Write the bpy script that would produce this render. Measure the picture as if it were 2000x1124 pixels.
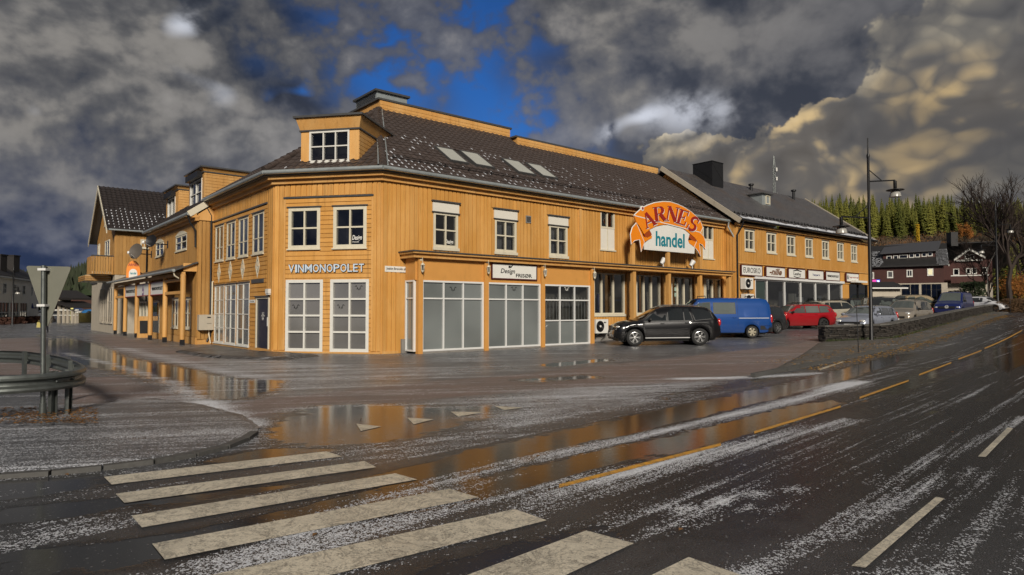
import bpy, bmesh, math, random
import numpy as np
from mathutils import Vector, Matrix
random.seed(7); RS = np.random.RandomState(7)
R = math.radians
for _o in list(bpy.data.objects): bpy.data.objects.remove(_o)
SC = bpy.context.scene
COL = SC.collection
# ------------------------------------------------------------------ camera
F_PX, CX, CY, HOR, CAMH = 1280.0, 1000.0, 562.0, 605.0, 1.65
PITCH = math.atan((HOR-CY)/F_PX)
cam_d = bpy.data.cameras.new('camera'); cam = bpy.data.objects.new('camera', cam_d); COL.objects.link(cam)
cam.location = (0, 0, CAMH); cam.rotation_euler = (math.pi/2+PITCH, 0, 0)
cam_d.sensor_width = 36; cam_d.lens = 36*F_PX/2000; cam_d.clip_end = 6000; cam_d.clip_start = .05
SC.camera = cam
cy = SC.cycles; cy.max_bounces = 6; cy.diffuse_bounces = 2; cy.glossy_bounces = 3; cy.transmission_bounces = 3; cy.transparent_max_bounces = 8; cy.caustics_reflective = False; cy.caustics_refractive = False; cy.use_adaptive_sampling = True; cy.adaptive_threshold = .02; cy.sample_clamp_indirect = 6
def ray(px, py):
    a, b = (px-CX)/F_PX, -(py-CY)/F_PX
    v = Vector((a, math.cos(PITCH)-b*math.sin(PITCH), math.sin(PITCH)+b*math.cos(PITCH)))
    return v.normalized()
# ------------------------------------------------------------------ light
EXPO = 0.85
SC.view_settings.view_transform = 'Standard'; SC.view_settings.look = 'None'
SC.view_settings.exposure = EXPO; SC.view_settings.gamma = 1
SUN_AZ, SUN_EL = R(172), R(27.5)          # azimuth from +Y clockwise
sun_d = bpy.data.lights.new('sun', 'SUN'); sun = bpy.data.objects.new('sun', sun_d); COL.objects.link(sun)
sun_d.energy = 2.2; sun_d.angle = R(12); sun_d.color = (1, .92, .81)
to_sun = Vector((math.sin(SUN_AZ)*math.cos(SUN_EL), math.cos(SUN_AZ)*math.cos(SUN_EL), math.sin(SUN_EL)))
sun.rotation_euler = (-to_sun).to_track_quat('-Z', 'Y').to_euler(); sun.location = (10, -10, 30)

class NT:
    "small node-tree helper"
    def __init__(s, tree): s.t = tree; s.n = tree.nodes; s.l = tree.links
    def new(s, typ, **kw):
        n = s.n.new(typ)
        for k, v in kw.items():
            if k == 'i':
                for kk, vv in v.items(): s.put(n, kk, vv)
            else: setattr(n, k, v)
        return n
    def put(s, n, key, v):
        sock = n.inputs[key]
        if hasattr(v, 'is_output') or isinstance(v, bpy.types.NodeSocket): s.l.new(v, sock)
        else:
            try: sock.default_value = v
            except Exception: sock.default_value = (v, v, v, 1) if isinstance(v, (int, float)) else tuple(v)+(1,)
    def math(s, op, a, b=None, c=None, clamp=False):
        n = s.n.new('ShaderNodeMath'); n.operation = op; n.use_clamp = clamp
        for i, v in enumerate((a, b, c)):
            if v is not None: s.put(n, i, v)
        return n.outputs[0]
    def vmath(s, op, a, b=None, out=0):
        n = s.n.new('ShaderNodeVectorMath'); n.operation = op
        for i, v in enumerate((a, b)):
            if v is not None: s.put(n, i, v)
        return n.outputs[out]
    def mix(s, f, a, b, blend='MIX'):
        n = s.n.new('ShaderNodeMix'); n.data_type = 'RGBA'; n.blend_type = blend
        s.put(n, 0, f)
        for k, v in ((6, a), (7, b)):
            if isinstance(v, (tuple, list)) and len(v) == 3: v = tuple(v)+(1,)
            s.put(n, k, v)
        return n.outputs[2]
    def sstep(s, v, lo, hi, tlo=0.0, thi=1.0):
        n = s.n.new('ShaderNodeMapRange'); n.interpolation_type = 'SMOOTHSTEP'
        s.put(n, 0, v); s.put(n, 1, lo); s.put(n, 2, hi); s.put(n, 3, tlo); s.put(n, 4, thi)
        return n.outputs[0]
    def noise(s, vec, scale, detail=4, rough=.55, dist=0, out=0):
        n = s.n.new('ShaderNodeTexNoise')
        if vec is not None: s.put(n, 'Vector', vec)
        s.put(n, 'Scale', scale); s.put(n, 'Detail', detail); s.put(n, 'Roughness', rough); s.put(n, 'Distortion', dist)
        return n.outputs[out]
    def mapping(s, vec, loc=(0,0,0), rot=(0,0,0), scale=(1,1,1)):
        n = s.n.new('ShaderNodeMapping'); s.put(n, 0, vec); s.put(n, 1, loc); s.put(n, 2, rot); s.put(n, 3, scale)
        return n.outputs[0]
    def ramp(s, v, stops):
        n = s.n.new('ShaderNodeValToRGB'); e = n.color_ramp.elements
        while len(e) < len(stops): e.new(.5)
        for el, (p, c) in zip(e, stops): el.position = p; el.color = tuple(c)+(1,) if len(c) == 3 else c
        s.put(n, 0, v); return n.outputs[0]

# ------------------------------------------------------------------ sky
def build_world():
    w = bpy.data.worlds.new('World'); SC.world = w; w.use_nodes = True
    t = NT(w.node_tree); t.n.clear()
    tc = t.new('ShaderNodeTexCoord'); d = tc.outputs['Generated']
    sky = t.new('ShaderNodeTexSky', sky_type='NISHITA', sun_disc=False, sun_elevation=SUN_EL, sun_rotation=SUN_AZ,
                altitude=300, air_density=1.0, dust_density=.4, ozone_density=2.5)
    warp = t.noise(t.vmath('MULTIPLY', d, (1, 1, 1.4)), 4.5, 2, .6, out=1)
    wv = t.vmath('SUBTRACT', warp, (.5, .5, .5))
    def disp(k): 
        n = t.new('ShaderNodeVectorMath', operation='SCALE'); t.put(n, 0, wv); t.put(n, 3, k)
        return t.vmath('ADD', d, n.outputs[0])
    warp3 = t.noise(d, 17, 4, .6, out=1)
    n3 = t.new('ShaderNodeVectorMath', operation='SCALE'); t.put(n3, 0, t.vmath('SUBTRACT', warp3, (.5, .5, .5))); t.put(n3, 3, .10)
    dw, dw2 = disp(.16), disp(.30)
    dwc = t.vmath('ADD', dw, n3.outputs[0])
    def blob(px, py, r, sx=1.0, sy=1.0, src=None, soft=.5):
        "soft spot on the sky sphere round the direction of a pixel; r in radians"
        c = ray(px, py); right = Vector((c.y, -c.x, 0)).normalized(); up = right.cross(c)
        v = t.vmath('SUBTRACT', src if src is not None else dw, tuple(c))
        a = t.vmath('DOT_PRODUCT', v, tuple(right/sx), out=1); b = t.vmath('DOT_PRODUCT', v, tuple(up/sy), out=1)
        f = t.vmath('DOT_PRODUCT', v, tuple(c), out=1)
        q = t.math('SQRT', t.math('ADD', t.math('ADD', t.math('MULTIPLY', a, a), t.math('MULTIPLY', b, b)), t.math('MULTIPLY', f, f)))
        return t.sstep(q, r*(1-soft), r*(1+soft), 1.0, 0.0)
    def union(lst):
        o = lst[0]
        for x in lst[1:]: o = t.math('MAXIMUM', o, x)
        return o
    k = 10.0/2**EXPO                         # cloud radiance is written as seen, the background runs at strength 0.1
    # cloud deck: billows lit from the upper right, flattened a little towards the horizon
    zz = t.vmath('MULTIPLY', d, (1, 1, 1.25))
    L1 = Vector((.40, -.1, .85))*.045
    n2 = t.noise(t.vmath('ADD', zz, (.2, 5.7, 2.4)), 4.6, 7, .56, .1)
    n2b = t.noise(t.vmath('ADD', zz, (.2+L1.x, 5.7+L1.y, 2.4+L1.z)), 4.6, 5, .56, .1)
    wn = t.noise(zz, 9.0, 2, .55, out=1)
    def billow(off, det):
        wsc = t.new('ShaderNodeVectorMath', operation='SCALE'); t.put(wsc, 0, wn); t.put(wsc, 3, .10)
        v = t.new('ShaderNodeTexVoronoi', feature='F1'); t.put(v, 'Vector', t.vmath('ADD', t.vmath('ADD', zz, off), wsc.outputs[0])); t.put(v, 'Scale', 10.0); t.put(v, 'Detail', det); t.put(v, 'Roughness', .55); v.normalize = True
        return t.math('SUBTRACT', 1.0, v.outputs['Distance'])
    nc = billow((1.3, .2, .9), 2.0)
    L2 = Vector((-.6, 0, .7))*.022
    nc2 = billow((1.3+L2.x, .2, .9+L2.z), 1.0)
    n1 = t.noise(t.vmath('ADD', zz, (3.1, 1.7, .4)), 1.9, 2, .5)
    relA = t.math('MULTIPLY', t.math('SUBTRACT', n2, n2b), 1.35)
    nn = t.math('ADD', t.math('ADD', t.math('MULTIPLY', n1, .55), t.math('MULTIPLY', n2, .45)), t.math('ADD', relA, t.math('ADD', t.math('MULTIPLY', t.math('SUBTRACT', nc, .64), .34), t.math('MULTIPLY', t.math('SUBTRACT', nc, nc2), .40))))
    deck = t.ramp(nn, [(.33, (.024, .029, .042)), (.44, (.050, .056, .072)), (.53, (.086, .088, .097)), (.61, (.110, .113, .122)), (.70, (.170, .169, .174)), (.84, (.34, .33, .325))])
    sep = t.new('ShaderNodeSeparateXYZ'); t.put(sep, 0, d)
    az = t.math('ARCTAN2', sep.outputs[0], sep.outputs[1])
    # rain-blue distance low on the left
    low = t.sstep(t.math('ADD', sep.outputs[2], t.math('MULTIPLY', t.math('SUBTRACT', n2, .5), .35)), .05, .34, 1.0, 0.0)
    left = t.sstep(az, -.60, -.10, 1.0, 0.0)
    bluec = t.mix(t.sstep(nn, .36, .64), (.024, .038, .088), (.115, .130, .190))
    col = t.mix(t.math('MULTIPLY', t.math('MULTIPLY', low, left), .88), deck, bluec)
    # grey-blue cloud low behind the roofs, slate cloud above the cumulus
    mid = blob(1120, 270, .22, 1.4, .55, dw, .8)
    col = t.mix(t.math('MULTIPLY', mid, .7), col, t.mix(t.sstep(nn, .35, .65), (.10, .115, .165), (.30, .31, .36)))
    dark = blob(1580, 150, .24, 1.3, .8, dw, .8)
    col = t.mix(t.math('MULTIPLY', dark, .8), col, t.mix(t.sstep(nn, .34, .66), (.042, .048, .064), (.120, .120, .130)))
    lit = union([blob(230, 70, .17, 1.4, .7, dw, .9), blob(570, 100, .14, 1.2, .9, dw, .9), blob(1150, 90, .15, 1.4, .8, dw, .9), blob(120, 250, .12, 1.2, .8, dw, .9)])
    col = t.mix(t.math('MULTIPLY', lit, t.sstep(nn, .42, .70, .0, .9)), col, t.mix(t.sstep(nn, .52, .74), (.108, .107, .110), (.25, .236, .220)))
    # blue opening with thin veils
    gap = union([blob(850, 30, .11, 1.6, .5, dw2, .7), blob(930, 165, .10, .75, 1.2, dw, .8), blob(985, 235, .11, 1.0, .75, dw, .8), blob(770, 110, .08, 1.3, 1, dw2, .9),
                 blob(570, 208, .012, 1.2, .8, dw2, .9), blob(1060, 262, .07, 1.2, .6, dw2, .9)])
    gap = t.math('MULTIPLY', gap, t.sstep(nn, .36, .52, .88, .08))
    skyc = t.mix(1.0, sky.outputs[0], (.07, .235, .48), 'MULTIPLY')
    # bright breaks
    br = union([blob(1335, 242, .034, 1.3, .8, dw, .9), blob(388, 226, .026, 1.4, .8, dw2, .9), blob(345, 12, .028, 1.0, .8, dw2, .9), blob(1255, 265, .03, 1.3, .6, dw2, .9), blob(110, 172, .014, 1, 1, dw2, .9)])
    br = t.math('MULTIPLY', br, t.sstep(nn, .42, .62))
    # cumulus bank on the right: bumpy crisp edge, bright rims, grey hollows
    cm = union([blob(1430, 350, .09, 1.6, .62, dwc, .4), blob(1590, 360, .115, 1.3, .75, dwc, .4), blob(1740, 330, .12, 1, .95, dwc, .4), blob(1880, 215, .14, .85, 1.0, dwc, .4), blob(1985, 90, .14, .75, 1.1, dwc, .4), blob(2010, 300, .17, 1, 1, dwc, .4), blob(1760, 420, .17, 2.6, .5, dwc, .4)])
    cm = t.math('MAXIMUM', cm, t.math('MULTIPLY', t.sstep(az, .26, .44), t.sstep(sep.outputs[2], .14, .22, 1.0, 0.0)))
    edge = t.sstep(cm, .34, .50)
    rimm = t.math('MULTIPLY', edge, t.sstep(cm, .55, 1.0, 1.0, 0.0))
    rel = t.math('MULTIPLY', t.math('SUBTRACT', nc, nc2), 1.1)
    shade = t.math('ADD', t.math('ADD', t.math('ADD', t.math('MULTIPLY', t.math('SUBTRACT', nc, .62), .9), t.math('MULTIPLY', n2, .45)), rel), t.math('ADD', .10, t.math('MULTIPLY', rimm, .12)))
    cc = t.ramp(shade, [(.16, (.075, .076, .082)), (.34, (.112, .110, .112)), (.48, (.170, .160, .146)), (.62, (.30, .268, .215)), (.80, (.70, .60, .43))])
    warm = union([blob(1890, 210, .060, 1.5, .7, dw, .9), blob(1645, 365, .075, 1.4, .6, dw, .9), blob(1785, 312, .045, 1.3, .8, dw, .9), blob(1440, 350, .06, 1.2, .6, dw, .9), blob(1560, 300, .05, 1, 1, dw, .9)])
    cc = t.mix(t.math('MULTIPLY', warm, t.sstep(shade, .34, .64, .04, .9)), cc, (.88, .62, .28))
    shadow = union([blob(1940, 262, .065, 1.7, .6, dw, .7), blob(1800, 255, .05, 1.4, .8, dw, .7), blob(1930, 340, .08, 2.0, .5, dw, .8)])
    cc = t.mix(t.math('MULTIPLY', shadow, .7), cc, (.085, .083, .085))
    sc = t.new('ShaderNodeVectorMath', operation='SCALE'); t.put(sc, 0, t.mix(edge, col, cc)); t.put(sc, 3, k)
    o1 = t.mix(t.math('MULTIPLY', gap, t.math('SUBTRACT', 1.0, edge)), sc.outputs[0], skyc)
    o2 = t.mix(t.math('MULTIPLY', br, .7), o1, tuple(x*k for x in (.80, .84, .95)))
    bg = t.new('ShaderNodeBackground', i={0: o2, 1: .1})
    out = t.new('ShaderNodeOutputWorld'); t.l.new(bg.outputs[0], out.inputs[0])
    w.cycles.sampling_method = 'MANUAL'; w.cycles.sample_map_resolution = 512
build_world()

# ------------------------------------------------------------------ terrain height
def sst(x, a, b):
    t = np.clip((np.asarray(x, float)-a)/(b-a), 0, 1); return t*t*(3-2*t)
def zg(x, y):
    x = np.asarray(x, float); y = np.asarray(y, float)
    s = .05*(y-28.5); k = .16
    z = k*np.log1p(np.exp(np.clip(s/k, -30, 30)))
    z = np.where(y > 48, .985+.030*(y-48.2), z)
    z = np.minimum(z, 3.2)
    return z*sst(x, -1.5, 9)
def zgf(x, y): return float(zg(x, y))
def gp(px, py, dz=0.0):
    "where the view ray of a pixel meets the ground"
    r = ray(px, py); t = 1.0; prev = 1.0
    while t < 900:
        p = r*t
        if CAMH+p.z <= zgf(p.x, p.y)+dz:
            lo, hi = prev, t
            for _ in range(30):
                m = (lo+hi)/2; q = r*m
                if CAMH+q.z <= zgf(q.x, q.y)+dz: hi = m
                else: lo = m
            q = r*hi; return Vector((q.x, q.y, zgf(q.x, q.y)))
        prev = t; t *= 1.02
    q = r*900; return Vector((q.x, q.y, zgf(q.x, q.y)))
def at_depth(px, py, D):
    "point on a pixel's ray at forward distance D"
    r = ray(px, py); r = r*(D/r.y); return Vector((r.x, r.y, CAMH+r.z))

# ------------------------------------------------------------------ mesh and object helpers
class MB:
    def __init__(s): s.v = []; s.f = []; s.m = []
    def add(s, vs, fs, mi=0):
        o = len(s.v); s.v += [tuple(v) for v in vs]; s.f += [tuple(i+o for i in f) for f in fs]; s.m += [mi]*len(fs); return s
    def box(s, c, sz, M=None, mi=0):
        x, y, z = (q/2 for q in sz); c = Vector(c)
        vs = [Vector((sx*x, sy*y, sz_*z)) for sx in (-1, 1) for sy in (-1, 1) for sz_ in (-1, 1)]
        vs = [(M @ v if M else v)+c for v in vs]
        return s.add(vs, [(0,1,3,2), (4,6,7,5), (0,4,5,1), (2,3,7,6), (0,2,6,4), (1,5,7,3)], mi)
    def box8(s, P, mi=0):
        "P: 4 lower + 4 upper corners"
        return s.add(P, [(0,3,2,1), (4,5,6,7), (0,1,5,4), (1,2,6,5), (2,3,7,6), (3,0,4,7)], mi)
    def prism(s, pts, off, mi=0):
        "planar outline swept by the vector off"
        n = len(pts); off = Vector(off)
        a = [Vector(p) for p in pts]; b = [p+off for p in a]
        return s.add(a+b, [tuple(range(n-1, -1, -1)), tuple(range(n, 2*n))]+[(i, (i+1) % n, (i+1) % n+n, i+n) for i in range(n)], mi)
    def tube(s, path, r, n=8, cap=True, mi=0):
        path = [Vector(p) for p in path]; k = len(path)
        rs = r if isinstance(r, (list, tuple)) else [r]*k
        vs = []; prevx = None
        for i, p in enumerate(path):
            d = (path[min(i+1, k-1)]-path[max(i-1, 0)]).normalized()
            x = (prevx - d*prevx.dot(d)) if prevx is not None else d.orthogonal()
            if x.length < 1e-5: x = d.orthogonal()
            x.normalize(); prevx = x; y = d.cross(x)
            vs += [p+(x*math.cos(2*math.pi*j/n)+y*math.sin(2*math.pi*j/n))*rs[i] for j in range(n)]
        fs = [(i*n+j, i*n+(j+1) % n, (i+1)*n+(j+1) % n, (i+1)*n+j) for i in range(k-1) for j in range(n)]
        if cap: fs += [tuple(range(n-1, -1, -1)), tuple(range((k-1)*n, k*n))]
        return s.add(vs, fs, mi)
    def lathe(s, prof, c=(0,0,0), axis='z', n=20, mi=0, M=None, cap=True):
        "prof: (radius, height) pairs"
        vs = []
        for r, h in prof:
            for j in range(n):
                a = 2*math.pi*j/n; v = Vector((r*math.cos(a), r*math.sin(a), h))
                if axis == 'y': v = Vector((v.x, v.z, v.y))
                if M: v = M @ v
                vs.append(v+Vector(c))
        k = len(prof); fl = axis == 'y'
        fs = []
        for i in range(k-1):
            for j in range(n):
                q = (i*n+j, i*n+(j+1) % n, (i+1)*n+(j+1) % n, (i+1)*n+j); fs.append(q[::-1] if fl else q)
        if cap and prof[0][0] > 1e-4: fs.append(tuple(range(n)) if fl else tuple(range(n-1, -1, -1)))
        if cap and prof[-1][0] > 1e-4: fs.append(tuple(range((k-1)*n, k*n))[::-1] if fl else tuple(range((k-1)*n, k*n)))
        return s.add(vs, fs, mi)
    def ell(s, c, r, n=12, m=8, M=None, mi=0):
        vs = []; fs = []
        for i in range(m+1):
            th = math.pi*i/m
            for j in range(n):
                a = 2*math.pi*j/n; v = Vector((r[0]*math.sin(th)*math.cos(a), r[1]*math.sin(th)*math.sin(a), r[2]*math.cos(th)))
                vs.append((M @ v if M else v)+Vector(c))
        for i in range(m):
            for j in range(n): fs.append((i*n+j, (i+1)*n+j, (i+1)*n+(j+1) % n, i*n+(j+1) % n))
        return s.add(vs, fs, mi)
    def mesh(s, name, mats=None, smooth=None, off=None):
        me = bpy.data.meshes.new(name)
        v = s.v if off is None else [(a-off[0], b-off[1], c-off[2]) for a, b, c in s.v]
        me.from_pydata(v, [], s.f)
        if mats: 
            for m in (mats if isinstance(mats, (list, tuple)) else [mats]): me.materials.append(m)
            if isinstance(mats, (list, tuple)) and len(mats) > 1: me.polygons.foreach_set('material_index', s.m)
        if smooth is not None:
            me.polygons.foreach_set('use_smooth', [True]*len(me.polygons)); me.update()
            me.set_sharp_from_angle(angle=R(smooth))
        me.update(); return me
WORLDPOS = {}
def link(name, data, parent=None):
    o = bpy.data.objects.new(name, data); COL.objects.link(o)
    if parent is not None: o.parent = parent
    return o
def tag(o, label=None, cat=None, group=None, kind=None):
    for k, v in (('label', label), ('category', cat), ('group', group), ('kind', kind)):
        if v: o[k] = v
    return o
def thing(name, label, cat, loc=(0,0,0), rz=0.0, group=None):
    o = link(name, None); o.empty_display_size = .3; o.location = loc; o.rotation_euler = (0, 0, rz)
    WORLDPOS[o.name] = Vector(loc); return tag(o, label, cat, group)
def base_of(o):
    while o is not None:
        if o.name in WORLDPOS: return WORLDPOS[o.name]
        o = o.parent
    return Vector((0, 0, 0))
def part(name, mb, mat, parent, smooth=None, label=None, local=False):
    "mb in world coordinates unless local; parents of world-coordinate parts are never rotated"
    me = mb.mesh(name, mat, smooth, None if local else base_of(parent))
    o = link(name, me, parent)
    if label: o['label'] = label
    return o
def solo(name, mb, mat, label, cat, group=None, smooth=None, loc=None):
    "a thing that is one mesh"
    loc = Vector(loc) if loc is not None else Vector((0, 0, 0))
    o = link(name, mb.mesh(name, mat, smooth, loc)); o.location = loc; WORLDPOS[o.name] = loc
    return tag(o, label, cat, group)
def struct(name, mb, mat, smooth=None, label=None, kind='structure'):
    o = link(name, mb.mesh(name, mat, smooth)); tag(o, label, None, None, kind); return o
def copy_tree(o, parent=None):
    c = o.copy(); COL.objects.link(c); c.parent = parent
    for ch in list(o.children): copy_tree(ch, c)
    return c
# ------------------------------------------------------------------ materials
MATS = {}
def mk(name):
    m = bpy.data.materials.new(name); m.use_nodes = True
    t = NT(m.node_tree); t.n.clear()
    b = t.new('ShaderNodeBsdfPrincipled'); o = t.new('ShaderNodeOutputMaterial'); t.l.new(b.outputs[0], o.inputs[0])
    return m, t, b
def objc(t): return t.new('ShaderNodeTexCoord').outputs['Object']
def geo_pos(t): return t.new('ShaderNodeNewGeometry').outputs['Position']
def plain(name, col, rough=.5, metal=0.0, var=.12, nscale=6.0, bump=0.0, bscale=60., coat=0.0, spec=.5, rnd=0.0, dirt=0.0):
    if name in MATS: return MATS[name]
    m, t, b = mk(name); p = geo_pos(t)
    n = t.noise(p, nscale, 5, .6)
    f = t.math('ADD', t.math('MULTIPLY', t.math('SUBTRACT', n, .5), var*2), 1.0)
    if rnd:
        oi = t.new('ShaderNodeObjectInfo').outputs['Random']
        f = t.math('ADD', f, t.math('MULTIPLY', t.math('SUBTRACT', oi, .5), rnd))
    sc = t.new('ShaderNodeVectorMath', operation='SCALE'); t.put(sc, 0, tuple(col)); t.put(sc, 3, f)
    c = sc.outputs[0]
    if dirt:
        g = t.noise(t.vmath('MULTIPLY', p, (1, 1, .35)), 2.3, 7, .65)
        c = t.mix(t.math('MULTIPLY', t.sstep(g, .52, .75), dirt), c, tuple(q*.35 for q in col))
    t.put(b, 'Base Color', c)
    t.put(b, 'Roughness', t.math('ADD', rough, t.math('MULTIPLY', t.math('SUBTRACT', n, .5), .15), clamp=True)); t.put(b, 'Metallic', metal)
    t.put(b, 'Specular IOR Level', spec)
    if coat: t.put(b, 'Coat Weight', coat); t.put(b, 'Coat Roughness', .06)
    if bump:
        bn = t.new('ShaderNodeBump'); t.put(bn, 'Strength', bump); t.put(bn, 'Distance', .01); t.put(bn, 'Height', t.noise(p, bscale, 4, .6)); t.l.new(bn.outputs[0], b.inputs['Normal'])
    MATS[name] = m; return m
def wood_paint(name, col, fade, rough=.55):
    "house paint on boards: grain along the board, faded and grimy streaks, each board its own tone"
    m, t, b = mk(name); p = geo_pos(t)
    oi = t.new('ShaderNodeObjectInfo').outputs['Random']
    g = t.noise(t.vmath('MULTIPLY', p, (14, 14, .7)), 3.0, 5, .6)
    w = t.noise(t.vmath('MULTIPLY', p, (1, 1, .5)), 1.1, 6, .62)
    fine = t.noise(p, 38, 4, .6)
    c = t.mix(t.sstep(w, .36, .68), tuple(col), tuple(fade))
    f = t.math('ADD', t.math('ADD', t.math('MULTIPLY', t.math('SUBTRACT', g, .5), .30), t.math('MULTIPLY', t.math('SUBTRACT', fine, .5), .16)),
               t.math('ADD', t.math('MULTIPLY', t.math('SUBTRACT', oi, .5), .20), 1.0))
    sc = t.new('ShaderNodeVectorMath', operation='SCALE'); t.put(sc, 0, c); t.put(sc, 3, f)
    # rain streaks
    st = t.math('MULTIPLY', t.sstep(t.noise(t.vmath('MULTIPLY', p, (5, 5, .22)), 2.0, 6, .65), .52, .74), .55)
    c2 = t.mix(st, sc.outputs[0], tuple(q*.42 for q in col))
    t.put(b, 'Base Color', c2); t.put(b, 'Roughness', t.math('ADD', rough-.1, t.math('MULTIPLY', g, .25)))
    bn = t.new('ShaderNodeBump'); t.put(bn, 'Strength', .25); t.put(bn, 'Distance', .006); t.put(bn, 'Height', g); t.l.new(bn.outputs[0], b.inputs['Normal'])
    MATS[name] = m; return m
def emis(name, col, s):
    m, t, b = mk(name); t.put(b, 'Base Color', col); t.put(b, 'Emission Color', tuple(col)+(1,)); t.put(b, 'Emission Strength', s); MATS[name] = m; return m
def glass(name, tint=(.75, .8, .8), body=None, bodymix=0.0, rough=.03, refl=1.0):
    "window glass: see-through by tint, mirror by the angle of view; body = film or dirt on it"
    m, t, b = mk(name); t.n.remove(b)
    out = [n for n in t.n if n.type == 'OUTPUT_MATERIAL'][0]
    p = geo_pos(t)
    tr = t.new('ShaderNodeBsdfTransparent', i={0: tuple(tint)+(1,)})
    gl = t.new('ShaderNodeBsdfGlossy', i={0: (refl, refl, refl, 1), 1: rough})
    bn = t.new('ShaderNodeBump'); t.put(bn, 'Strength', .04); t.put(bn, 'Distance', .02); t.put(bn, 'Height', t.noise(p, 1.6, 2)); t.l.new(bn.outputs[0], gl.inputs['Normal'])
    fr = t.new('ShaderNodeFresnel', i={0: 1.55})
    base = tr.outputs[0]
    if body is not None:
        n = t.noise(p, .38, 2, .5)
        oi = t.new('ShaderNodeObjectInfo').outputs['Random']; sv = t.new('ShaderNodeVectorMath', operation='SCALE'); t.put(sv, 0, t.mix(t.sstep(n, .3, .7), tuple(q*.78 for q in body), tuple(min(1, q*1.25) for q in body))); t.put(sv, 3, t.math('ADD', .78, t.math('MULTIPLY', oi, .5)))
        di = t.new('ShaderNodeBsdfDiffuse'); t.put(di, 0, sv.outputs[0])
        mx0 = t.new('ShaderNodeMixShader'); t.put(mx0, 0, bodymix); t.l.new(base, mx0.inputs[1]); t.l.new(di.outputs[0], mx0.inputs[2]); base = mx0.outputs[0]
    mx = t.new('ShaderNodeMixShader'); t.put(mx, 0, t.math('MULTIPLY', t.math('ADD', fr.outputs[0], .06), 1.3, clamp=True)); t.l.new(base, mx.inputs[1]); t.l.new(gl.outputs[0], mx.inputs[2])
    t.l.new(mx.outputs[0], out.inputs[0]); MATS[name] = m; return m
def car_paint(name, col, metal=.35, dirt=.35):
    m, t, b = mk(name); p = geo_pos(t)
    o = objc(t); sep = t.new('ShaderNodeSeparateXYZ'); t.put(sep, 0, o)
    n = t.noise(p, 4, 6, .65)
    d = t.math('MULTIPLY', t.sstep(t.math('ADD', sep.outputs[2], t.math('MULTIPLY', t.math('SUBTRACT', n, .5), .5)), .25, .8, 1.0, .08), dirt)
    t.put(b, 'Base Color', t.mix(d, tuple(col), (.10, .085, .07))); t.put(b, 'Metallic', t.math('MULTIPLY', t.math('SUBTRACT', 1.0, d), metal))
    t.put(b, 'Roughness', t.math('ADD', .28, t.math('MULTIPLY', d, .5))); t.put(b, 'Coat Weight', t.math('SUBTRACT', 1.0, d)); t.put(b, 'Coat Roughness', .03); t.put(b, 'Specular IOR Level', .2)
    MATS[name] = m; return m

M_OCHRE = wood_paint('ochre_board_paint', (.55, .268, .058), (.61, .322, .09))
M_OCHRE_D = wood_paint('darker_ochre', (.38, .195, .048), (.44, .24, .07))  # darker tone of the ochre boards, for the wing and the gable house
M_TRIM = wood_paint('ochre_trim_paint', (.55, .28, .075), (.60, .34, .115))
M_RENDER = plain('ochre_render', (.58, .275, .065), .6, var=.12, nscale=2.5, bump=.15, dirt=.25)
M_CREAM = plain('cream_window_paint', (.62, .57, .44), .45, var=.10, nscale=8, dirt=.25)
M_WHITE = plain('white_paint', (.66, .65, .60), .45, var=.08, nscale=8, dirt=.2)
M_ALU = plain('white_metal_frame', (.68, .68, .66), .35, var=.06)
M_ZINC = plain('zinc_gutter', (.42, .46, .46), .38, .55, var=.2, nscale=4, dirt=.35)
M_DARKMETAL = plain('dark_metal', (.022, .022, .024), .42, .4, var=.2)
M_BLACK = plain('black_iron', (.010, .010, .011), .45, .2, var=.2)
M_GALV = plain('galvanised_steel', (.17, .185, .175), .42, .75, var=.3, nscale=9, dirt=.45)
M_TILE = plain('brown_roof_tile', (.062, .047, .041), .42, var=.35, nscale=3.5, bump=.3, bscale=90, rnd=.35)
M_TILE_D = plain('dark_roof_tile', (.035, .028, .026), .40, var=.35, nscale=3.5, rnd=.3)
M_SNOW = plain('wet_snow', (.58, .60, .64), .55, var=.08, nscale=30, bump=.4, bscale=120)
M_FLASH = plain('roof_flashing', (.085, .085, .085), .38, .3, var=.2)
M_ROOM = plain('room_dark', (.035, .030, .027), .9, var=.3, nscale=1.2)
M_ROOM2 = plain('shop_interior', (.34, .31, .26), .9, var=.5, nscale=1.4)
M_CURTAIN = plain('grey_curtain', (.27, .27, .28), .9, var=.15)
M_CURTAIN_W = plain('white_curtain', (.6, .6, .58), .9, var=.1)
M_BLIND = plain('pale_blind', (.66, .63, .55), .7, var=.05)
M_PANE = glass('clear_pane', (.72, .75, .76))
M_PANE_D = glass('dim_pane', (.45, .48, .5))
M_FROST = glass('frosted_pane', (.3, .35, .35), (.165, .160, .152), .90, .06)
M_FROST2 = glass('grey_film_pane', (.3, .35, .35), (.20, .205, .19), .93, .10)
M_FROST_T = glass('teal_film_pane', (.4, .5, .5), (.19, .208, .202), .80, .04)
M_GREENGL = glass('green_film_pane', (.5, .6, .55), (.27, .38, .32), .8, .08)
M_RED = plain('dark_red_paint', (.28, .018, .014), .4, var=.08)
M_MAROON = plain('maroon_frame', (.075, .012, .012), .45, var=.1)
M_SIGNW = plain('white_sign_face', (.72, .71, .66), .35, var=.05, nscale=3, dirt=.10)
M_ORANGE = plain('orange_sign_enamel', (.80, .235, .008), .38, var=.08, nscale=2, dirt=.08)
M_ORANGE_D = plain('burnt_orange_enamel', (.33, .055, .008), .4, var=.08)
M_TEAL = plain('teal_letter', (.015, .20, .25), .4, var=.06)
M_BLKTXT = plain('black_letter', (.012, .012, .013), .45, var=.05)
M_NAVY = plain('navy_letter', (.03, .04, .16), .45, var=.05)
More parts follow.
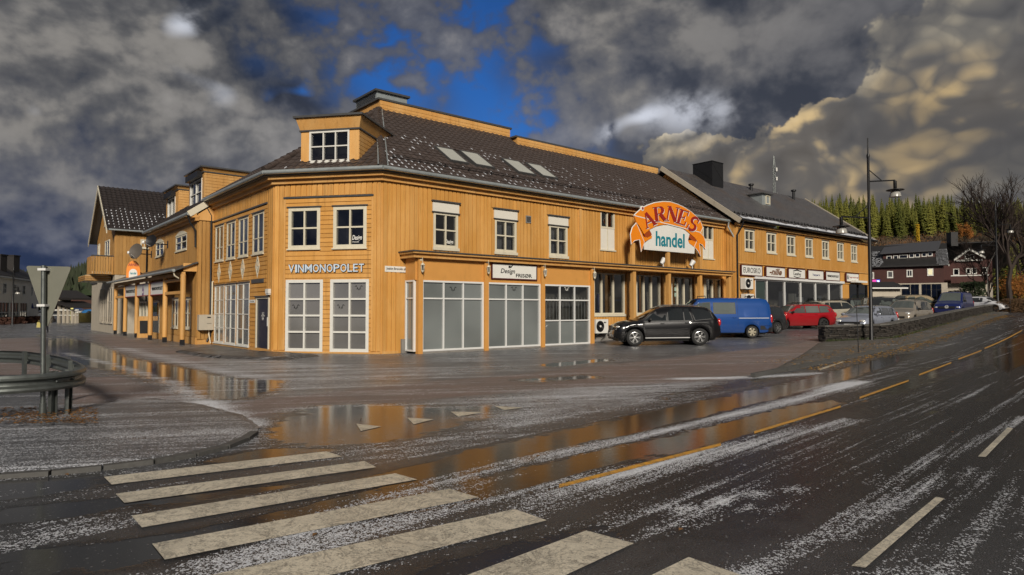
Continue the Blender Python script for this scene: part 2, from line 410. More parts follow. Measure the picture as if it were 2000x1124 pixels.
M_PALEBLUE = plain('pale_letter', (.56, .66, .76), .35, var=.05)
M_NAVYDOOR = plain('navy_door', (.018, .020, .036), .32, var=.15, nscale=2)
M_CONC = plain('concrete', (.22, .205, .185), .7, var=.25, nscale=3, bump=.3, dirt=.4)
M_STONEW = plain('pale_stone_render', (.43, .38, .30), .7, var=.15, nscale=2.5, bump=.25, dirt=.25)
M_RUBBER = plain('tyre_rubber', (.012, .012, .012), .75, var=.2)
M_RIM = plain('alloy_rim', (.50, .50, .49), .28, .85, var=.08)
M_HUB = plain('dark_hub', (.03, .03, .03), .5, .4)
M_CARGLASS = glass('car_glass', (.16, .19, .18), (.03, .035, .035), .45, .02)
M_CARGLASS_L = glass('pale_car_glass', (.45, .5, .47), (.20, .23, .21), .45, .02)
M_BLKPLA = plain('black_plastic', (.018, .018, .018), .5, var=.15)
M_LAMP = plain('headlamp_lens', (.62, .62, .60), .12, .3, var=.05, coat=1)
M_TAIL = plain('red_tail_lens', (.42, .012, .012), .15, var=.05, coat=1)
M_PLATE = plain('number_plate', (.7, .7, .68), .4, var=.03)
M_LEAFLIT = plain('fallen_leaf', (.17, .082, .022), .6, var=1.1, nscale=23)
M_LEAFY = plain('yellow_fallen_leaf', (.44, .235, .03), .6, var=.9, nscale=23)
M_STONE = plain('slate_stone', (.040, .034, .028), .55, var=.55, nscale=7, bump=.6, bscale=40, rnd=.9)
M_STONECAP = plain('slate_coping', (.10, .095, .085), .6, var=.35, nscale=6, bump=.5, bscale=40, rnd=.4)
M_KERB = plain('granite_kerb', (.075, .073, .068), .6, var=.4, nscale=14, bump=.4, dirt=.4)
M_PAINTW = None

def paint_mark(name, col):
    m, t, b = mk(name); p = geo_pos(t)
    n = t.noise(p, 5, 6, .65); f = t.noise(p, 70, 3, .7); cr = t.noise(p, 1.1, 6, .7)
    v = t.new('ShaderNodeTexVoronoi', feature='F1'); t.put(v, 'Vector', p); t.put(v, 'Scale', 85.0)
    r = t.new('ShaderNodeSeparateColor'); t.put(r, 0, v.outputs['Color']); g = r.outputs[0]
    bare = t.math('MULTIPLY', t.sstep(t.math('ADD', g, t.math('MULTIPLY', t.math('SUBTRACT', n, .5), 1.5)), .84, .98), .55)
    c = t.mix(t.sstep(f, .35, .7), tuple(q*.78 for q in col), tuple(min(1, q*1.12) for q in col))
    c = t.mix(t.math('MULTIPLY', t.sstep(cr, .42, .66), .45), c, tuple(q*.50 for q in col))
    c = t.mix(bare, c, (.045, .042, .038))
    sc1 = t.noise(t.vmath('MULTIPLY', p, (1, 1, 1)), 3.2, 7, .72, 1.4); c = t.mix(t.math('MULTIPLY', t.sstep(t.math('ABSOLUTE', t.math('SUBTRACT', sc1, .5)), .035, .0), .6), c, (.07, .065, .058))
    sl = t.math('MULTIPLY', t.sstep(t.math('SUBTRACT', t.math('ADD', g, t.math('MULTIPLY', cr, -.6)), .0), -.34, -.40), .7)
    c = t.mix(sl, c, (.62, .63, .66))
    t.put(b, 'Base Color', c); t.put(b, 'Roughness', t.math('ADD', .22, t.math('MULTIPLY', n, .40)))
    bn = t.new('ShaderNodeBump'); t.put(bn, 'Strength', .6); t.put(bn, 'Distance', .004); t.put(bn, 'Height', t.math('ADD', f, g)); t.l.new(bn.outputs[0], b.inputs['Normal'])
    MATS[name] = m; return m
M_MARKW = paint_mark('white_road_paint', (.66, .60, .48))
M_MARKY = paint_mark('yellow_road_paint', (.75, .37, .03))

def ground_mat():
    m, t, b = mk('wet_asphalt'); p = geo_pos(t)
    def attr(nm): 
        a = t.new('ShaderNodeAttribute'); a.attribute_name = nm; return a.outputs['Fac']
    aP, aS, aR, aW, aG = attr('puddle'), attr('slush'), attr('red'), attr('side'), attr('gravel')
    def stretched(ang, lon, lat, off=0):
        dx, dy = math.cos(ang), math.sin(ang)
        u = t.vmath('DOT_PRODUCT', p, (dx, dy, 0), out=1); v = t.vmath('DOT_PRODUCT', p, (-dy, dx, 0), out=1)
        cb = t.new('ShaderNodeCombineXYZ'); t.put(cb, 0, t.math('MULTIPLY', u, lon)); t.put(cb, 1, t.math('MULTIPLY', v, lat)); t.put(cb, 2, off)
        return cb.outputs[0]
    big = t.noise(p, .45, 3, .6); med = t.noise(p, 2.6, 4, .62); fine = t.noise(p, 26, 2, .65); agg = t.noise(p, 95, 2, .7)
    s1 = t.noise(stretched(R(45), .075, 2.1), 1.0, 5, .64, .35)
    s2 = t.noise(stretched(R(14), .16, 1.9, 4.0), 1.0, 5, .64, .35)
    s3 = t.mix(aW, t.noise(stretched(R(46), .16, 7.0, 2.0), 1.0, 4, .6, .2), t.noise(stretched(R(12), .22, 7.5, 6.0), 1.0, 4, .6, .2))
    streak = t.mix(aW, s1, s2)
    # puddles: outline broken by noise and by the tracks
    pf = t.math('ADD', aP, t.math('ADD', t.math('MULTIPLY', t.math('SUBTRACT', med, .5), .75), t.math('MULTIPLY', t.math('SUBTRACT', streak, .5), 1.1)))
    pf = t.math('ADD', pf, t.math('MULTIPLY', t.math('SUBTRACT', .5, s3), .5))
    pud = t.sstep(pf, .50, .64)
    film = t.sstep(pf, .10, .55)
    # slush: sleet grains swept into streaks by tyres, each grain on or off
    dens = t.math('ADD', aS, t.math('ADD', t.math('MULTIPLY', t.math('SUBTRACT', streak, .5), t.math('SUBTRACT', 2.3, t.math('MULTIPLY', aW, .5))), t.math('ADD', t.math('MULTIPLY', t.math('SUBTRACT', s3, .5), t.math('SUBTRACT', 2.4, t.math('MULTIPLY', aW, 1.3))), t.math('ADD', t.math('MULTIPLY', t.math('SUBTRACT', med, .5), .5), t.math('MULTIPLY', t.math('SUBTRACT', fine, .5), .7)))))
    dens = t.math('SUBTRACT', dens, t.math('MULTIPLY', t.sstep(pf, .42, .62), .30))
    def grains(scale):
        v = t.new('ShaderNodeTexVoronoi', feature='F1'); t.put(v, 'Vector', p); t.put(v, 'Scale', scale); t.put(v, 'Randomness', 1.0)
        r = t.new('ShaderNodeSeparateColor'); t.put(r, 0, v.outputs['Color'])
        return r.outputs[0], v.outputs['Distance']
    g1, d1 = grains(50.0); g2, d2 = grains(105.0)
    cov = t.sstep(dens, .22, 1.25, 0.0, .92)
    on1 = t.math('MULTIPLY', t.sstep(t.math('SUBTRACT', cov, g1), -.02, .04), t.sstep(d1, .42, .62, 1.0, .0))
    on2 = t.math('MULTIPLY', t.sstep(t.math('SUBTRACT', t.math('MULTIPLY', cov, .8), g2), -.02, .04), t.sstep(d2, .45, .65, 1.0, .0))
    sl = t.math('MAXIMUM', on1, on2)
    sl = t.math('MAXIMUM', sl, t.math('MULTIPLY', t.sstep(dens, 1.0, 1.35), .85))
    # asphalt
    dk = t.mix(t.sstep(agg, .42, .66), (.0115, .0120, .0130), (.048, .048, .050))
    rd = t.mix(t.sstep(agg, .40, .66), (.120, .088, .079), (.285, .222, .200))
    rd = t.mix(t.sstep(big, .4, .62), rd, (.170, .138, .124))
    rf = t.sstep(t.math('ADD', aR, t.math('MULTIPLY', t.math('SUBTRACT', med, .5), .5)), .32, .66)
    sd = t.mix(t.sstep(agg, .42, .64), (.070, .071, .077), (.210, .210, .218))
    base = t.mix(t.math('MULTIPLY', aW, .75), dk, sd)
    base = t.mix(rf, base, rd)
    gv = t.mix(t.sstep(fine, .4, .62), (.05, .045, .035), (.17, .15, .12))
    base = t.mix(aG, base, gv)
    base = t.mix(t.math('MULTIPLY', film, .7), base, (.0095, .0095, .010))
    base = t.mix(t.math('MULTIPLY', sl, .95), base, t.mix(g1, (.58, .60, .65), (.88, .90, .94)))
    t.put(b, 'Base Color', base)
    rr = t.math('ADD', .19, t.math('MULTIPLY', rf, .22)); rr = t.math('ADD', rr, t.math('MULTIPLY', aW, .12)); rr = t.math('ADD', rr, t.math('MULTIPLY', t.math('SUBTRACT', big, .5), .35))
    rr = t.mix(t.math('MULTIPLY', film, .85), rr, .16); rr = t.mix(pud, rr, t.math('ADD', .03, t.math('MULTIPLY', t.math('SUBTRACT', 1.0, aW), .07))); rr = t.mix(sl, rr, .45); rr = t.mix(aG, rr, .7)
    t.put(b, 'Roughness', rr); t.put(b, 'IOR', 1.33); t.put(b, 'Specular IOR Level', .42)
    h = t.math('ADD', t.math('MULTIPLY', agg, .85), t.math('MULTIPLY', fine, .45))
    h = t.math('MULTIPLY', h, t.math('SUBTRACT', 1.0, t.math('MULTIPLY', pud, .95)))
    h = t.math('ADD', h, t.math('MULTIPLY', sl, .9))
    h = t.math('ADD', h, t.math('MULTIPLY', t.math('MULTIPLY', t.noise(p, 7.0, 2, .5), pud), .10))
    bn = t.new('ShaderNodeBump'); t.put(bn, 'Strength', .70); t.put(bn, 'Distance', .012); t.put(bn, 'Height', h); t.l.new(bn.outputs[0], b.inputs['Normal'])
    MATS['ground'] = m; return m
M_GROUND = ground_mat()
# ------------------------------------------------------------------ ground sheet with wet, slushy and old-asphalt zones
def axis(lo, hi, step, far):
    a = list(np.arange(lo, hi+1e-6, step)); s = step; x = hi
    while x < far: s *= 1.35; x += s; a.append(x)
    s = step; x = lo; pre = []
    while x > -far: s *= 1.35; x -= s; pre.append(x)
    return np.array(pre[::-1]+a)
def poly_sd(X, Y, poly):
    "signed distance (inside positive) to a polygon, metres"
    P = np.array([(p[0], p[1]) for p in poly]); n = len(P)
    d = np.full(X.shape, 1e9); ins = np.zeros(X.shape, bool)
    for i in range(n):
        a, b = P[i], P[(i+1) % n]; e = b-a; L = (e*e).sum()+1e-9
        tt = np.clip(((X-a[0])*e[0]+(Y-a[1])*e[1])/L, 0, 1)
        d = np.minimum(d, np.hypot(X-a[0]-tt*e[0], Y-a[1]-tt*e[1]))
        c = ((a[1] > Y) != (b[1] > Y)) & (X < (b[0]-a[0])*(Y-a[1])/(b[1]-a[1]+1e-12)+a[0]); ins ^= c
    return np.where(ins, d, -d)
def line_d(X, Y, pts):
    d = np.full(X.shape, 1e9)
    for a, b in zip(pts[:-1], pts[1:]):
        ex, ey = b[0]-a[0], b[1]-a[1]; tt = np.clip(((X-a[0])*ex+(Y-a[1])*ey)/(ex*ex+ey*ey+1e-9), 0, 1)
        d = np.minimum(d, np.hypot(X-a[0]-tt*ex, Y-a[1]-tt*ey))
    return d
def GP(lst): return [gp(*q) for q in lst]
def build_ground():
    xs, ys = axis(-22, 46, .2, 2500), axis(1.5, 62, .2, 2500)
    X, Y = np.meshgrid(xs, ys); Z = zg(X, Y)
    n, mm = len(xs), len(ys)
    co = np.stack([X, Y, Z], -1).reshape(-1, 3)
    i = np.arange(mm-1)[:, None]*n+np.arange(n-1)[None, :]
    fs = np.stack([i, i+1, i+n+1, i+n], -1).reshape(-1, 4)
    me = bpy.data.meshes.new('ground'); me.vertices.add(len(co)); me.vertices.foreach_set('co', co.ravel())
    me.loops.add(fs.size); me.loops.foreach_set('vertex_index', fs.ravel().astype('i'))
    me.polygons.add(len(fs)); me.polygons.foreach_set('loop_start', np.arange(0, fs.size, 4, dtype='i')); me.polygons.foreach_set('loop_total', np.full(len(fs), 4, 'i'))
    me.polygons.foreach_set('use_smooth', np.ones(len(fs), bool)); me.update(calc_edges=True)
    near = (np.abs(X-12) < 40) & (Y < 75) & (Y > 0)
    x, y = X[near], Y[near]
    def soft(px, w): return np.clip(.5+poly_sd(x, y, GP(px))/w*.5, 0, 1)
    pud = np.zeros(x.shape); 
    for px, w, g in (
        ([(118,655),(190,672),(255,700),(330,712),(440,735),(560,745),(540,765),(470,782),(385,782),(330,752),(235,727),(150,715),(95,690),(85,668)], .5, 1),
        ([(600,793),(700,788),(830,793),(960,790),(1030,797),(1010,812),(905,832),(850,850),(800,866),(700,872),(600,876),(520,868),(505,850),(548,815)], .45, .88),
        ([(600,955),(760,915),(900,880),(1100,838),(1250,806),(1400,775),(1520,750),(1650,718),(1740,694),(1790,690),(1740,716),(1600,760),(1480,790),(1300,836),(1150,868),(1000,905),(880,932),(760,948)], .30, 1),
        ([(640,1010),(800,968),(950,930),(1100,895),(1330,843),(1520,797),(1620,780),(1660,786),(1520,835),(1400,868),(1200,915),(1050,955),(930,985),(700,1020)], .30, 1),
        ([(1300,960),(1450,905),(1700,850),(1850,880),(1900,930),(1780,1000),(1560,1060),(1350,1060),(1200,1030)], 1.6, .62),
        ([(1700,745),(1850,700),(2000,640),(2040,640),(2040,690),(1880,745),(1760,790),(1660,800)], .9, .85),
        ([(1900,700),(2040,655),(2040,700),(1960,735)], .4, 1),
        ([(-40,943),(120,933),(190,926),(240,944),(120,962),(-40,985)], .2, 1.1),
        ([(-40,1000),(150,978),(235,970),(255,990),(150,1012),(-40,1030)], .12, 1.1),
        ([(250,975),(740,925),(745,932),(250,1000)], .10, .8), ([(-40,1075),(300,1050),(1050,880),(1060,900),(320,1105),(60,1140),(-60,1140)], .12, .8),
        ([(700,1140),(930,1075),(1170,1025),(1250,1045),(1000,1140)], .2, .95),
        ([(380,905),(480,880),(560,872),(700,880),(600,890),(470,905)], .15, .9),
        ([(1290,790),(1560,735),(1480,735),(1250,775)], .3, .6),
        ([(980,742),(1150,731),(1190,738),(1040,752)], .3, .7), ([(1050,712),(1180,700),(1200,705),(1070,719)], .2, .85),
        ([(1760,800),(2000,720),(2000,800),(1850,850)], .8, .55)):
        pud = np.maximum(pud, soft(px, w)*g)
    main = soft([(-300,1140),(-100,985),(200,930),(480,875),(560,880),(760,835),(1000,800),(1300,770),(1500,742),(1660,706),(1745,684),(1845,654),(1965,613),(2400,590),(2600,1140)], .8)
    slush = .30*np.ones(x.shape)
    slush -= .10*main
    for px, w, g in (([(120,800),(300,775),(430,790),(500,830),(480,870),(380,893),(200,917),(-60,936),(-60,830)], .5, .50),
                     ([(500,880),(720,850),(900,840),(1050,815),(1010,850),(800,890),(640,905)], .5, .35),
                     ([(430,690),(560,705),(900,720),(940,735),(700,760),(450,790),(380,760)], .8, .28),
                     ([(150,665),(300,690),(420,700),(330,720),(200,690)], .8, .2),
                     ([(880,790),(1150,752),(1420,740),(1400,775),(1180,805),(1000,835),(900,830)], .6, .42),
                     ([(820,700),(1150,680),(1300,690),(1000,730)], .8, .12),
                     ([(0,1030),(260,985),(260,1010),(60,1085),(-60,1100)], .3, .45), ([(-60,960),(200,945),(230,960),(-60,985)], .3, .35)):
        slush += soft(px, w)*g
    def streak(pts, w, g):
        nonlocal slush
        slush = slush+g*np.exp(-(line_d(x, y, GP(pts))/w)**2)
    streak([(560,1030),(800,965),(1000,905),(1200,862),(1400,818),(1560,780),(1680,745)], .22, .95)
    streak([(440,1105),(650,1060),(900,985),(1100,945),(1300,905),(1500,862),(1650,820)], .20, .85)
    streak([(1280,1000),(1380,985),(1550,955)], .07, .9); streak([(1250,1060),(1400,1000),(1560,985)], .07, .65)
    streak([(1400,1140),(1620,1050),(1740,980),(1900,915)], .14, .7); streak([(1780,1130),(1900,1050),(2040,960)], .16, .55)
    streak([(1330,740),(1480,737),(1600,729)], .25, 1.0); streak([(1560,765),(1650,748)], .22, .5)
    streak([(560,800),(700,790),(880,800)], .25, .35); streak([(1690,950),(1860,880),(2000,815)], .10, .6)
    streak([(130,690),(230,715),(330,745),(430,800),(490,830)], .22, .8); streak([(240,680),(430,725),(520,740)], .3, .3)
    streak([(1640,760),(1800,720),(2000,660)], .5, .25); streak([(1000,1100),(1200,1020),(1420,950)], .25, .25)
    red = np.zeros(x.shape)
    for px, w in (([(300,800),(420,790),(640,768),(850,745),(980,735),(1200,712),(1400,690),(1560,672),(1625,655),(1625,672),(1700,680),(1640,700),(1520,728),(1380,745),(1150,755),(960,770),(700,792),(560,800),(490,822),(420,800)], .5),
                  ([(140,740),(230,735),(330,765),(420,795),(300,800),(190,800),(130,790)], .6), ([(-60,650),(60,640),(150,720),(120,760),(-60,735)], 1.5),
                  ([(150,640),(380,690),(420,720),(230,690)], 1.0)):
        red = np.maximum(red, soft(px, w))
    red *= np.where(pud > .6, .6, 1)
    side = 1-soft([(-300,1140),(-100,985),(200,930),(480,890),(900,860),(1300,800),(1560,740),(1965,613),(2400,590),(2600,1140)], 2.5)
    grav = soft([(1455,742),(1530,726),(1660,700),(1745,681),(1845,652),(1962,611),(1950,606),(1740,668),(1612,668)], .25)*.85
    for nm, arr, dflt in (('puddle', pud, .15), ('slush', slush, .42), ('red', red, .3), ('side', side, .5), ('gravel', grav, 0)):
        full = np.full(X.shape, dflt); full[near] = arr
        a = me.attributes.new(nm, 'FLOAT', 'POINT'); a.data.foreach_set('value', full.ravel().astype('f'))
    me.materials.append(M_GROUND)
    o = link('ground', me); tag(o, 'wet asphalt ground with puddles and streaks of slush', None, None, 'structure')
build_ground()

# ---------------- raised pavements with kerbs
def pavement(px, h, mat, name, label, kerb_px=None, attrs=(.2, .75, 0, 1, 0)):
    pts = GP(px); me_b = MB(); n = len(pts)
    # fine sheet so that the slush material reads the same attributes
    P = np.array([(p.x, p.y) for p in pts]); x0, y0 = P.min(0); x1, y1 = P.max(0)
    xs, ys = np.arange(x0-.2, x1+.2, .2), np.arange(y0-.2, y1+.2, .2)
    X, Y = np.meshgrid(xs, ys); D = poly_sd(X, Y, pts)
    Z = zg(X, Y)+np.where(D > .0, h, h-.25)*1.0
    Z = zg(X, Y)+h*sst(D, -.12, .10)-.06*(1-sst(D, -.22, -.02))
    keep = D > -.25; idx = -np.ones(X.shape, int); idx[keep] = np.arange(keep.sum())
    vs = np.stack([X[keep], Y[keep], Z[keep]], -1)
    fs = []
    for j in range(X.shape[0]-1):
        for i in range(X.shape[1]-1):
            q = (idx[j, i], idx[j, i+1], idx[j+1, i+1], idx[j+1, i])
            if min(q) >= 0: fs.append(q)
    me = bpy.data.meshes.new(name); me.from_pydata(vs.tolist(), [], fs); me.polygons.foreach_set('use_smooth', [True]*len(fs)); me.materials.append(mat)
    for nm, v in zip(('puddle', 'slush', 'red', 'side', 'gravel'), attrs):
        a = me.attributes.new(nm, 'FLOAT', 'POINT'); a.data.foreach_set('value', np.full(len(vs), v, 'f'))
    me.update(); o = link(name, me); tag(o, label, None, None, 'structure')
    if kerb_px:
        kp = GP(kerb_px); acc = []; k = 0
        for a, b in zip(kp[:-1], kp[1:]):
            L = (b-a).length; m = max(1, round(L/.9))
            for q in range(m):
                p, r = a.lerp(b, q/m), a.lerp(b, (q+1)/m); d = (r-p); d.z = 0; ln = d.length; d.normalize(); nrm = Vector((-d.y, d.x, 0))*.055
                mb = MB(); g = d*.008
                lo = [p+g-nrm, r-g-nrm, r-g+nrm, p+g+nrm]
                zz = [zgf(v.x, v.y) for v in lo]
                mb.box8([Vector((v.x, v.y, z-.1)) for v, z in zip(lo, zz)]+[Vector((v.x, v.y, z+h+.004+random.uniform(-.006, .006))) for v, z in zip(lo, zz)])
                part('kerb_stone', mb, M_KERB, o)
    return o
pavement([(-260,850),(-60,828),(60,812),(190,792),(300,780),(390,792),(470,812),(503,836),(478,862),(380,892),(200,918),(0,934),(-260,948)], .045, M_GROUND, 'pavement',
         'slush covered pavement corner beside the guard rail', [(-260,948),(-100,942),(0,934),(100,928),(200,918),(300,906),(380,892),(440,877),(478,862),(497,848)], (.12, .50, 0, 1, 0))
pavement([(1500,731),(1580,716),(1650,702),(1738,683),(1839,655),(1958,616),(1975,609),(1960,603),(1860,632),(1745,664),(1600,672),(1560,700)], .10, M_GROUND, 'pavement',
         'gravel strip at the foot of the stone wall', [(1470,738),(1508,730),(1580,716),(1650,702),(1738,683),(1790,669),(1839,655),(1900,635),(1958,616)], (.05, .25, .35, 1, .75))
pavement([(345,688),(420,678),(500,689),(560,692),(620,696),(560,703),(480,702),(400,698)], .09, M_GROUND, 'doorstep_slab', 'wet concrete slab in front of the side door', None, (.42, .35, .25, 1, .25))

# ---------------- painted markings: sheets 4 mm above the asphalt
def mark(px, mat, name, parent, dz=.006, sub=8):
    g = [gp(*q) for q in px]; mb = MB()
    if len(g) == 4:
        a, b, c, d = g; vs = []; fs = []
        for i in range(sub+1):
            l, r = a.lerp(b, i/sub), d.lerp(c, i/sub)
            for p in (l, r): vs.append((p.x, p.y, zgf(p.x, p.y)+dz))
        fs = [(2*i+1, 2*i+3, 2*i+2, 2*i) for i in range(sub)]
        mb.add(vs, fs)
    else: mb.add([(p.x, p.y, p.z+dz) for p in g], [tuple(range(len(g)))])
    # make it face up
    n = Vector(mb.v[mb.f[0][1]])-Vector(mb.v[mb.f[0][0]]); n = n.cross(Vector(mb.v[mb.f[0][2]])-Vector(mb.v[mb.f[0][1]]))
    if n.z < 0: mb.f = [f[::-1] for f in mb.f]
    o = link(name, mb.mesh(name, mat), parent); return o
def group_root(name, label):
    o = link(name, None); o.empty_display_size = .2; tag(o, label, None, None, 'structure'); return o
zc = group_root('zebra_crossing', 'worn white zebra crossing stripes on the wet road')
for q in ([(203,933),(218,948),(668,893),(638,883)], [(226,966),(243,984),(735,914),(712,902)], [(257,1009),(277,1032),(815,938),(772,926)],
          [(297,1064),(322,1095),(935,973),(878,956)], [(345,1140),(392,1190),(1068,1018),(1005,996)], [(740,1190),(860,1240),(1238,1063),(1145,1038)], [(1120,1200),(1180,1290),(1480,1136),(1345,1090)]):
    mark(q, M_MARKW, 'crossing_stripe', zc)
gw = group_root('give_way_marking', 'row of small white give way triangles on the junction')
for q in ([(696,829),(705,843),(745,834)], [(795,817),(808,830),(848,820)], [(880,805),(895,815),(945,806)], [(965,794),(985,802),(1022,797)]):
    mark(q, M_MARKW, 'give_way_triangle', gw)
yl = group_root('yellow_centre_line', 'broken yellow centre line of the main road')
for a, b, w in (((1092,951),(1408,869),7), ((1473,846),(1642,795),5), ((1679,778),(1775,744),4), ((1795,733),(1858,709),3.2), ((1872,702),(1917,685),2.8), ((1923,681),(1996,646),2.5)):
    mark([(a[0], a[1]+w*.5), (b[0], b[1]+w*.4), (b[0], b[1]-w*.4), (a[0], a[1]-w*.5)], M_MARKY, 'yellow_dash', yl)
wl = group_root('white_lane_line', 'broken white lane line of the main road')
mark([(1663,1107),(1690,1111),(1845,975),(1828,972)], M_MARKW, 'white_dash', wl); mark([(1910,893),(1925,894),(1979,838),(1968,836)], M_MARKW, 'white_dash', wl)
mark([(1596,722),(1602,724),(1652,707),(1647,706)], M_MARKW, 'white_dash', wl)
# fallen leaves along the kerb and a few on the road
def leaf_litter():
    mb = MB()
    def put(p, s):
        a = random.uniform(0, 6.28); c, sn = math.cos(a)*s, math.sin(a)*s; z = zgf(p[0], p[1])
        vs = [(p[0]+c, p[1]+sn, z), (p[0]-sn*.5, p[1]+c*.5, z+s*.35), (p[0]-c, p[1]-sn, z+.003), (p[0]+sn*.5, p[1]-c*.5, z+s*.25)]
        put.mb.add([(q[0], q[1], q[2]+put.dz) for q in vs], [(0, 1, 2, 3)])
    put.dz = .012; put.mb = mb
    K = GP([(1560,722),(1650,704),(1738,684),(1790,671),(1839,656),(1900,636),(1958,617)])
    seg = [(b-a).length for a, b in zip(K[:-1], K[1:])]; tot = sum(seg)
    for _ in range(2600):
        s = random.random()*tot; i = 0
        while s > seg[i]: s -= seg[i]; i += 1
        p = K[i].lerp(K[i+1], s/seg[i]); d = (K[i+1]-K[i]).normalized(); o = random.gauss(.28, .22)
        if random.random() < .25: o = random.uniform(-1.2, -.2)
        put.dz = .012 if o > 0 else .13
        q = p+Vector((d.y, -d.x, 0))*o; put((q.x, q.y), random.uniform(.025, .055))
    struct('leaf_litter', mb, M_LEAFY, None, 'yellow fallen leaves along the kerb by the stone wall', 'stuff'); mb = MB(); put.mb = mb
    put.dz = .10
    for _ in range(700):
        a = gp(random.uniform(0, 190), random.uniform(808, 842)); put((a.x, a.y), random.uniform(.02, .04))
    put.dz = .012
    for px, py in ((705,820),(1330,1038),(1345,760),(765,864),(772,863),(130,930),(615,548+500),(1860,846),(1250,845)):
        a = gp(px, py); put((a.x, a.y), .035)
    struct('leaf_litter', mb, M_LEAFLIT, None, 'brown fallen leaves under the guard rail and a few on the road', 'stuff')
leaf_litter()
# ------------------------------------------------------------------ facade tools
UP = Vector((0, 0, 1))
class Facade:
    def __init__(s, P0, d, n): s.P = Vector((P0[0], P0[1], 0)); s.d = Vector((d[0], d[1], 0)).normalized(); s.n = Vector((n[0], n[1], 0)).normalized(); s.right = UP.cross(s.n)
    def pt(s, u, z=0.0, o=0.0): return s.P+s.d*u+s.n*o+UP*z
    def uz(s, px, py, o=0.0):
        r = ray(px, py); c = Vector((0, 0, CAMH)); q = s.P+s.n*o
        t = (q-c).dot(s.n)/r.dot(s.n); h = c+r*t
        return (h-q).dot(s.d), h.z
    def shift(s, o): return Facade(s.P+s.n*o, s.d, s.n)
    def rect(s, x0, y0, x1, y1, o=0.0):
        a, b = s.uz(x0, y0, o), s.uz(x1, y1, o)
        return min(a[0], b[0]), max(a[0], b[0]), min(a[1], b[1]), max(a[1], b[1])
    def z_at(s, px, py, o=0.0): return s.uz(px, py, o)[1]
    def u_at(s, px, o=0.0): return s.uz(px, 600, o)[0]
def fbox(mb, f, u0, u1, z0, z1, o0, o1, mi=0):
    lo = [f.pt(u0, z0, o0), f.pt(u1, z0, o0), f.pt(u1, z0, o1), f.pt(u0, z0, o1)]
    hi = [f.pt(u0, z1, o0), f.pt(u1, z1, o0), f.pt(u1, z1, o1), f.pt(u0, z1, o1)]
    # keep outward winding whatever the handedness of (d, n)
    if f.d.cross(f.n).z < 0: lo = lo[::-1]; hi = hi[::-1]
    return mb.box8(lo+hi, mi)
_ub = MB().box((0, 0, 0), (1, 1, 1)).mesh('board_block')
def board(name, f, u0, u1, z0, z1, o0, o1, mat, parent, meshes={}):
    "one board as an object that shares the unit block"
    key = mat.name
    if key not in meshes:
        me = _ub.copy(); me.materials.append(mat); meshes[key] = me
    o = link(name, meshes[key], parent); c = f.pt((u0+u1)/2, (z0+z1)/2, (o0+o1)/2)-base_of(parent)
    o.matrix_local = Matrix.Translation(c) @ Matrix.Rotation(math.atan2(f.d.y, f.d.x), 4, 'Z') @ Matrix.Diagonal((u1-u0, abs(o1-o0), z1-z0, 1))
    return o
def cut(lo, hi, holes):
    segs = [(lo, hi)]
    for a, b in holes:
        out = []
        for p, q in segs:
            if b <= p or a >= q: out.append((p, q)); continue
            if a > p+.02: out.append((p, a))
            if b < q-.02: out.append((b, q))
        segs = out
    return segs
def wall_core(f, parent, u0, u1, z0, z1, holes, mat, thick=.25, name='wall'):
    us = sorted({u0, u1, *[min(max(h[k], u0), u1) for h in holes for k in (0, 1)]}); zs = sorted({z0, z1, *[min(max(h[k], z0), z1) for h in holes for k in (2, 3)]})
    mb = MB()
    for a, b in zip(us[:-1], us[1:]):
        run = None
        for c, d in zip(zs[:-1], zs[1:]):
            m = ((a+b)/2, (c+d)/2); ins = any(h[0] < m[0] < h[1] and h[2] < m[1] < h[3] for h in holes)
            if not ins: run = (run[0], d) if run else (c, d)
            if ins and run: fbox(mb, f, a, b, run[0], run[1], -thick, 0); run = None
        if run: fbox(mb, f, a, b, run[0], run[1], -thick, 0)
    return part(name, mb, mat, parent)
def planks(f, parent, u0, u1, z0, z1, holes, mat, w=.2, gap=.036, th=.034, single=True, top=None, name='plank'):
    n = max(1, round((u1-u0)/w)); w = (u1-u0)/n; mb = MB()
    for i in range(n):
        a, b = u0+i*w+gap/2, u0+(i+1)*w-gap/2; zt = top((a+b)/2) if top else z1
        hs = [(h[2], h[3]) for h in holes if h[0] < b-.03 and h[1] > a+.03]
        for p, q in cut(z0, zt, hs):
            o = th+random.uniform(-.003, .004)
            if single: board(name, f, a, b, p, q, -.005, o, mat, parent)
            else: fbox(mb, f, a, b, p, q, -.005, o)
    if not single: o = part('plank_cladding', mb, mat, parent); o['kind'] = 'stuff'
def siding(f, parent, u0, u1, z0, z1, holes, mat, h=.16, gap=.024, th=.028, single=True, name='siding_board'):
    n = max(1, round((z1-z0)/h)); h = (z1-z0)/n; mb = MB()
    for i in range(n):
        a, b = z0+i*h+gap/2, z0+(i+1)*h-gap/2
        hs = [(q[0], q[1]) for q in holes if q[2] < b-.03 and q[3] > a+.03]
        for p, q in cut(u0, u1, hs):
            o = th+random.uniform(-.002, .003)
            if single: board(name, f, p, q, a, b, -.005, o, mat, parent)
            else: fbox(mb, f, p, q, a, b, -.005, o)
    if not single: o = part('siding_cladding', mb, mat, parent); o['kind'] = 'stuff'
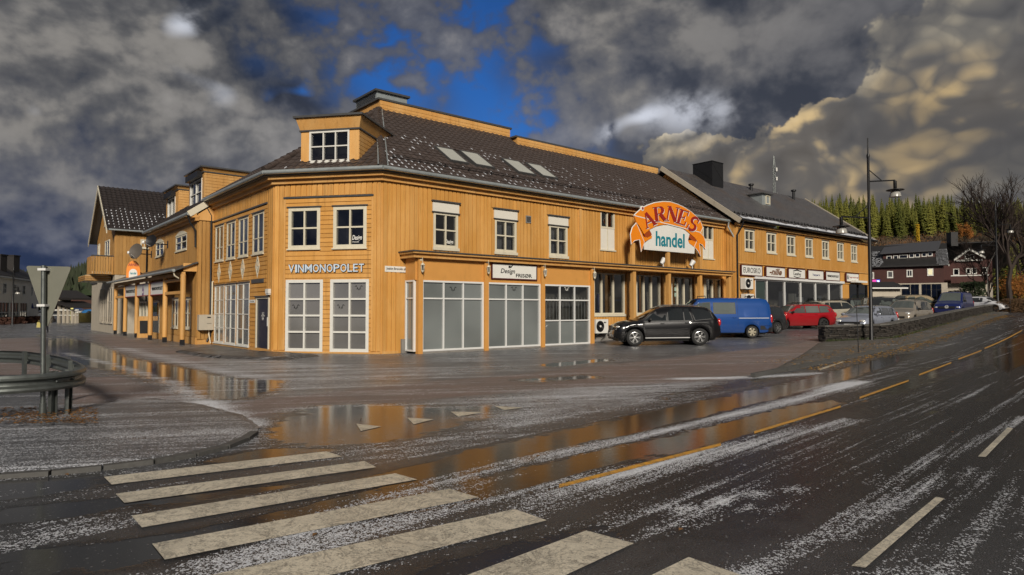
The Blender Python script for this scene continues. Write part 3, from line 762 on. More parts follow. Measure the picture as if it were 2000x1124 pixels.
def window(f, parent, rc, cols=(.5,), rows=(.5,), fw=.07, bar=.035, mat=None, pane=None, room=True, curtain_or_sheen=None, proud=.035, sill=.05, head=True, depth=.8, roommat=None, name='window', pane_rows=None, cm=None, flush=False):
    u0, u1, z0, z1 = rc; mat = mat or M_CREAM; pane = pane or M_PANE; PZ = -.05
    if flush: proud = .04; PZ = .012
    mb = MB()
    fbox(mb, f, u0, u0+fw, z0, z1, -.12, proud); fbox(mb, f, u1-fw, u1, z0, z1, -.12, proud)
    fbox(mb, f, u0+fw, u1-fw, z1-fw, z1, -.12, proud-.002); fbox(mb, f, u0+fw, u1-fw, z0, z0+fw, -.12, proud-.002)
    w = part(name, mb, mat, parent)
    a, b, c, d = u0+fw, u1-fw, z0+fw, z1-fw
    us = [a]+[a+(b-a)*q for q in cols]+[b]; zs = [c]+[c+(d-c)*q for q in rows]+[d]
    for q in us[1:-1]:
        m = MB(); fbox(m, f, q-bar/2, q+bar/2, c, d, PZ-.025, PZ+.03 if flush else proud-.012); part('glazing_bar', m, mat, w)
    for q in zs[1:-1]:
        m = MB(); fbox(m, f, a, b, q-bar/2, q+bar/2, PZ-.023, PZ+.027 if flush else proud-.015); part('glazing_bar', m, mat, w)
    for i in range(len(us)-1):
        for j in range(len(zs)-1):
            m = MB(); e = random.uniform(-.004, .004); mt = pane
            if pane_rows and j in pane_rows: mt = pane_rows[j]
            vs = [f.pt(us[i], zs[j], PZ+e), f.pt(us[i+1], zs[j], PZ-e), f.pt(us[i+1], zs[j+1], PZ-e), f.pt(us[i], zs[j+1], PZ+e)]
            if f.d.cross(f.n).z > 0: vs = vs[::-1]
            m.add(vs, [(0, 1, 2, 3)]); part('pane', m, mt, w)
    if sill:
        m = MB(); fbox(m, f, u0-.04, u1+.04, z0-sill, z0-.002, -.05, proud+.05); part('sill', m, mat, w)
    if head:
        m = MB(); fbox(m, f, u0-.05, u1+.05, z1+.002, z1+.045, -.05, proud+.045); part('head_trim', m, M_FLASH if head is True else head, w)
    if room:
        m = MB(); rm = roommat or M_ROOM; A = [f.pt(u, z, -.13) for u, z in ((a, c), (b, c), (b, d), (a, d))]; B = [f.pt(u, z, -depth) for u, z in ((a, c), (b, c), (b, d), (a, d))]
        m.add(A+B, [(4, 5, 6, 7), (0, 1, 5, 4), (1, 2, 6, 5), (2, 3, 7, 6), (3, 0, 4, 7)]); part('room_lining', m, rm, w)
    if curtain_or_sheen:  # hanging cloth, also used as the sheet coloured like mirrored sky
        n = 22; m = MB()
        for s, (ca, cb) in enumerate(curtain_or_sheen):
            ua, ub = a+(b-a)*ca, a+(b-a)*cb; vs = []
            for k in range(n+1):
                u = ua+(ub-ua)*k/n; o = (-.05 if flush else -.2)+.03*math.sin(k*1.9)+.01*math.sin(k*4.1)
                vs += [f.pt(u, c, o), f.pt(u, d, o)]
            m.add(vs, [(2*k, 2*k+2, 2*k+3, 2*k+1) for k in range(n)])
        part('curtain_or_sheen', m, cm or M_CURTAIN, w, smooth=60)
    return w
def hole(rc, e=0.0): return (rc[0]-e, rc[1]+e, rc[2]-e, rc[3]+e)
# ------------------------------------------------------------------ lettering
def text_mesh(txt, bold=0.0, shear=0.0, ext=.5, res=3, space=1.0):
    cu = bpy.data.curves.new('lettering', 'FONT'); cu.body = txt; cu.size = 1; cu.extrude = ext; cu.offset = bold; cu.shear = shear; cu.resolution_u = res; cu.space_character = space
    o = bpy.data.objects.new('lettering_tmp', cu); COL.objects.link(o)
    dg = bpy.context.evaluated_depsgraph_get(); me = bpy.data.meshes.new_from_object(o.evaluated_get(dg))
    co = np.empty(len(me.vertices)*3); me.vertices.foreach_get('co', co); co = co.reshape(-1, 3)
    fs = [tuple(p.vertices) for p in me.polygons]
    bpy.data.objects.remove(o); bpy.data.curves.remove(cu); bpy.data.meshes.remove(me)
    return co, fs
def text_on(f, txt, rc, o, mat, parent, th=.012, bold=0.0, shear=0.0, name='lettering', space=1.0, world=True, rot=0.0):
    "lettering fitted to a rectangle of the facade, standing th proud of offset o"
    co, fs = text_mesh(txt, bold, shear, space=space)
    lo, hi = co.min(0), co.max(0); u0, u1, z0, z1 = rc; W, H = u1-u0, z1-z0
    cu, cz = (u0+u1)/2, (z0+z1)/2; c = f.pt(cu, cz, 0)
    mb = MB(); vs = []
    for x, y, z in co:
        a = ((x-lo[0])/(hi[0]-lo[0])-.5)*W; b = ((y-lo[1])/(hi[1]-lo[1])-.5)*H
        if rot: a, b = a*math.cos(rot)-b*math.sin(rot), a*math.sin(rot)+b*math.cos(rot)
        vs.append(c+f.right*a+UP*b+f.n*(o+(z-lo[2])/(hi[2]-lo[2])*th))
    mb.add(vs, fs); return part(name, mb, mat, parent)
def poly_on(f, pts, o0, o1, mat, parent, name, smooth=None):
    "outline given in (u, z), swept from offset o0 to o1"
    P = [f.pt(u, z, o0) for u, z in pts]
    ar = sum((P[i]-P[0]).cross(P[i+1]-P[0]).dot(f.n) for i in range(1, len(P)-1))
    if ar < 0: P = P[::-1]
    mb = MB(); mb.prism(P, f.n*(o1-o0)); mb.f = [q[::-1] if False else q for q in mb.f]
    return part(name, mb, mat, parent)
# ------------------------------------------------------------------ roofs
class RoofPlane:
    def __init__(s, O, u, inward, pitch): s.O = Vector(O); s.u = Vector(u).normalized(); s.v = (Vector(inward).normalized()*math.cos(pitch)+UP*math.sin(pitch)); s.n = s.u.cross(s.v).normalized()
    def fix(s):
        if s.n.z < 0: s.n = -s.n
        return s
    def pt(s, a, b, h=0.0): return s.O+s.u*a+s.v*b+s.n*h
    def us(s, px, py):
        r = ray(px, py); c = Vector((0, 0, CAMH)); t = (s.O-c).dot(s.n)/r.dot(s.n); h = c+r*t-s.O
        return h.dot(s.u), h.dot(s.v)
    def us_of(s, p): h = Vector(p)-s.O; return h.dot(s.u), h.dot(s.v)
_prof = [(0, .030), (.045, .050), (.095, .034), (.135, .006), (.225, .004), (.30, .030)]
def tile_mesh(mat, W=.30, L=.345):
    mb = MB(); vs = []
    for s, dz in ((0.0, .036), (L*1.12, .0)):
        vs += [(x*W/.30, s, h+dz) for x, h in _prof]
    vs += [(x*W/.30, 0, h-.004) for x, h in _prof]
    n = len(_prof); fs = [(i, i+1, n+i+1, n+i) for i in range(n-1)]+[(2*n+i, 2*n+i+1, i+1, i) for i in range(n-1)]
    mb.add(vs, fs); return mb
def in_poly(x, y, P):
    c = False; n = len(P)
    for i in range(n):
        a, b = P[i], P[(i+1) % n]
        if (a[1] > y) != (b[1] > y) and x < (b[0]-a[0])*(y-a[1])/(b[1]-a[1])+a[0]: c = not c
    return c
def tile_list(rp, poly, holes=(), W=.30, L=.345):
    us = [p[0] for p in poly]; ss = [p[1] for p in poly]; out = []
    s = 0.0
    while s < max(ss):
        u = math.floor(min(us)/W)*W
        while u < max(us):
            cu, cs = u+W/2, s+L*.5
            if in_poly(cu, cs, poly) and not any(h[0] < cu < h[1] and h[2] < cs < h[3] for h in holes): out.append((rp, u, s))
            u += W
        s += L
    return out
def lay_tiles(parent, tiles, mat, limit, snow=None, W=.30, L=.345):
    "the nearest tiles as single objects, the rest joined"
    proto = tile_mesh(mat, W, L); me = proto.mesh('roof_tile', mat); me.polygons.foreach_set('use_smooth', [False]*len(me.polygons))
    cam0 = Vector((0, 0, CAMH)); tiles = sorted(tiles, key=lambda q: (q[0].pt(q[1], q[2])-cam0).length); base = base_of(parent)
    V = np.array(proto.v); rest = MB()
    for i, (rp, u, s) in enumerate(tiles):
        h = .02+random.uniform(0, .008)
        if i < limit:
            o = link('roof_tile', me, parent); M = Matrix((rp.u, rp.v, rp.n)).transposed().to_4x4(); M.translation = rp.pt(u, s, h)-base; o.matrix_local = M
        else: rest.add([rp.pt(u+a, s+b, h+c) for a, b, c in proto.v], proto.f)
    if rest.v: o = part('roof_tiling', rest, mat, parent); o['kind'] = 'stuff'
    if snow:
        sm = MB()
        for rp, u, s in tiles:
            if random.random() < snow(rp, u, s):
                l = random.uniform(.08, .20); a0, a1 = u+W*.48, u+W*random.uniform(.60, .74); q = s+L-l*.9-random.uniform(0, .04); zz = .055
                b = [rp.pt(a0, q, zz-.02), rp.pt(a1, q, zz-.02), rp.pt(a1, q+l, zz-.03), rp.pt(a0, q+l, zz-.03)]
                c = [rp.pt(a0+.006, q+.02, zz+.010), rp.pt(a1-.006, q+.02, zz+.010), rp.pt(a1-.006, q+l, zz+.003), rp.pt(a0+.006, q+l, zz+.003)]
                sm.box8(b+c)
        if sm.v: o = part('roof_snow', sm, M_SNOW, parent); o['kind'] = 'stuff'
def gutter(path, parent, r=.07, mat=None):
    mb = MB(); mb.tube(path, r, 8); return part('gutter', mb, mat or M_ZINC, parent, smooth=50)
def pipe(path, parent, r=.045, mat=None, name='downpipe'):
    mb = MB(); mb.tube(path, r, 8); return part(name, mb, mat or M_DARKMETAL, parent, smooth=50)
# ------------------------------------------------------------------ the ochre corner building
def zm(ox, oy, k): return lambda x, y: (ox+x*k, oy+y*k)
Z2, Z3, Z4, Z6 = zm(380,320,.35587), zm(740,320,.35599), zm(1120,360,.30249), zm(1140,500,.16901)
Z7, Z8, ZS, Z4b, Z2b, Z3b = zm(560,160,.25), zm(1000,240,.23), zm(1180,380,.13), zm(290,310,.1513), zm(160,370,.2578), zm(230,480,.1779)
Z4c, Z5b, Z7c, Z5 = zm(400,500,.178), zm(1430,490,.14), zm(1280,320,.22), zm(1400,400,.249)
DR, DL = Vector((.7682, .6402, 0)), Vector((-.6402, .7682, 0)); NR, NL = Vector((.6402, -.7682, 0)), Vector((-.7682, -.6402, 0))
C1, C2 = Vector((-9.17, 25.2, 0)), Vector((-4.85, 24.35, 0))
FA = Facade(C1, DL, NL); db = (C2-C1).normalized(); FB = Facade(C1, db, (db.y, -db.x)); FM = Facade(C2, DR, NR); LB = (C2-C1).length
UA = 8.1; UM = FM.u_at(1415)
main = thing('corner_building', 'ochre timber shop building with cut-off corner and brown tiled roof at the junction', 'building', ((C1+C2)/2))
def RC(f, zf, x0, y0, x1, y1, o=0.0): return f.rect(*zf(x0, y0), *zf(x1, y1), o)
WT = 6.48
# ---- openings
A_up = [RC(FA, Z2, 120, 352, 162, 532), RC(FA, Z2, 182, 330, 226, 520), RC(FA, Z2, 248, 302, 297, 503), RC(FA, Z2, 325, 270, 383, 490)]
zt, zb = np.mean([r[3] for r in A_up]), np.mean([r[2] for r in A_up]); A_up = [(r[0], r[1], zb, zt) for r in A_up]
A_lo = [RC(FA, Z4c, 118, 330, 212, 968), RC(FA, Z4c, 234, 318, 342, 985), RC(FA, Z4c, 364, 298, 490, 1008)]
zt, zb = np.mean([r[3] for r in A_lo]), np.mean([r[2] for r in A_lo]); A_lo = [(r[0], r[1], max(.12, zb), zt) for r in A_lo]
A_door = RC(FA, Z4c, 572, 455, 706, 1045); A_door = (A_door[0], A_door[1], .06, A_door[3])
B_up = [RC(FB, Z2, 518, 245, 690, 465), RC(FB, Z2, 764, 236, 945, 462)]; zt, zb = np.mean([r[3] for r in B_up]), np.mean([r[2] for r in B_up]); B_up = [(r[0], r[1], zb, zt) for r in B_up]
B_lo = [RC(FB, Z2, 503, 638, 703, 1037), RC(FB, Z2, 747, 636, 956, 1042)]; zt = np.mean([r[3] for r in B_lo]); B_lo = [(r[0], r[1], .06, zt) for r in B_lo]
M_up = [RC(FM, Z3, 298, 268, 432, 468), RC(FM, Z3, 634, 300, 753, 492), RC(FM, Z3, 932, 333, 1033, 506)]
zt, zb = np.mean([r[3] for r in M_up]), np.mean([r[2] for r in M_up]); M_up = [(r[0], r[1], zb, zt) for r in M_up]
M_pan = [RC(FM, Z4, 170, 163, 264, 432), RC(FM, Z4, 832, 255, 902, 480)]; zt, zb = np.mean([r[3] for r in M_pan]), np.mean([r[2] for r in M_pan]); M_pan = [(r[0], r[1], zb, zt) for r in M_pan]
FC = FM.shift(.8)
cu0 = FC.u_at(813); czt = FC.z_at(*Z3(205, 480)); czb = FC.z_at(*Z3(215, 513)); cu1 = FC.u_at(1427)
M_big = [RC(FM, Z6, 112, 195, 470, 672), RC(FM, Z6, 604, 222, 884, 660), RC(FM, Z6, 1010, 240, 1250, 640), RC(FM, Z6, 1385, 255, 1580, 640)]
zt = np.mean([r[3] for r in M_big]); zb = M_big[0][2]; M_big = [(r[0], r[1], zb, zt) for r in M_big]
# ---- wall cores and cladding
zPA = FA.z_at(*Z2(260, 272)); uPA = FA.u_at(Z2(397, 0)[0])
wA = wall_core(FA, main, 0, UA, 0, WT, A_up+A_lo+[A_door], M_OCHRE, name='wall')
siding(FA, wA, uPA, UA-.12, .12, zPA, A_up+A_lo+[A_door], M_OCHRE, .17)
planks(FA, wA, uPA, UA-.1, zPA+.09, WT, [], M_OCHRE, .21)
planks(FA, wA, .03, uPA-.02, .1, WT, [A_door], M_OCHRE, .2)
mb = MB(); fbox(mb, FA, uPA, UA, zPA+.01, zPA+.075, 0, .07); part('drip_board', mb, M_FLASH, wA)
mb = MB(); fbox(mb, FA, UA-.11, UA, .1, WT, 0, .04); part('corner_board', mb, M_TRIM, wA)
u0p, u1p = FB.u_at(Z2(492, 0)[0]), FB.u_at(Z2(974, 0)[0]); zPB = FB.z_at(*Z2(730, 188))
wB = wall_core(FB, main, 0, LB, 0, WT, B_up+B_lo, M_OCHRE)
siding(FB, wB, u0p+.04, u1p-.04, .12, zPB, B_up+B_lo, M_OCHRE, .17)
planks(FB, wB, .02, u0p-.02, .1, WT, [], M_OCHRE, .2); planks(FB, wB, u1p+.02, LB-.02, .1, WT, [], M_OCHRE, .2); planks(FB, wB, u0p, u1p, zPB+.09, WT, [], M_OCHRE, .22)
mb = MB(); fbox(mb, FB, u0p-.05, u1p+.05, zPB+.01, zPB+.075, 0, .07); part('drip_board', mb, M_FLASH, wB)
for u in (u0p, u1p): mb = MB(); fbox(mb, FB, u-.035, u+.035, .1, zPB, 0, .035); part('corner_board', mb, M_TRIM, wB)
blind = [(r[0]-.04, r[1]+.04, r[3], FM.z_at(*Z3(365, 208))) for r in M_up]
wM = wall_core(FM, main, 0, UM, 0, WT, M_up+M_pan+M_big, M_OCHRE)
planks(FM, wM, .03, cu0-.25, .1, WT, [], M_OCHRE, .2)
planks(FM, wM, cu0-.25, UM, czt-.02, WT, M_up+M_pan+blind, M_OCHRE, .2)
planks(FM, wM, FM.u_at(1160), UM-.02, M_big[0][3]+.02, czt-.15, [], M_OCHRE, .2, single=False)
planks(FM, wM, FM.u_at(1160), UM-.02, .55, M_big[0][2]-.05, [], M_OCHRE, .2, single=False)
for a, b in ((0, UA), ): mb = MB(); fbox(mb, FA, a+.01, b, -.02, .11, .0, .05); part('base_board', mb, M_TRIM, wA)
mb = MB(); fbox(mb, FB, .02, LB-.02, -.02, .058, 0, .06); part('base_board', mb, M_TRIM, wB)
mb = MB(); fbox(mb, FM, .02, cu0-.3, -.02, .10, 0, .05); part('base_board', mb, M_TRIM, wM)
mb = MB(); fbox(mb, FM, cu0-.2, UM, -.4, .53, .02, .10); part('plinth', mb, M_CONC, wM)
pu = FM.u_at(1132); mb = MB(); fbox(mb, FM, pu-.07, pu+.07, czt, WT, .02, .09); part('corner_board', mb, M_TRIM, wM)
# ---- upper windows
M_SKYSHEEN = plain('sky_sheen_sheet', (.34, .38, .44), .9, var=.1)
for r in A_up: window(FA, main, r, (.5,), (.36,), .09, .04, M_CREAM, M_PANE, curtain_or_sheen=[(.0, 1.0)], cm=M_SKYSHEEN, flush=True)  # pale sheet across each window stands for sky mirrored in its panes
for i, r in enumerate(B_up):
    w = window(FB, main, r, (.5,), (.5,), .13, .06, M_CREAM, M_PANE_D)
    if i == 1: text_on(FB, 'Design', RC(FB, Z2, 862, 392, 916, 425), -.045, M_SIGNW, w, .003, .02, .3); text_on(FB, 'FRISØR', RC(FB, Z2, 864, 426, 900, 432), -.045, M_SIGNW, w, .003)
for i, (r, bl) in enumerate(zip(M_up, blind)):
    w = window(FM, main, r, (.5,), (.5,), .10, .055, M_CREAM, M_PANE if i else M_PANE_D, sill=.12, head=False, curtain_or_sheen=None if i == 0 else [(.02, .45), (.55, .98)])
    mb = MB(); fbox(mb, FM, bl[0], bl[1], bl[2]+.02, bl[3]-.05, 0, .05); part('shutter_box', mb, M_BLIND, w)
    mb = MB(); fbox(mb, FM, bl[0]-.05, bl[1]+.05, bl[3]-.05, bl[3], 0, .12); fbox(mb, FM, bl[0]-.03, bl[1]+.03, bl[2]-.02, bl[2]+.02, 0, .09); part('head_trim', mb, M_FLASH, w)
    if i == 0: text_on(FM, 'Design', RC(FM, Z3, 367, 415, 411, 448), -.045, M_SIGNW, w, .003, .02, .3)
for r in M_pan:
    mid = r[2]+(r[3]-r[2])*.53; w = window(FM, main, (r[0], r[1], mid, r[3]), (.5,), (), .09, .07, M_CREAM, M_PANE_D, sill=0)
    mb = MB(); fbox(mb, FM, r[0], r[1], r[2], mid-.004, -.1, .02); part('lower_panel', mb, M_BLIND, w)
    mb = MB(); c = (r[0]+r[1])/2; fbox(mb, FM, c-.03, c+.03, r[2]+.02, mid-.02, .02, .035); fbox(mb, FM, r[0]-.05, r[1]+.05, r[2]-.07, r[2]-.003, 0, .09); part('sill', mb, M_CREAM, w)
# ---- street-level frosted windows
def vine_mark(f, cu, cz, s, o, mat, parent):
    "small V shaped ornament printed on the glass"
    for k, (a, b, c, d) in enumerate((( -.5, .45, -.05, -.4), (.5, .45, .05, -.4), (-.75, .25, -.5, .45), (.75, .25, .5, .45), (-.2, .0, -.42, -.25), (.2, .0, .42, -.25))):
        p, q = Vector((a, b)), Vector((c, d)); dd = (q-p).normalized(); n = Vector((-dd.y, dd.x))*.05
        pts = [(cu+(v.x)*s, cz+(v.y)*s) for v in (p-n, q-n, q+n, p+n)]
        poly_on(f, pts, o, o+.002+.0006*k, mat, parent, 'ornament')
for r in B_lo: r2 = r; w = window(FB, main, r, (.5,), (.25, .5, .75), .12, .07, M_WHITE, M_FROST, room=False, sill=0, head=False); vine_mark(FB, (r[0]+r[1])/2-.38, r[2]+(r[3]-r[2])*.62, .2, -.044, M_BLKTXT, w)
vine_mark(FB, FB.u_at(Z2(898, 0)[0]), FB.z_at(*Z2(898, 682)), .2, -.044, M_BLKTXT, w)
for r in A_lo: window(FA, main, r, (.5,), (.25, .5, .75), .07, .035, M_WHITE, M_FROST2, room=False, sill=.05, head=True, flush=True)
for r in (B_lo): pass
# ---- side door
mb = MB(); a, b, c, d = A_door
fbox(mb, FA, a, a+.06, c, d, -.1, .05); fbox(mb, FA, b-.06, b, c, d, -.1, .05); fbox(mb, FA, a+.06, b-.06, d-.07, d, -.1, .048); dr_ = part('door', mb, M_CREAM, main)
mb = MB(); fbox(mb, FA, a+.06, b-.06, c, d-.07, -.06, .0); part('door_leaf', mb, M_NAVYDOOR, dr_)
mb = MB(); fbox(mb, FA, a+.12, a+.15, 1.0, 1.35, .0, .05); part('handle', mb, M_ALU, dr_)
vine_mark(FA, (a+b)/2, FA.z_at(*Z4c(632, 680)), .24, .002, M_SIGNW, dr_); vine_mark(FA, (a+b)/2, FA.z_at(*Z4c(632, 640)), .16, .002, M_SIGNW, dr_)
mb = MB(); fbox(mb, FA, a-.05, b+.05, d+.002, d+.05, 0, .10); part('head_trim', mb, M_FLASH, dr_)
r = RC(FA, Z4c, 525, 262, 656, 292); mb = MB(); fbox(mb, FA, r[0], r[1], r[2], r[3], .0, .06); part('vent_strip', mb, M_FLASH, main)
# ---- diamonds under the upper windows
for (x, y) in ((163, 186), (287, 166), (424, 141), (587, 115)):
    u, z = FA.uz(*Z4c(x, y)); h, w_ = .47, .26
    def ring(s0, s1, o1, mat, nm, par):
        P = [(u+w_*s0, z), (u, z+h*s0), (u-w_*s0, z), (u, z-h*s0)]; Q = [(u+w_*s1, z), (u, z+h*s1), (u-w_*s1, z), (u, z-h*s1)]
        o = None
        mb = MB()
        for i in range(4):
            j = (i+1) % 4; pts = [FA.pt(*P[i], .02), FA.pt(*P[j], .02), FA.pt(*Q[j], .02), FA.pt(*Q[i], .02)]
            mb.prism(pts if (pts[1]-pts[0]).cross(pts[2]-pts[0]).dot(FA.n) > 0 else pts[::-1], FA.n*o1)
        return part(nm, mb, mat, par)
    dm = ring(1.0, .72, .022, M_CREAM, 'diamond_ornament', main); ring(.45, .2, .02, M_CREAM, 'inner_diamond', dm)
    poly_on(FA, [(u+w_*.71, z), (u, z+h*.71), (u-w_*.71, z), (u, z-h*.71)], .02, .027, M_FLASH, dm, 'diamond_field')
# ---- eaves: trim steps, soffit, gutter
def line_x(f1, o1, f2, o2):
    a, b = f1.pt(0, 0, o1), f2.pt(0, 0, o2); d1, d2 = f1.d, f2.d; den = d1.x*d2.y-d1.y*d2.x; t = ((b.x-a.x)*d2.y-(b.y-a.y)*d2.x)/den; return a+d1*t
def corner1(o): return line_x(FA, o, FB, o)
def corner2(o): return line_x(FB, o, FM, o)
def eave_band(o0, o1, z0, z1, mat, name):
    P0 = [FA.pt(UA, 0, o0), corner1(o0), corner2(o0), FM.pt(UM, 0, o0)]; P1 = [FA.pt(UA, 0, o1), corner1(o1), corner2(o1), FM.pt(UM, 0, o1)]
    for i in range(3):
        mb = MB(); lo = [P0[i], P1[i], P1[i+1], P0[i+1]]; mb.box8([p+UP*z0 for p in lo]+[p+UP*z1 for p in lo]); part(name, mb, mat, main)
eave_band(0, .14, WT-.02, WT+.14, M_TRIM, 'eave_moulding'); eave_band(0, .30, WT+.14, WT+.26, M_TRIM, 'eave_moulding'); eave_band(0, .42, WT+.26, WT+.37, M_FLASH, 'eave_board')
ZE = WT+.40; E = .46; PIT = R(34)
P = [FA.pt(UA, ZE-.02, E+.03), corner1(E+.03)+UP*(ZE-.02), corner2(E+.03)+UP*(ZE-.02), FM.pt(UM, ZE-.02, E+.03)]
for i in range(3): gutter([P[i], P[i+1]], main, .085)
# ---- roof planes with equal pitch
tp = math.tan(PIT); cp = math.cos(PIT)
RM = RoofPlane(corner2(E)+UP*ZE, DR, -NR, PIT).fix(); RB = RoofPlane(corner1(E)+UP*ZE, FB.d, -FB.n, PIT).fix(); RA = RoofPlane(corner1(E)+UP*ZE, DL, -NL, PIT).fix()
t1, s1 = RM.us(*Z7(1720, 425)); _, s1b = RM.us(*Z7(660, 222)); t2, s2 = RM.us(*Z8(60, 205)); t3, s3 = RM.us(*Z8(1270, 445)); s1 = (s1+s1b)/2; s2 = (s2+s3)/2
run1, run2 = s1*cp, s2*cp
lo, hi = .1, 20
for _ in range(50):
    m = (lo+hi)/2
    if (corner2(E-m)-corner1(E-m)).dot(FB.d) > 0: lo = m
    else: hi = m
rA = lo; apex = corner2(E-rA)+UP*(ZE+rA*tp)
kAM = line_x(FA, E-run1, FM, E-run1)+UP*(ZE+run1*tp)
uE = (FM.pt(UM, 0, E)-corner2(E)).dot(DR); hipM = [RM.us_of(apex), RM.us_of(kAM)]
polyM = [(0, 0), (uE, 0), (uE, s2), (t2, s2), (t1, s1), hipM[1], hipM[0]]
if run1 <= rA: polyM = [(0, 0), (uE, 0), (uE, s2), (t2, s2), (t1, s1), RM.us_of(corner2(E-run1)+UP*(ZE+run1*tp))]
lenB = (corner2(E)-corner1(E)).length; polyB = [(0, 0), (lenB, 0), RB.us_of(apex)]
uAe = (FA.pt(UA, 0, E)-corner1(E)).dot(DL)+.15
polyA = [(0, 0), (uAe, 0), (uAe, s1), RA.us_of(kAM), RA.us_of(apex)]
mb = MB()
for rp, pl in ((RM, polyM), (RB, polyB), (RA, polyA)): mb.prism([rp.pt(a, b, 0) for a, b in (pl if rp is not RA else pl[::-1])], -rp.n*.06)
roof = part('roof', mb, M_FLASH, main)
# skylights
sk_px = ([(1150,528),(1285,545),(1415,660),(1280,640)], [(1350,560),(1480,578),(1610,690),(1475,675)], [(1685,620),(1805,640),(1935,745),(1800,730)])
sk = [[RM.us(*Z7(*q)) for q in s] for s in sk_px]+[[RM.us(*Z8(*q)) for q in [(112,365),(228,376),(375,492),(268,480)]]]
sk_rect = []
for s in sk:
    a0, a1 = (s[0][0]+s[3][0])/2, (s[1][0]+s[2][0])/2; b0, b1 = (s[2][1]+s[3][1])/2, (s[0][1]+s[1][1])/2; sk_rect.append((a0, a1, b0, b1))
    mb = MB()
    for (p, q, r_, t_) in ((a0, a0+.06, b0, b1), (a1-.06, a1, b0, b1), (a0+.06, a1-.06, b0, b0+.10), (a0+.06, a1-.06, b1-.08, b1)):
        mb.box8([RM.pt(p, r_, -.02), RM.pt(q, r_, -.02), RM.pt(q, t_, -.02), RM.pt(p, t_, -.02), RM.pt(p, r_, .15), RM.pt(q, r_, .15), RM.pt(q, t_, .15), RM.pt(p, t_, .15)])
    so = part('skylight', mb, M_FLASH, roof)
    mb = MB(); mb.box8([RM.pt(p, q, .02) for p, q in ((a0+.06, b0+.1), (a1-.06, b0+.1), (a1-.06, b1-.08), (a0+.06, b1-.08))]+[RM.pt(p, q, .14) for p, q in ((a0+.06, b0+.1), (a1-.06, b0+.1), (a1-.06, b1-.08), (a0+.06, b1-.08))])
    part('skylight_pane', mb, plain('skylight_blind', (.50, .50, .44), .22, var=.08, nscale=1.5, coat=.6), roof)
def snowM(rp, u, s):
    if rp is not RM: return .10 if s < .8 else .03
    w = .5+.5*math.sin(u*.8+s*1.3)*math.sin(u*.31+1)
    a = .95*math.exp(-((s-.45)/.8)**2)*(.35+.65*w)+.95*math.exp(-((s-3.1)/.6)**2)*(.25+.75*w)*(1.0 if u < 17 else .15)+.30*(s < 2.4)*w+.10*(s < 4)
    return min(.9, a*.75)
tiles = tile_list(RM, polyM, [(r[0]-.02, r[1]+.02, r[2]-.05, r[3]+.05) for r in sk_rect])+tile_list(RB, polyB)+tile_list(RA, polyA)
lay_tiles(roof, tiles, M_TILE, 300, snowM)
# hip caps: short overlapping half-round tiles
def hip_caps(p, q, rr=.13):
    L = (q-p).length; n = int(L/.34); d = (q-p).normalized()
    for i in range(n):
        a, b = p+d*(i*L/n-.03), p+d*((i+1)*L/n); mb = MB(); mb.tube([a+UP*.08, b+UP*.06], [rr*1.12, rr*.92], 10); part('hip_tile', mb, M_TILE, roof, smooth=50)
hip_caps(corner2(E)+UP*(ZE+.02), apex); hip_caps(apex, kAM); hip_caps(corner1(E)+UP*(ZE+.02), apex)
# white lead strip beside the hip
for off in (.2, -.2):
    a, b = corner2(E)+UP*(ZE+.03)+DR*off, apex.lerp(kAM, .85)+DR*off*.7; mb = MB(); mb.tube([a+UP*.07, b+UP*.08], .03, 5); part('hip_flashing', mb, M_ZINC, roof)
# raised ridge boxes
def ridge_box(p, along, L, back, Lb, h, name='ridge_parapet'):
    mb = MB(); q = [p, p+along*L, p+along*L+back*Lb, p+back*Lb]; q = [v-UP*.35 for v in q]
    if (q[1]-q[0]).cross(q[2]-q[0]).z < 0: q = q[::-1]
    mb.box8(q+[v+UP*(h+.35) for v in q]); o = part(name, mb, M_TRIM, roof)
    mb = MB(); c = sum(q, Vector())/4; q2 = [c+(v-c)*1.0+(v-c).normalized()*.12+UP*(h+.352) for v in q]; mb.box8(q2+[v+UP*.09 for v in q2]); part('capping', mb, M_FLASH, roof)
    for zz in (.12, .27):                    # board joints stand proud
        mb = MB(); a = p-back*.012+UP*(zz+.02); b = a+along*L; mb.box8([a, b, b+back*.012, a+back*.012, a+UP*(h*.5-.14), b+UP*(h*.5-.14), b+back*.012+UP*(h*.5-.14), a+back*.012+UP*(h*.5-.14)]); part('ridge_board', mb, M_TRIM, roof)
L1 = (RM.pt(t1, s1)-kAM).dot(DR); ridge_box(kAM, DR, L1, -NR, 3.2, .50)
pk = RM.pt(t2, s2); ridge_box(pk, DR, uE-t2+.1, -NR, 1.5, .45)
va = kAM-NR*.9+DR*.3+UP*.58; mb = MB(); mb.box8([va, va+DR*1.7, va+DR*1.7-NR*2.2, va-NR*2.2]+[v+UP*.62 for v in (va, va+DR*1.7, va+DR*1.7-NR*2.2, va-NR*2.2)]); vb = part('ventilation_box', mb, M_ZINC, roof)
mb = MB(); q = [va+(-DR*.12+NR*.12), va+DR*1.82+NR*.12, va+DR*1.82-NR*2.32, va-DR*.12-NR*2.32]; mb.box8([v+UP*.62 for v in q]+[v+UP*.72 for v in q]); part('ventilation_lid', mb, M_FLASH, roof)
for k in range(6): mb = MB(); a = va-DR*.02-NR*.1+UP*(.1+k*.075); mb.box8([a, a+DR*.02, a+DR*.02-NR*2.0, a-NR*2.0]+[v+UP*.04 for v in (a, a+DR*.02, a+DR*.02-NR*2.0, a-NR*2.0)]); part('louvre', mb, M_FLASH, roof)
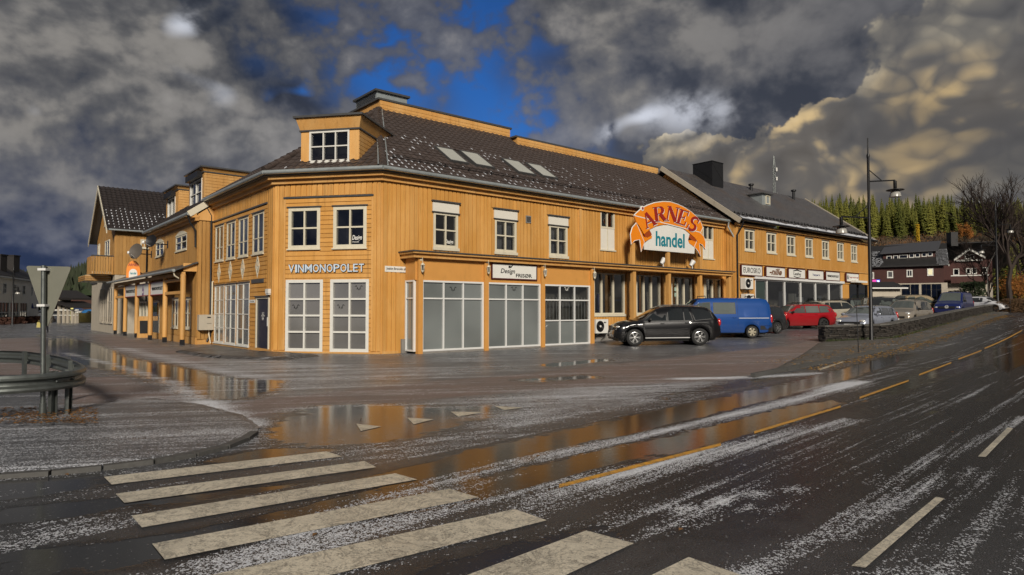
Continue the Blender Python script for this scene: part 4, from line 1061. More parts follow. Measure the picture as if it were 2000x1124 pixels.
# snow guard rail low on the right roof
for s in (.95,):
    for hh in (.10, .17): mb = MB(); mb.tube([RM.pt(.8, s, hh), RM.pt(uE-.3, s, hh)], .012, 5); part('snow_rail', mb, M_BLACK, roof)
    k = .8
    while k < uE: mb = MB(); mb.box8([RM.pt(k, s-.05, .02), RM.pt(k+.02, s-.05, .02), RM.pt(k+.02, s+.05, .02), RM.pt(k, s+.05, .02)]+[RM.pt(k, s-.01, .19), RM.pt(k+.02, s-.01, .19), RM.pt(k+.02, s+.01, .19), RM.pt(k, s+.01, .19)]); part('rail_bracket', mb, M_BLACK, roof); k += 1.2
# ---- dormer on the cut-off corner
def dormer(f, rp, pxl, pxr, pyb, pyt, pyc, depth, parent, cols, rows, frame_px, mat, flare=.16, hood=None, pane=None, single=True):
    "box dormer standing on a roof plane; f = facade whose direction its front shares"
    s = rp.us((pxl+pxr)/2, pyb); hit = rp.pt(*s); o = (hit-f.P).dot(f.n); D = Facade(f.P+f.n*o, f.d, f.n)
    ua, za = D.uz(pxl, pyb); ub, _ = D.uz(pxr, pyb); ua, ub = min(ua, ub), max(ua, ub); _, zt_ = D.uz((pxl+pxr)/2, pyt); _, zc = D.uz((pxl+pxr)/2, pyc)
    za = hit.z-.25
    rc = D.rect(*frame_px); d = wall_core(D, parent, ua, ub, za, zc, [rc], mat, .12, 'dormer')
    # side walls back into the roof
    mb = MB(); fbox(mb, D, ua, ua+.1, za, zc, -depth, -.12); fbox(mb, D, ub-.1, ub, za, zc, -depth, -.12); part('dormer_cheek', mb, mat, d)
    n = max(3, int((zc-hit.z)/.16))
    mbs = MB()
    for k in range(n):
        z0 = hit.z+(zc-hit.z)*k/n
        for (u_, w_) in ((ua-.018, .018), (ub, .018)): fbox(mbs, D, u_, u_+w_, z0+.012, z0+(zc-hit.z)/n-.004, -depth, -.02)
    o2 = part('dormer_siding', mbs, mat, d); o2['kind'] = 'stuff'
    # flared cornice and flat lid
    mb = MB(); lo = [D.pt(ua-.03, zc, .03), D.pt(ub+.03, zc, .03), D.pt(ub+.03, zc, -depth), D.pt(ua-.03, zc, -depth)]; hi = [D.pt(ua-flare, zt_-.05, flare), D.pt(ub+flare, zt_-.05, flare), D.pt(ub+flare, zt_-.05, -depth), D.pt(ua-flare, zt_-.05, -depth)]
    if D.d.cross(D.n).z > 0: lo = lo[::-1]; hi = hi[::-1]
    mb.box8(lo+hi); part('dormer_cornice', mb, mat, d)
    mb = MB(); fbox(mb, D, ua-flare-.08, ub+flare+.08, zt_-.05, zt_+.03, -depth, flare+.08); part('dormer_roof', mb, M_FLASH, d)
    mb = MB(); fbox(mb, D, ua-.06, ub+.06, zc-.05, zc+.005, -depth, .06); part('dormer_band', mb, M_FLASH, d)
    window(D, parent, rc, cols, rows, .07, .045, M_WHITE, pane or M_PANE_D, head=False, sill=.05, depth=.6)
    if hood: mb = MB(); fbox(mb, D, rc[0]-.05, rc[1]+.05, rc[3]+.02, rc[3]+hood, .0, .28); part('awning_box', mb, M_DARKMETAL, d)
    return D
bx = Z7
dormer(FB, RB, Z7(112, 0)[0], Z7(562, 0)[0], Z7(0, 632)[1], Z7(0, 272)[1], Z7(0, 372)[1], 3.4, main, (1/3, 2/3), (.5,), (*Z7(180, 392), *Z7(490, 618)), M_TRIM)
# ---- canopy and glazed shop fronts on the right side
F2 = FC
mb = MB(); fbox(mb, FM, cu0-.22, cu1, czb+.03, czt-.10, .02, .96); cano = part('canopy', mb, M_TRIM, main)
mb = MB(); fbox(mb, FM, cu0-.30, cu1+.05, czt-.10, czt-.03, .01, 1.08); part('canopy_cornice', mb, M_TRIM, cano)
mb = MB(); fbox(mb, FM, cu0-.34, cu1+.08, czt-.03, czt+.015, .0, 1.12); part('canopy_lid', mb, M_FLASH, cano)
mb = MB(); fbox(mb, FM, cu0-.24, cu1-.0, czb-.03, czb+.028, .02, 1.0); part('canopy_bead', mb, M_TRIM, cano)
post_px = [819, 948, 1058.5, 1155, 1237, 1305.6, 1367, 1423.5]
post_u = [FC.u_at(x) for x in post_px]
for i, u in enumerate(post_u):
    zz = zgf(*FC.pt(u, 0).xy); mb = MB(); fbox(mb, FC, u-.10, u+.10, zz-.05 if i else -.05, czb-.03, -.09, .10); part('canopy_post', mb, M_RENDER if i < 4 else M_TRIM, main)
zgt = np.mean([FC.z_at(*Z3(400, 648)), FC.z_at(*Z3(740, 656)), FC.z_at(*Z3(1025, 662))]); ztr = (FC.z_at(*Z3(400, 737))-.05)/(zgt-.05)
for i in range(3):
    a, b = post_u[i]+.10, post_u[i+1]-.10
    mb = MB(); fbox(mb, FC, a, b, zgt, czb-.03, -.10, .0); part('shop_fascia', mb, M_RENDER, main)
    w = window(FC, main, (a, b, .08, zgt), (1/3, 2/3), (ztr,) if i < 2 else (.40, ztr), .07, .055, M_ALU, M_FROST_T, pane_rows=None if i < 2 else {1: M_PANE, 2: M_PANE}, room=(i == 2), sill=0, head=False, depth=.6, proud=.02, name='shop_window', roommat=M_ROOM2)
    u, z = (a+b)/2, FC.z_at(*Z3((400, 740, 1025)[i], 688)); vine_mark(FC, u, z, .2, -.044, M_BLKTXT if i < 2 else M_SIGNW, w)
    mb = MB(); fbox(mb, FC, a, b, -.1, .078, -.12, .03); part('shop_sill', mb, M_CONC, w)
    if i == 2:
        mb = MB()
        k = a+.12
        while k < b: mb.tube([FC.pt(k, 1.15, -.16), FC.pt(k, 2.2, -.16)], .018, 5); k += .2
        part('window_grille', mb, M_SIGNW, w)
FR = Facade(FM.pt(cu0-.04, 0, 0), NR, -DR)
mb = MB(); fbox(mb, FR, .08, .78, zgt, czb-.03, -.1, 0); part('shop_fascia', mb, M_RENDER, main)
window(FR, main, (.06, .70, .08, zgt), (), (ztr,), .06, .05, M_ALU, M_FROST_T, room=False, sill=0, head=False, proud=.01, name='shop_window')
# big panes behind the open colonnade
for i, r in enumerate(M_big):
    cols = ((.24, .64), (.30, .63), (.28, .62), (.08, .52))[i]
    w = window(FM, main, r, cols, (), .06, .10, M_CREAM, M_PANE, roommat=M_ROOM2, head=False, sill=.12, depth=1.1, name='shop_window')
    for k, u in enumerate(np.linspace(r[0]+.25, r[1]-.3, 3)):        # goods standing inside
        mb = MB(); h = random.uniform(.7, 1.5); mb.lathe([(.16, r[2]+.05), (.2, r[2]+.3*h), (.15, r[2]+.6*h), (.09, r[2]+h)], FM.pt(u, 0, -.7), n=10); part('display_goods', mb, (M_CURTAIN, M_NAVY, M_STONEW)[k], w, smooth=60)
    mb = MB(); a = r[1]+.1; fbox(mb, FM, a, a+.28, M_big[0][2]-.1, r[3]+.02, .02, .10); part('wall_pilaster', mb, M_TRIM, main)
    if i == 2:
        for k, yy in enumerate((320, 385, 450)): q = RC(FM, Z6, 1055, yy-22, 1102, yy+22); poly_on(FM, [(q[0], q[2]), (q[1], q[2]), (q[1], q[3]-.08), (q[1]-.08, q[3]), (q[0], q[3])], -.045, -.04, M_GREENGL, w, 'window_sticker')
# vents and pipes
r = RC(FM, Z3, 802, 285, 830, 328); mb = MB(); fbox(mb, FM, *r, .02, .07); v = part('air_vent', mb, M_CONC, main)
for k in range(5): mb = MB(); z = r[2]+.05+k*(r[3]-r[2]-.08)/5; fbox(mb, FM, r[0]+.03, r[1]-.03, z, z+.03, .07, .085); part('vent_slat', mb, M_FLASH, v)
pe = FM.pt(UM-.25, 0, 0); pipe([pe+UP*(ZE-.1)+NR*.5, pe+UP*(ZE-.35)+NR*.45, pe+UP*(ZE-1.2)+NR*.75+DR*.35], main, .05, M_ZINC)
pa = FA.pt(UA-.05, 0, 0); pipe([pa+UP*(ZE-.08)+NL*.45, pa+UP*(ZE-.3)+NL*.38, pa+UP*(ZE-.75)+NL*.12, pa+UP*.4+NL*.10, pa+UP*.12+NL*.25], main, .05, M_DARKMETAL)
pipe([FA.pt(UA-.3, FA.z_at(*Z4c(95, 285)), .05), FA.pt(UA-.3, FA.z_at(*Z4c(95, 285)), .1), FA.pt(UA-.3, 1.0, .10)], main, .035, M_CREAM, 'conduit')
# ------------------------------------------------------------------ low street wing left of the corner building
Z1 = zm(0, 340, .33808)
P2 = FA.pt(UA)+NL*.69
FW = Facade(P2, DL, NL); FWr = Facade(FA.pt(UA), NL, NR)
wing = thing('street_wing', 'darker ochre side wing with two dormers and a post-carried porch', 'building', P2)
UW = FW.u_at(296); WW = FW.z_at(*Z4b(545, 800), .0)-.15
W_up = [FW.rect(345, 460, 366, 491), FW.rect(306, 478, 320, 506)]; z0, z1 = W_up[0][2], W_up[0][3]; W_up = [(r[0], r[1], z0+.1, z1-.1) for r in W_up]
W_lo = [RC(FW, Z3b, 606, 575, 665, 905), RC(FW, Z3b, 741, 585, 806, 915)]; zt, zb = np.mean([r[3] for r in W_lo]), np.mean([r[2] for r in W_lo]); W_lo = [(r[0], r[1], zb, zt) for r in W_lo]
W_door = RC(FW, Z3b, 382, 612, 456, 1000); W_door = (W_door[0], W_door[1], .05, W_door[3])
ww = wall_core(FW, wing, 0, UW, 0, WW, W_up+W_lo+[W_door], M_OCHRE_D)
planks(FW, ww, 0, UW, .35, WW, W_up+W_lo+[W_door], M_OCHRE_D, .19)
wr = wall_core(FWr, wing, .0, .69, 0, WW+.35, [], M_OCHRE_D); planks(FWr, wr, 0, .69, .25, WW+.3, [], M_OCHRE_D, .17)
mb = MB(); fbox(mb, FW, 0, UW, -.05, .33, .0, .06); part('plinth', mb, M_TRIM, ww)
mb = MB(); fbox(mb, FWr, 0, .69, -.05, .2, .0, .05); part('plinth', mb, M_TRIM, wr)
for i, r in enumerate(W_up):
    w = window(FW, wing, r, (.5,), (.55,), .08, .05, M_CREAM, M_PANE, head=False, curtain_or_sheen=[(0, .4), (.6, 1)], cm=M_CURTAIN_W, flush=True)
    n = 8; pts = [(r[0]-.06, r[3]+.004)]+[(r[0]-.06+(r[1]-r[0]+.12)*k/n, r[3]+.02+.20*math.sin(math.pi*k/n)) for k in range(n+1)]+[(r[1]+.06, r[3]+.004)]
    poly_on(FW, pts, 0, .06, M_CREAM, w, 'arched_head')
M_REDP = plain('red_poster', (.50, .02, .02), .4); M_GREENP = plain('green_poster', (.03, .16, .05), .4)
for r in W_lo: window(FW, wing, r, (.5,), (.5,), .11, .05, M_CREAM, M_PANE, room=False, head=True, flush=True); poly_on(FW, [(r[0]+.1, r[2]+.5), (r[1]-.1, r[2]+.5), (r[1]-.1, r[3]-.1), (r[0]+.1, r[3]-.1)], -.06, -.03, M_REDP, wing, 'window_poster'); poly_on(FW, [(r[0]+.1, r[2]+.1), (r[1]-.1, r[2]+.1), (r[1]-.1, r[2]+.49), (r[0]+.1, r[2]+.49)], -.06, -.031, M_GREENP, wing, 'window_poster')
w = window(FW, wing, W_door, (), (), .09, .05, M_CREAM, M_PANE_D, room=True, sill=0, head=True, name='door', roommat=M_ROOM, flush=True)
mb = MB(); fbox(mb, FW, W_door[0]+.15, W_door[0]+.18, .9, 1.4, -.03, .05); part('handle', mb, M_ALU, w)
q = RC(FW, Z3b, 243, 635, 318, 728); window(FW, wing, (q[0], q[1], 1.0, q[3]+.1), (.5,), (), .08, .05, M_CREAM, M_PANE_D, head=False)
# eaves and roof of the wing
zg_ = WW+.30
mb = MB(); fbox(mb, FW, -.1, UW, WW-.02, WW+.12, 0, .16); part('eave_moulding', mb, M_TRIM, wing); mb = MB(); fbox(mb, FW, -.12, UW, WW+.12, WW+.24, 0, .34); part('eave_moulding', mb, M_TRIM, wing)
gutter([FW.pt(-.15, zg_-.02, .46), FW.pt(UW+.2, zg_-.02, .46)], wing, .085)
RW = RoofPlane(FW.pt(0, zg_, .43), DL, -NL, R(36)).fix()
mb = MB(); mb.prism([RW.pt(a, b) for a, b in ((-.12, 0), (-.12, 6.2), (UW+.2, 6.2), (UW+.2, 0))], -RW.n*.07); wroof = part('roof', mb, M_FLASH, wing)
lay_tiles(wroof, tile_list(RW, [(-.1, 0), (UW+.2, 0), (UW+.2, 6.2), (-.1, 6.2)]), M_TILE_D, 60, lambda rp, u, s: .25 if s < 1.2 else .06)
mb = MB(); mb.box8([RW.pt(-.16, -.05, -.16), RW.pt(-.10, -.05, -.16), RW.pt(-.10, 2.6, -.16), RW.pt(-.16, 2.6, -.16), RW.pt(-.16, -.05, .12), RW.pt(-.10, -.05, .12), RW.pt(-.10, 2.6, .12), RW.pt(-.16, 2.6, .12)]); part('barge_board', mb, M_CREAM, wroof)
pipe([FW.pt(.05, zg_-.05, .46), FW.pt(.08, zg_-.4, .35), FW.pt(.12, zg_-.75, .10), FW.pt(.12, 4.6, .08)], wing, .045, M_DARKMETAL)
mb = MB(); mb.box8([FWr.pt(-.02, WW+.02, .02), FWr.pt(.72, WW+.02, .02), FWr.pt(.72, WW+.02, .09), FWr.pt(-.02, WW+.02, .09)][::-1]+[FWr.pt(-.02, WW+.85, .02), FWr.pt(.72, WW+.30, .02), FWr.pt(.72, WW+.30, .09), FWr.pt(-.02, WW+.85, .09)][::-1]); part('gable_end_board', mb, M_TRIM, wing)
dormer(FW, RW, Z4b(520, 0)[0], Z4b(715, 0)[0], Z4b(0, 560)[1]+6, Z4b(0, 170)[1], Z4b(0, 225)[1], 4.0, wing, (.5,), (.5,), (*Z4b(545, 330), *Z4b(690, 590)), M_TRIM, hood=.35, pane=M_PANE)
dormer(FW, RW, Z4b(230, 0)[0], Z4b(385, 0)[0], Z4b(0, 730)[1], Z4b(0, 395)[1], Z4b(0, 440)[1], 4.0, wing, (.5,), (), (*Z4b(255, 540), *Z4b(345, 740)), M_TRIM, hood=.35)
# porch
FP = FW.shift(.61); pp = [FP.u_at(x) for x in (357, 322.5, 294, 267.5, 245, 226)]; ptop = FP.z_at(*Z3b(700, 270), .35)
for u in pp:
    mb = MB(); mb.lathe([(.12, .25), (.12, ptop-.12)], FP.pt(u, 0), n=12); p_ = part('porch_post', mb, M_TRIM, wing, smooth=40)
    mb = MB(); fbox(mb, FP, u-.09, u+.09, -.05, .25, -.09, .09); part('post_foot', mb, M_DARKMETAL, p_)
uE2 = pp[-1]+.3
mb = MB(); fbox(mb, FP, pp[0]-.1, uE2, ptop-.20, ptop-.02, -.07, .07); part('porch_beam', mb, M_TRIM, wing)
mb = MB(); a = [FP.pt(-.05+pp[0]-.1, ptop, .42), FP.pt(uE2, ptop, .42), FP.pt(uE2, ptop+.42, -.60), FP.pt(pp[0]-.15, ptop+.42, -.60)]
mb.prism(a if (a[1]-a[0]).cross(a[2]-a[0]).z > 0 else a[::-1], UP*.07); part('porch_roof', mb, M_FLASH, wing)
gutter([FP.pt(pp[0]-.25, ptop+.03, .47), FP.pt(uE2, ptop+.03, .47)], wing, .075, M_ZINC)
pipe([FP.pt(pp[0]-.1, ptop, .45), FP.pt(pp[0]-.1, ptop-.2, .4), FP.pt(pp[0]-.02, ptop-.32, .2)], wing, .035, M_CREAM)
mb = MB(); fbox(mb, FWr, .0, .69+.61, ptop+.02, ptop+.40, -.10, -.02); part('porch_end_board', mb, M_TRIM, wing)
za, zb_ = FP.z_at(*Z3b(615, 385)), FP.z_at(*Z3b(615, 520))
for i in (0, 4):
    for z in (za, zb_): mb = MB(); fbox(mb, FP, pp[i]+.1, pp[i+1]-.1, z-.07, z+.07, -.05, .05); part('porch_rail', mb, M_TRIM, wing)
def shop_sign(f, rc, label, o=.05, th=.09, frame=M_MAROON, fw=.05):
    loc = f.pt((rc[0]+rc[1])/2, rc[2], o); s = thing('shop_sign', label, 'sign', loc)
    mb = MB(); fbox(mb, f, rc[0]+fw, rc[1]-fw, rc[2]+fw, rc[3]-fw, o, o+th); part('sign_face', mb, M_SIGNW, s)
    mb = MB()
    for q in ((rc[0], rc[0]+fw, rc[2], rc[3]), (rc[1]-fw, rc[1], rc[2], rc[3]), (rc[0]+fw, rc[1]-fw, rc[2], rc[2]+fw), (rc[0]+fw, rc[1]-fw, rc[3]-fw, rc[3])): fbox(mb, f, *q, o-.01, o+th+.015)
    part('sign_frame', mb, frame, s); s['_o'] = o+th; return s
def sub(rc, a, b, c, d, flip=False):
    "fraction of a rectangle as the viewer sees it; flip when u runs right to left"
    u0, u1, z0, z1 = rc; W, H = u1-u0, z1-z0
    if flip: a, b = 1-b, 1-a
    return (u0+W*a, u0+W*b, z0+H*c, z0+H*d)
zs0, zs1 = FP.z_at(*Z3b(430, 545)), FP.z_at(*Z3b(430, 400))
rc = (pp[1]+.1, pp[2]-.1, zs0, zs1); s = shop_sign(FP, rc, 'white porch sign with black lettering nearest the corner building', -.02, .06, M_RED, .04); text_on(FP, 'VINMONOPOLET', sub(rc, .1, .9, .38, .62, True), .045, M_BLKTXT, s, .006, .03)
rc = (pp[2]+.1, pp[3]-.1, zs0, zs1); s = shop_sign(FP, rc, 'white porch sign with a purple bottle emblem', -.02, .06, M_RED, .04)
cu, cz = (rc[0]+rc[1])/2, (rc[2]+rc[3])/2-.12; M_PURPLE = plain('purple_emblem', (.10, .02, .16), .4)
poly_on(FP, [(cu+.24*math.cos(a), cz+.24*math.sin(a)) for a in np.linspace(0, 2*math.pi, 20, endpoint=False)], .04, .046, M_PURPLE, s, 'emblem'); poly_on(FP, [(cu-.06, cz+.2), (cu+.06, cz+.2), (cu+.045, cz+.5), (cu-.045, cz+.5)], .04, .0455, M_PURPLE, s, 'emblem_neck'); text_on(FP, 'BAR', (cu-.16, cu+.16, cz-.07, cz+.07), .046, M_SIGNW, s, .003, .02)
rc = (pp[3]+.1, pp[4]-.1, zs0, zs1); s = shop_sign(FP, rc, 'white porch sign with black lettering furthest from the corner', -.02, .06, M_RED, .04); text_on(FP, 'VINMONOPOLET', sub(rc, .06, .94, .36, .64, True), .045, M_BLKTXT, s, .006, .03)
# ------------------------------------------------------------------ gable house at the end of the wing
G1 = Vector((-27.3, 45.0, 0)); FG, FS = Facade(G1, DL, NL), Facade(G1, DR, NR)
gh = thing('gable_house', 'ochre gabled house on a pale stone ground floor with a street balcony', 'house', G1)
zst, zev, LG = 4.05, 7.05, 7.7; zap = 10.2
gw_lo = [RC(FG, Z2b, 143, 775, 160, 1020), RC(FG, Z2b, 173, 775, 192, 1028), RC(FG, Z2b, 203, 770, 228, 1032)]; gw_lo = [(r[0], r[1], .7, 3.2) for r in gw_lo]
wall_core(FG, gh, -.02, 10.6, 0, zst, gw_lo, M_STONEW, name='ground_floor_wall'); wall_core(FS, gh, .24, 9, 0, zst, [], M_STONEW, name='ground_floor_wall')
mb = MB(); fbox(mb, FG, LG, 10.6, zst-.35, zst-.15, -4, .1); part('flat_roof', mb, M_FLASH, gh)
for r in gw_lo: window(FG, gh, r, (.5,), (.6,), .08, .05, M_STONEW, M_PANE_D, head=False, sill=.06, flush=True)
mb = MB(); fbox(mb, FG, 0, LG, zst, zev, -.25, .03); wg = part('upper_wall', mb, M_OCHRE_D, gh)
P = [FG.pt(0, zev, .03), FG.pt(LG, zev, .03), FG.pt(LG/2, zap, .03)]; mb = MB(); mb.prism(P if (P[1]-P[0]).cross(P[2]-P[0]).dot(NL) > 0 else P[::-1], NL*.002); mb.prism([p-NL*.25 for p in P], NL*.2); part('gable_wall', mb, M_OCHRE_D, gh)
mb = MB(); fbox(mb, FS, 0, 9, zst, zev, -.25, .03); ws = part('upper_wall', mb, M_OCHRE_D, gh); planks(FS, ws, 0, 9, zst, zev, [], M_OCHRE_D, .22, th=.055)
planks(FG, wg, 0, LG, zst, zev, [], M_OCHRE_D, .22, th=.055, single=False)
for q in ((208, 472, 216, 500), (194, 478, 197, 498)): r = FG.rect(*q); window(FG.shift(.06), gh, (r[0], r[1], r[2], r[3]), (.5,), (), .09, .05, M_CREAM, M_PANE_D, room=False, head=False, curtain_or_sheen=None, flush=True)
r = FG.rect(204.5, 414, 212, 440); window(FG.shift(.04), gh, (LG/2-.55, LG/2+.55, r[2], r[3]), (.5,), (), .09, .05, M_CREAM, M_PANE_D, room=False, head=False)
r = FS.rect(274, 468, 289, 486); window(FS.shift(.06), gh, r, (.5,), (), .09, .05, M_CREAM, M_PANE_D, room=False, head=False)
RS_ = RoofPlane(FS.pt(0, zev+.05, .45), DR, -NR, math.atan2(zap-zev, LG/2)).fix(); LS = (LG/2+.45)/math.cos(math.atan2(zap-zev, LG/2))
mb = MB(); mb.prism([RS_.pt(a, b) for a, b in ((-.55, 0), (9, 0), (9, LS), (-.55, LS))], -RS_.n*.08)
far = FG.pt(LG, zev+.05, 0)-NR*.45; ap = RS_.pt(0, LS); q = [RS_.pt(-.55, LS), RS_.pt(9, LS), far+DR*9-UP*.3, far-DR*.55-UP*.3]; mb.prism(q, -UP*.08)
gr = part('roof', mb, M_FLASH, gh)
lay_tiles(gr, tile_list(RS_, [(-.5, 0), (9, 0), (9, LS), (-.5, LS)]), M_TILE_D, 0, lambda rp, u, s: .95*(1 if s < 2.2 else .0 if s > 2.7 else .5), .33, .38)
for a, b in ((RS_.pt(-.58, -.1), RS_.pt(-.58, LS)), (far-DR*.58-UP*.35, RS_.pt(-.58, LS))):
    mb = MB(); d = -DR*.05; mb.prism([a+UP*.08, b+UP*.08, b-UP*.22, a-UP*.22], d); part('barge_board', mb, M_CREAM, gr)
gutter([FS.pt(-.5, zev+.04, .5), FS.pt(9, zev+.04, .5)], gh, .07)
pipe([FS.pt(1.9, zev, .48), FS.pt(1.9, zev-.3, .12), FS.pt(1.9, .2, .12)], gh, .05, M_DARKMETAL)
bal = MB(); fbox(bal, FG, .3, 2.5, zst+.05, zst+.2, .05, 1.3); bo = part('balcony', bal, M_CREAM, gh)
FBs = Facade(FG.pt(.3, 0, 0), NL, NR); FBf = FG.shift(1.3)
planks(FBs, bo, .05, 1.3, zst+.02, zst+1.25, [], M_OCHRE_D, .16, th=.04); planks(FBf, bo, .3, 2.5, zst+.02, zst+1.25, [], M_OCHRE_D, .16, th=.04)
mb = MB(); fbox(mb, FBs, .03, 1.36, zst+1.25, zst+1.32, -.05, .07); part('balcony_rail', mb, M_FLASH, bo)
mb = MB(); fbox(mb, FG, 1.2, 4.6, zst-.42, zst-.02, .05, 1.55); po = part('entrance_canopy', mb, M_CREAM, gh)
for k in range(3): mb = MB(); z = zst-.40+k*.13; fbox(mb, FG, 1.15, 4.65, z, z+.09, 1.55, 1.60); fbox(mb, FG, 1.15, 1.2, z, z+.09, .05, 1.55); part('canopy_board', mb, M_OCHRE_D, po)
# ------------------------------------------------------------------ slate-roofed building at the right end
PF = FM.pt(UM, 0, .76); FF = Facade(PF, DR, NR); UF = FF.u_at(1699)
fb = thing('slate_roofed_building', 'ochre shop building with grey slate roof and a row of signs', 'building', PF)
F_up = [RC(FF, Z5, *q) for q in ((213,185,293,360), (388,213,463,382), (545,240,612,400), (690,262,750,412), (820,283,878,428), (940,303,992,440), (1048,318,1098,450))]
zt, zb = np.mean([r[3] for r in F_up]), np.mean([r[2] for r in F_up]); F_up = [(r[0], r[1], zb, zt) for r in F_up]
us_ = [FF.uz(*Z5b(x, 480))[0] for x in (315, 480, 730, 955, 1165, 1355, 1530)]; zsh = np.mean([FF.z_at(*Z5b(500, 410)), FF.z_at(*Z5b(1350, 455))])
ud0, ud1 = FF.uz(*Z5b(1630, 500))[0], FF.uz(*Z5b(1885, 520))[0]
F_shop = (us_[0], us_[-1], .75, zsh); F_dk = (ud0, ud1, 1.0, FF.z_at(*Z5b(1700, 455)))
WF = 6.62
wf = wall_core(FF, fb, 0, UF, -.2, WF, F_up+[F_shop, F_dk], M_OCHRE)
zsg0, zsg1 = [np.mean([FF.z_at(*Z5b(*p)) for p in q]) for q in (((270, 358), (1400, 425), (880, 393)), ((270, 205), (1400, 295), (880, 255)))]
planks(FF, wf, .02, UF-.02, .5, WF, F_up+[(us_[0]-.1, UF, 0, zsg1+.15), F_dk], M_OCHRE, .19, single=False)
wfr = wall_core(Facade(FM.pt(UM, 0, 0), NR, -DR), fb, .0, .78, 0, WF, [], M_OCHRE); planks(Facade(FM.pt(UM, 0, 0), NR, -DR), wfr, 0, .76, .3, WF, [], M_OCHRE, .19, single=False)
for i, r in enumerate(F_up): window(FF, fb, r, (.5,), (.5,), .11, .06, M_CREAM, M_PANE_D, head=True, sill=.09, curtain_or_sheen=None if i < 2 else [(0, .3), (.7, 1)])
cols = [(u-F_shop[0])/(F_shop[1]-F_shop[0]) for u in us_[1:-1]]
w = window(FF, fb, F_shop, cols, (), .06, .09, M_ALU, M_PANE, head=False, sill=0, depth=2.2, roommat=M_ROOM2, name='shop_window')
poly_on(FF, [(us_[0]+.07, .8), (us_[1]-.06, .8), (us_[1]-.06, zsh-.07), (us_[0]+.07, zsh-.07)], -.12, -.10, plain('green_film', (.22, .36, .29), .5), w, 'window_film')
for k in range(9):
    mb = MB(); u = us_[1]+.5+k*1.25+random.uniform(-.2, .2); h = random.uniform(1.2, 2.2); mb.box8([FF.pt(u+a, .8, -.9+b) for a, b in ((0, 0), (.55, 0), (.55, .35), (0, .35))][::-1]+[FF.pt(u+a, .8+h, -.9+b) for a, b in ((.05, 0), (.5, 0), (.5, .3), (.05, .3))][::-1]); part('display_shelf', mb, (M_CURTAIN_W, M_STONEW, M_CURTAIN, M_GREENGL)[k % 4] if k % 4 < 3 else M_BLIND, w)
mb = MB(); fbox(mb, FF, us_[0]-.2, us_[-1]+.1, zsh+.02, zsh+.18, .02, .16); part('awning_rail', mb, M_ALU, fb)
w = window(FF, fb, F_dk, (.5,), (.55,), .08, .06, M_DARKMETAL, M_PANE_D, head=False, sill=0, depth=2.0, roommat=M_ROOM, name='shop_window')
mb = MB(); fbox(mb, FF, ud0-.05, ud1-1.2, F_dk[3]+.03, F_dk[3]+.18, .02, .5); part('awning_rail', mb, M_SIGNW, fb)
mb = MB(); fbox(mb, FF, 0, UF, -.2, .48, .0, .06); part('plinth', mb, M_CONC, wf)
for zz in (zsg0-.1, zsg1+.10): mb = MB(); fbox(mb, FF, .1, UF-.05, zz-.035, zz+.035, .02, .07); part('sign_rail', mb, M_TRIM, fb)
# eaves, roof
mb = MB(); fbox(mb, FF, -.05, UF+.1, WF-.02, WF+.12, 0, .18); part('eave_moulding', mb, M_TRIM, fb)
zF = WF+.30; gutter([FF.pt(-.2, zF-.03, .5), FF.pt(UF+.25, zF-.03, .5)], fb, .08, M_DARKMETAL)
pF = R(35.5); RF = RoofPlane(FF.pt(0, zF, .46), DR, -NR, pF).fix(); LF = RF.us(*Z7c(62, 35))[1]; LF = 7.0 if not 5.5 < LF < 8.5 else LF
m, t, b = mk('grey_slate_roof'); p = geo_pos(t); u = t.vmath('DOT_PRODUCT', p, tuple(DR), out=1); v = t.math('MULTIPLY', t.vmath('DOT_PRODUCT', p, (0, 0, 1), out=1), 1/math.sin(pF))
cb = t.new('ShaderNodeCombineXYZ'); t.put(cb, 0, u); t.put(cb, 1, v); br = t.new('ShaderNodeTexBrick'); t.put(br, 'Vector', cb.outputs[0]); t.put(br, 'Scale', 1.0); t.put(br, 'Brick Width', .42); t.put(br, 'Row Height', .22); t.put(br, 'Mortar Size', .012)
t.put(br, 'Color1', (.085, .082, .085, 1)); t.put(br, 'Color2', (.055, .052, .055, 1)); t.put(br, 'Mortar', (.03, .028, .03, 1)); n = t.noise(p, .7, 6, .65)
n2_ = t.noise(t.vmath('MULTIPLY', p, (1, 1, 1)), 9, 5, .7)
t.put(b, 'Base Color', t.mix(t.math('MULTIPLY', t.sstep(n, .5, .7), .5), t.mix(t.sstep(n2_, .45, .7), br.outputs[0], (.12, .112, .11)), (.085, .055, .035))); t.put(b, 'Roughness', .42)
bn = t.new('ShaderNodeBump'); t.put(bn, 'Strength', .5); t.put(bn, 'Distance', .02); t.put(bn, 'Height', br.outputs[1]); bn.invert = True; t.l.new(bn.outputs[0], b.inputs['Normal']); M_SLATE = m
mb = MB(); mb.prism([RF.pt(a, b_) for a, b_ in ((-.25, 0), (UF+.25, 0), (UF+.25, LF), (-.25, LF))], -RF.n*.10)
bk = -NR*(2*LF*math.cos(pF)); mb.prism([RF.pt(-.25, LF), RF.pt(UF+.25, LF), RF.pt(UF+.25, 0)+bk, RF.pt(-.25, 0)+bk], -UP*.10); fr = part('roof', mb, M_SLATE, fb)
for u_ in (-.30, UF+.22):
    mb = MB(); mb.box8([RF.pt(u_, -.1, -.22), RF.pt(u_+.09, -.1, -.22), RF.pt(u_+.09, LF+.1, -.22), RF.pt(u_, LF+.1, -.22), RF.pt(u_, -.1, .06), RF.pt(u_+.09, -.1, .06), RF.pt(u_+.09, LF+.1, .06), RF.pt(u_, LF+.1, .06)]); part('barge_board', mb, M_STONEW, fr)
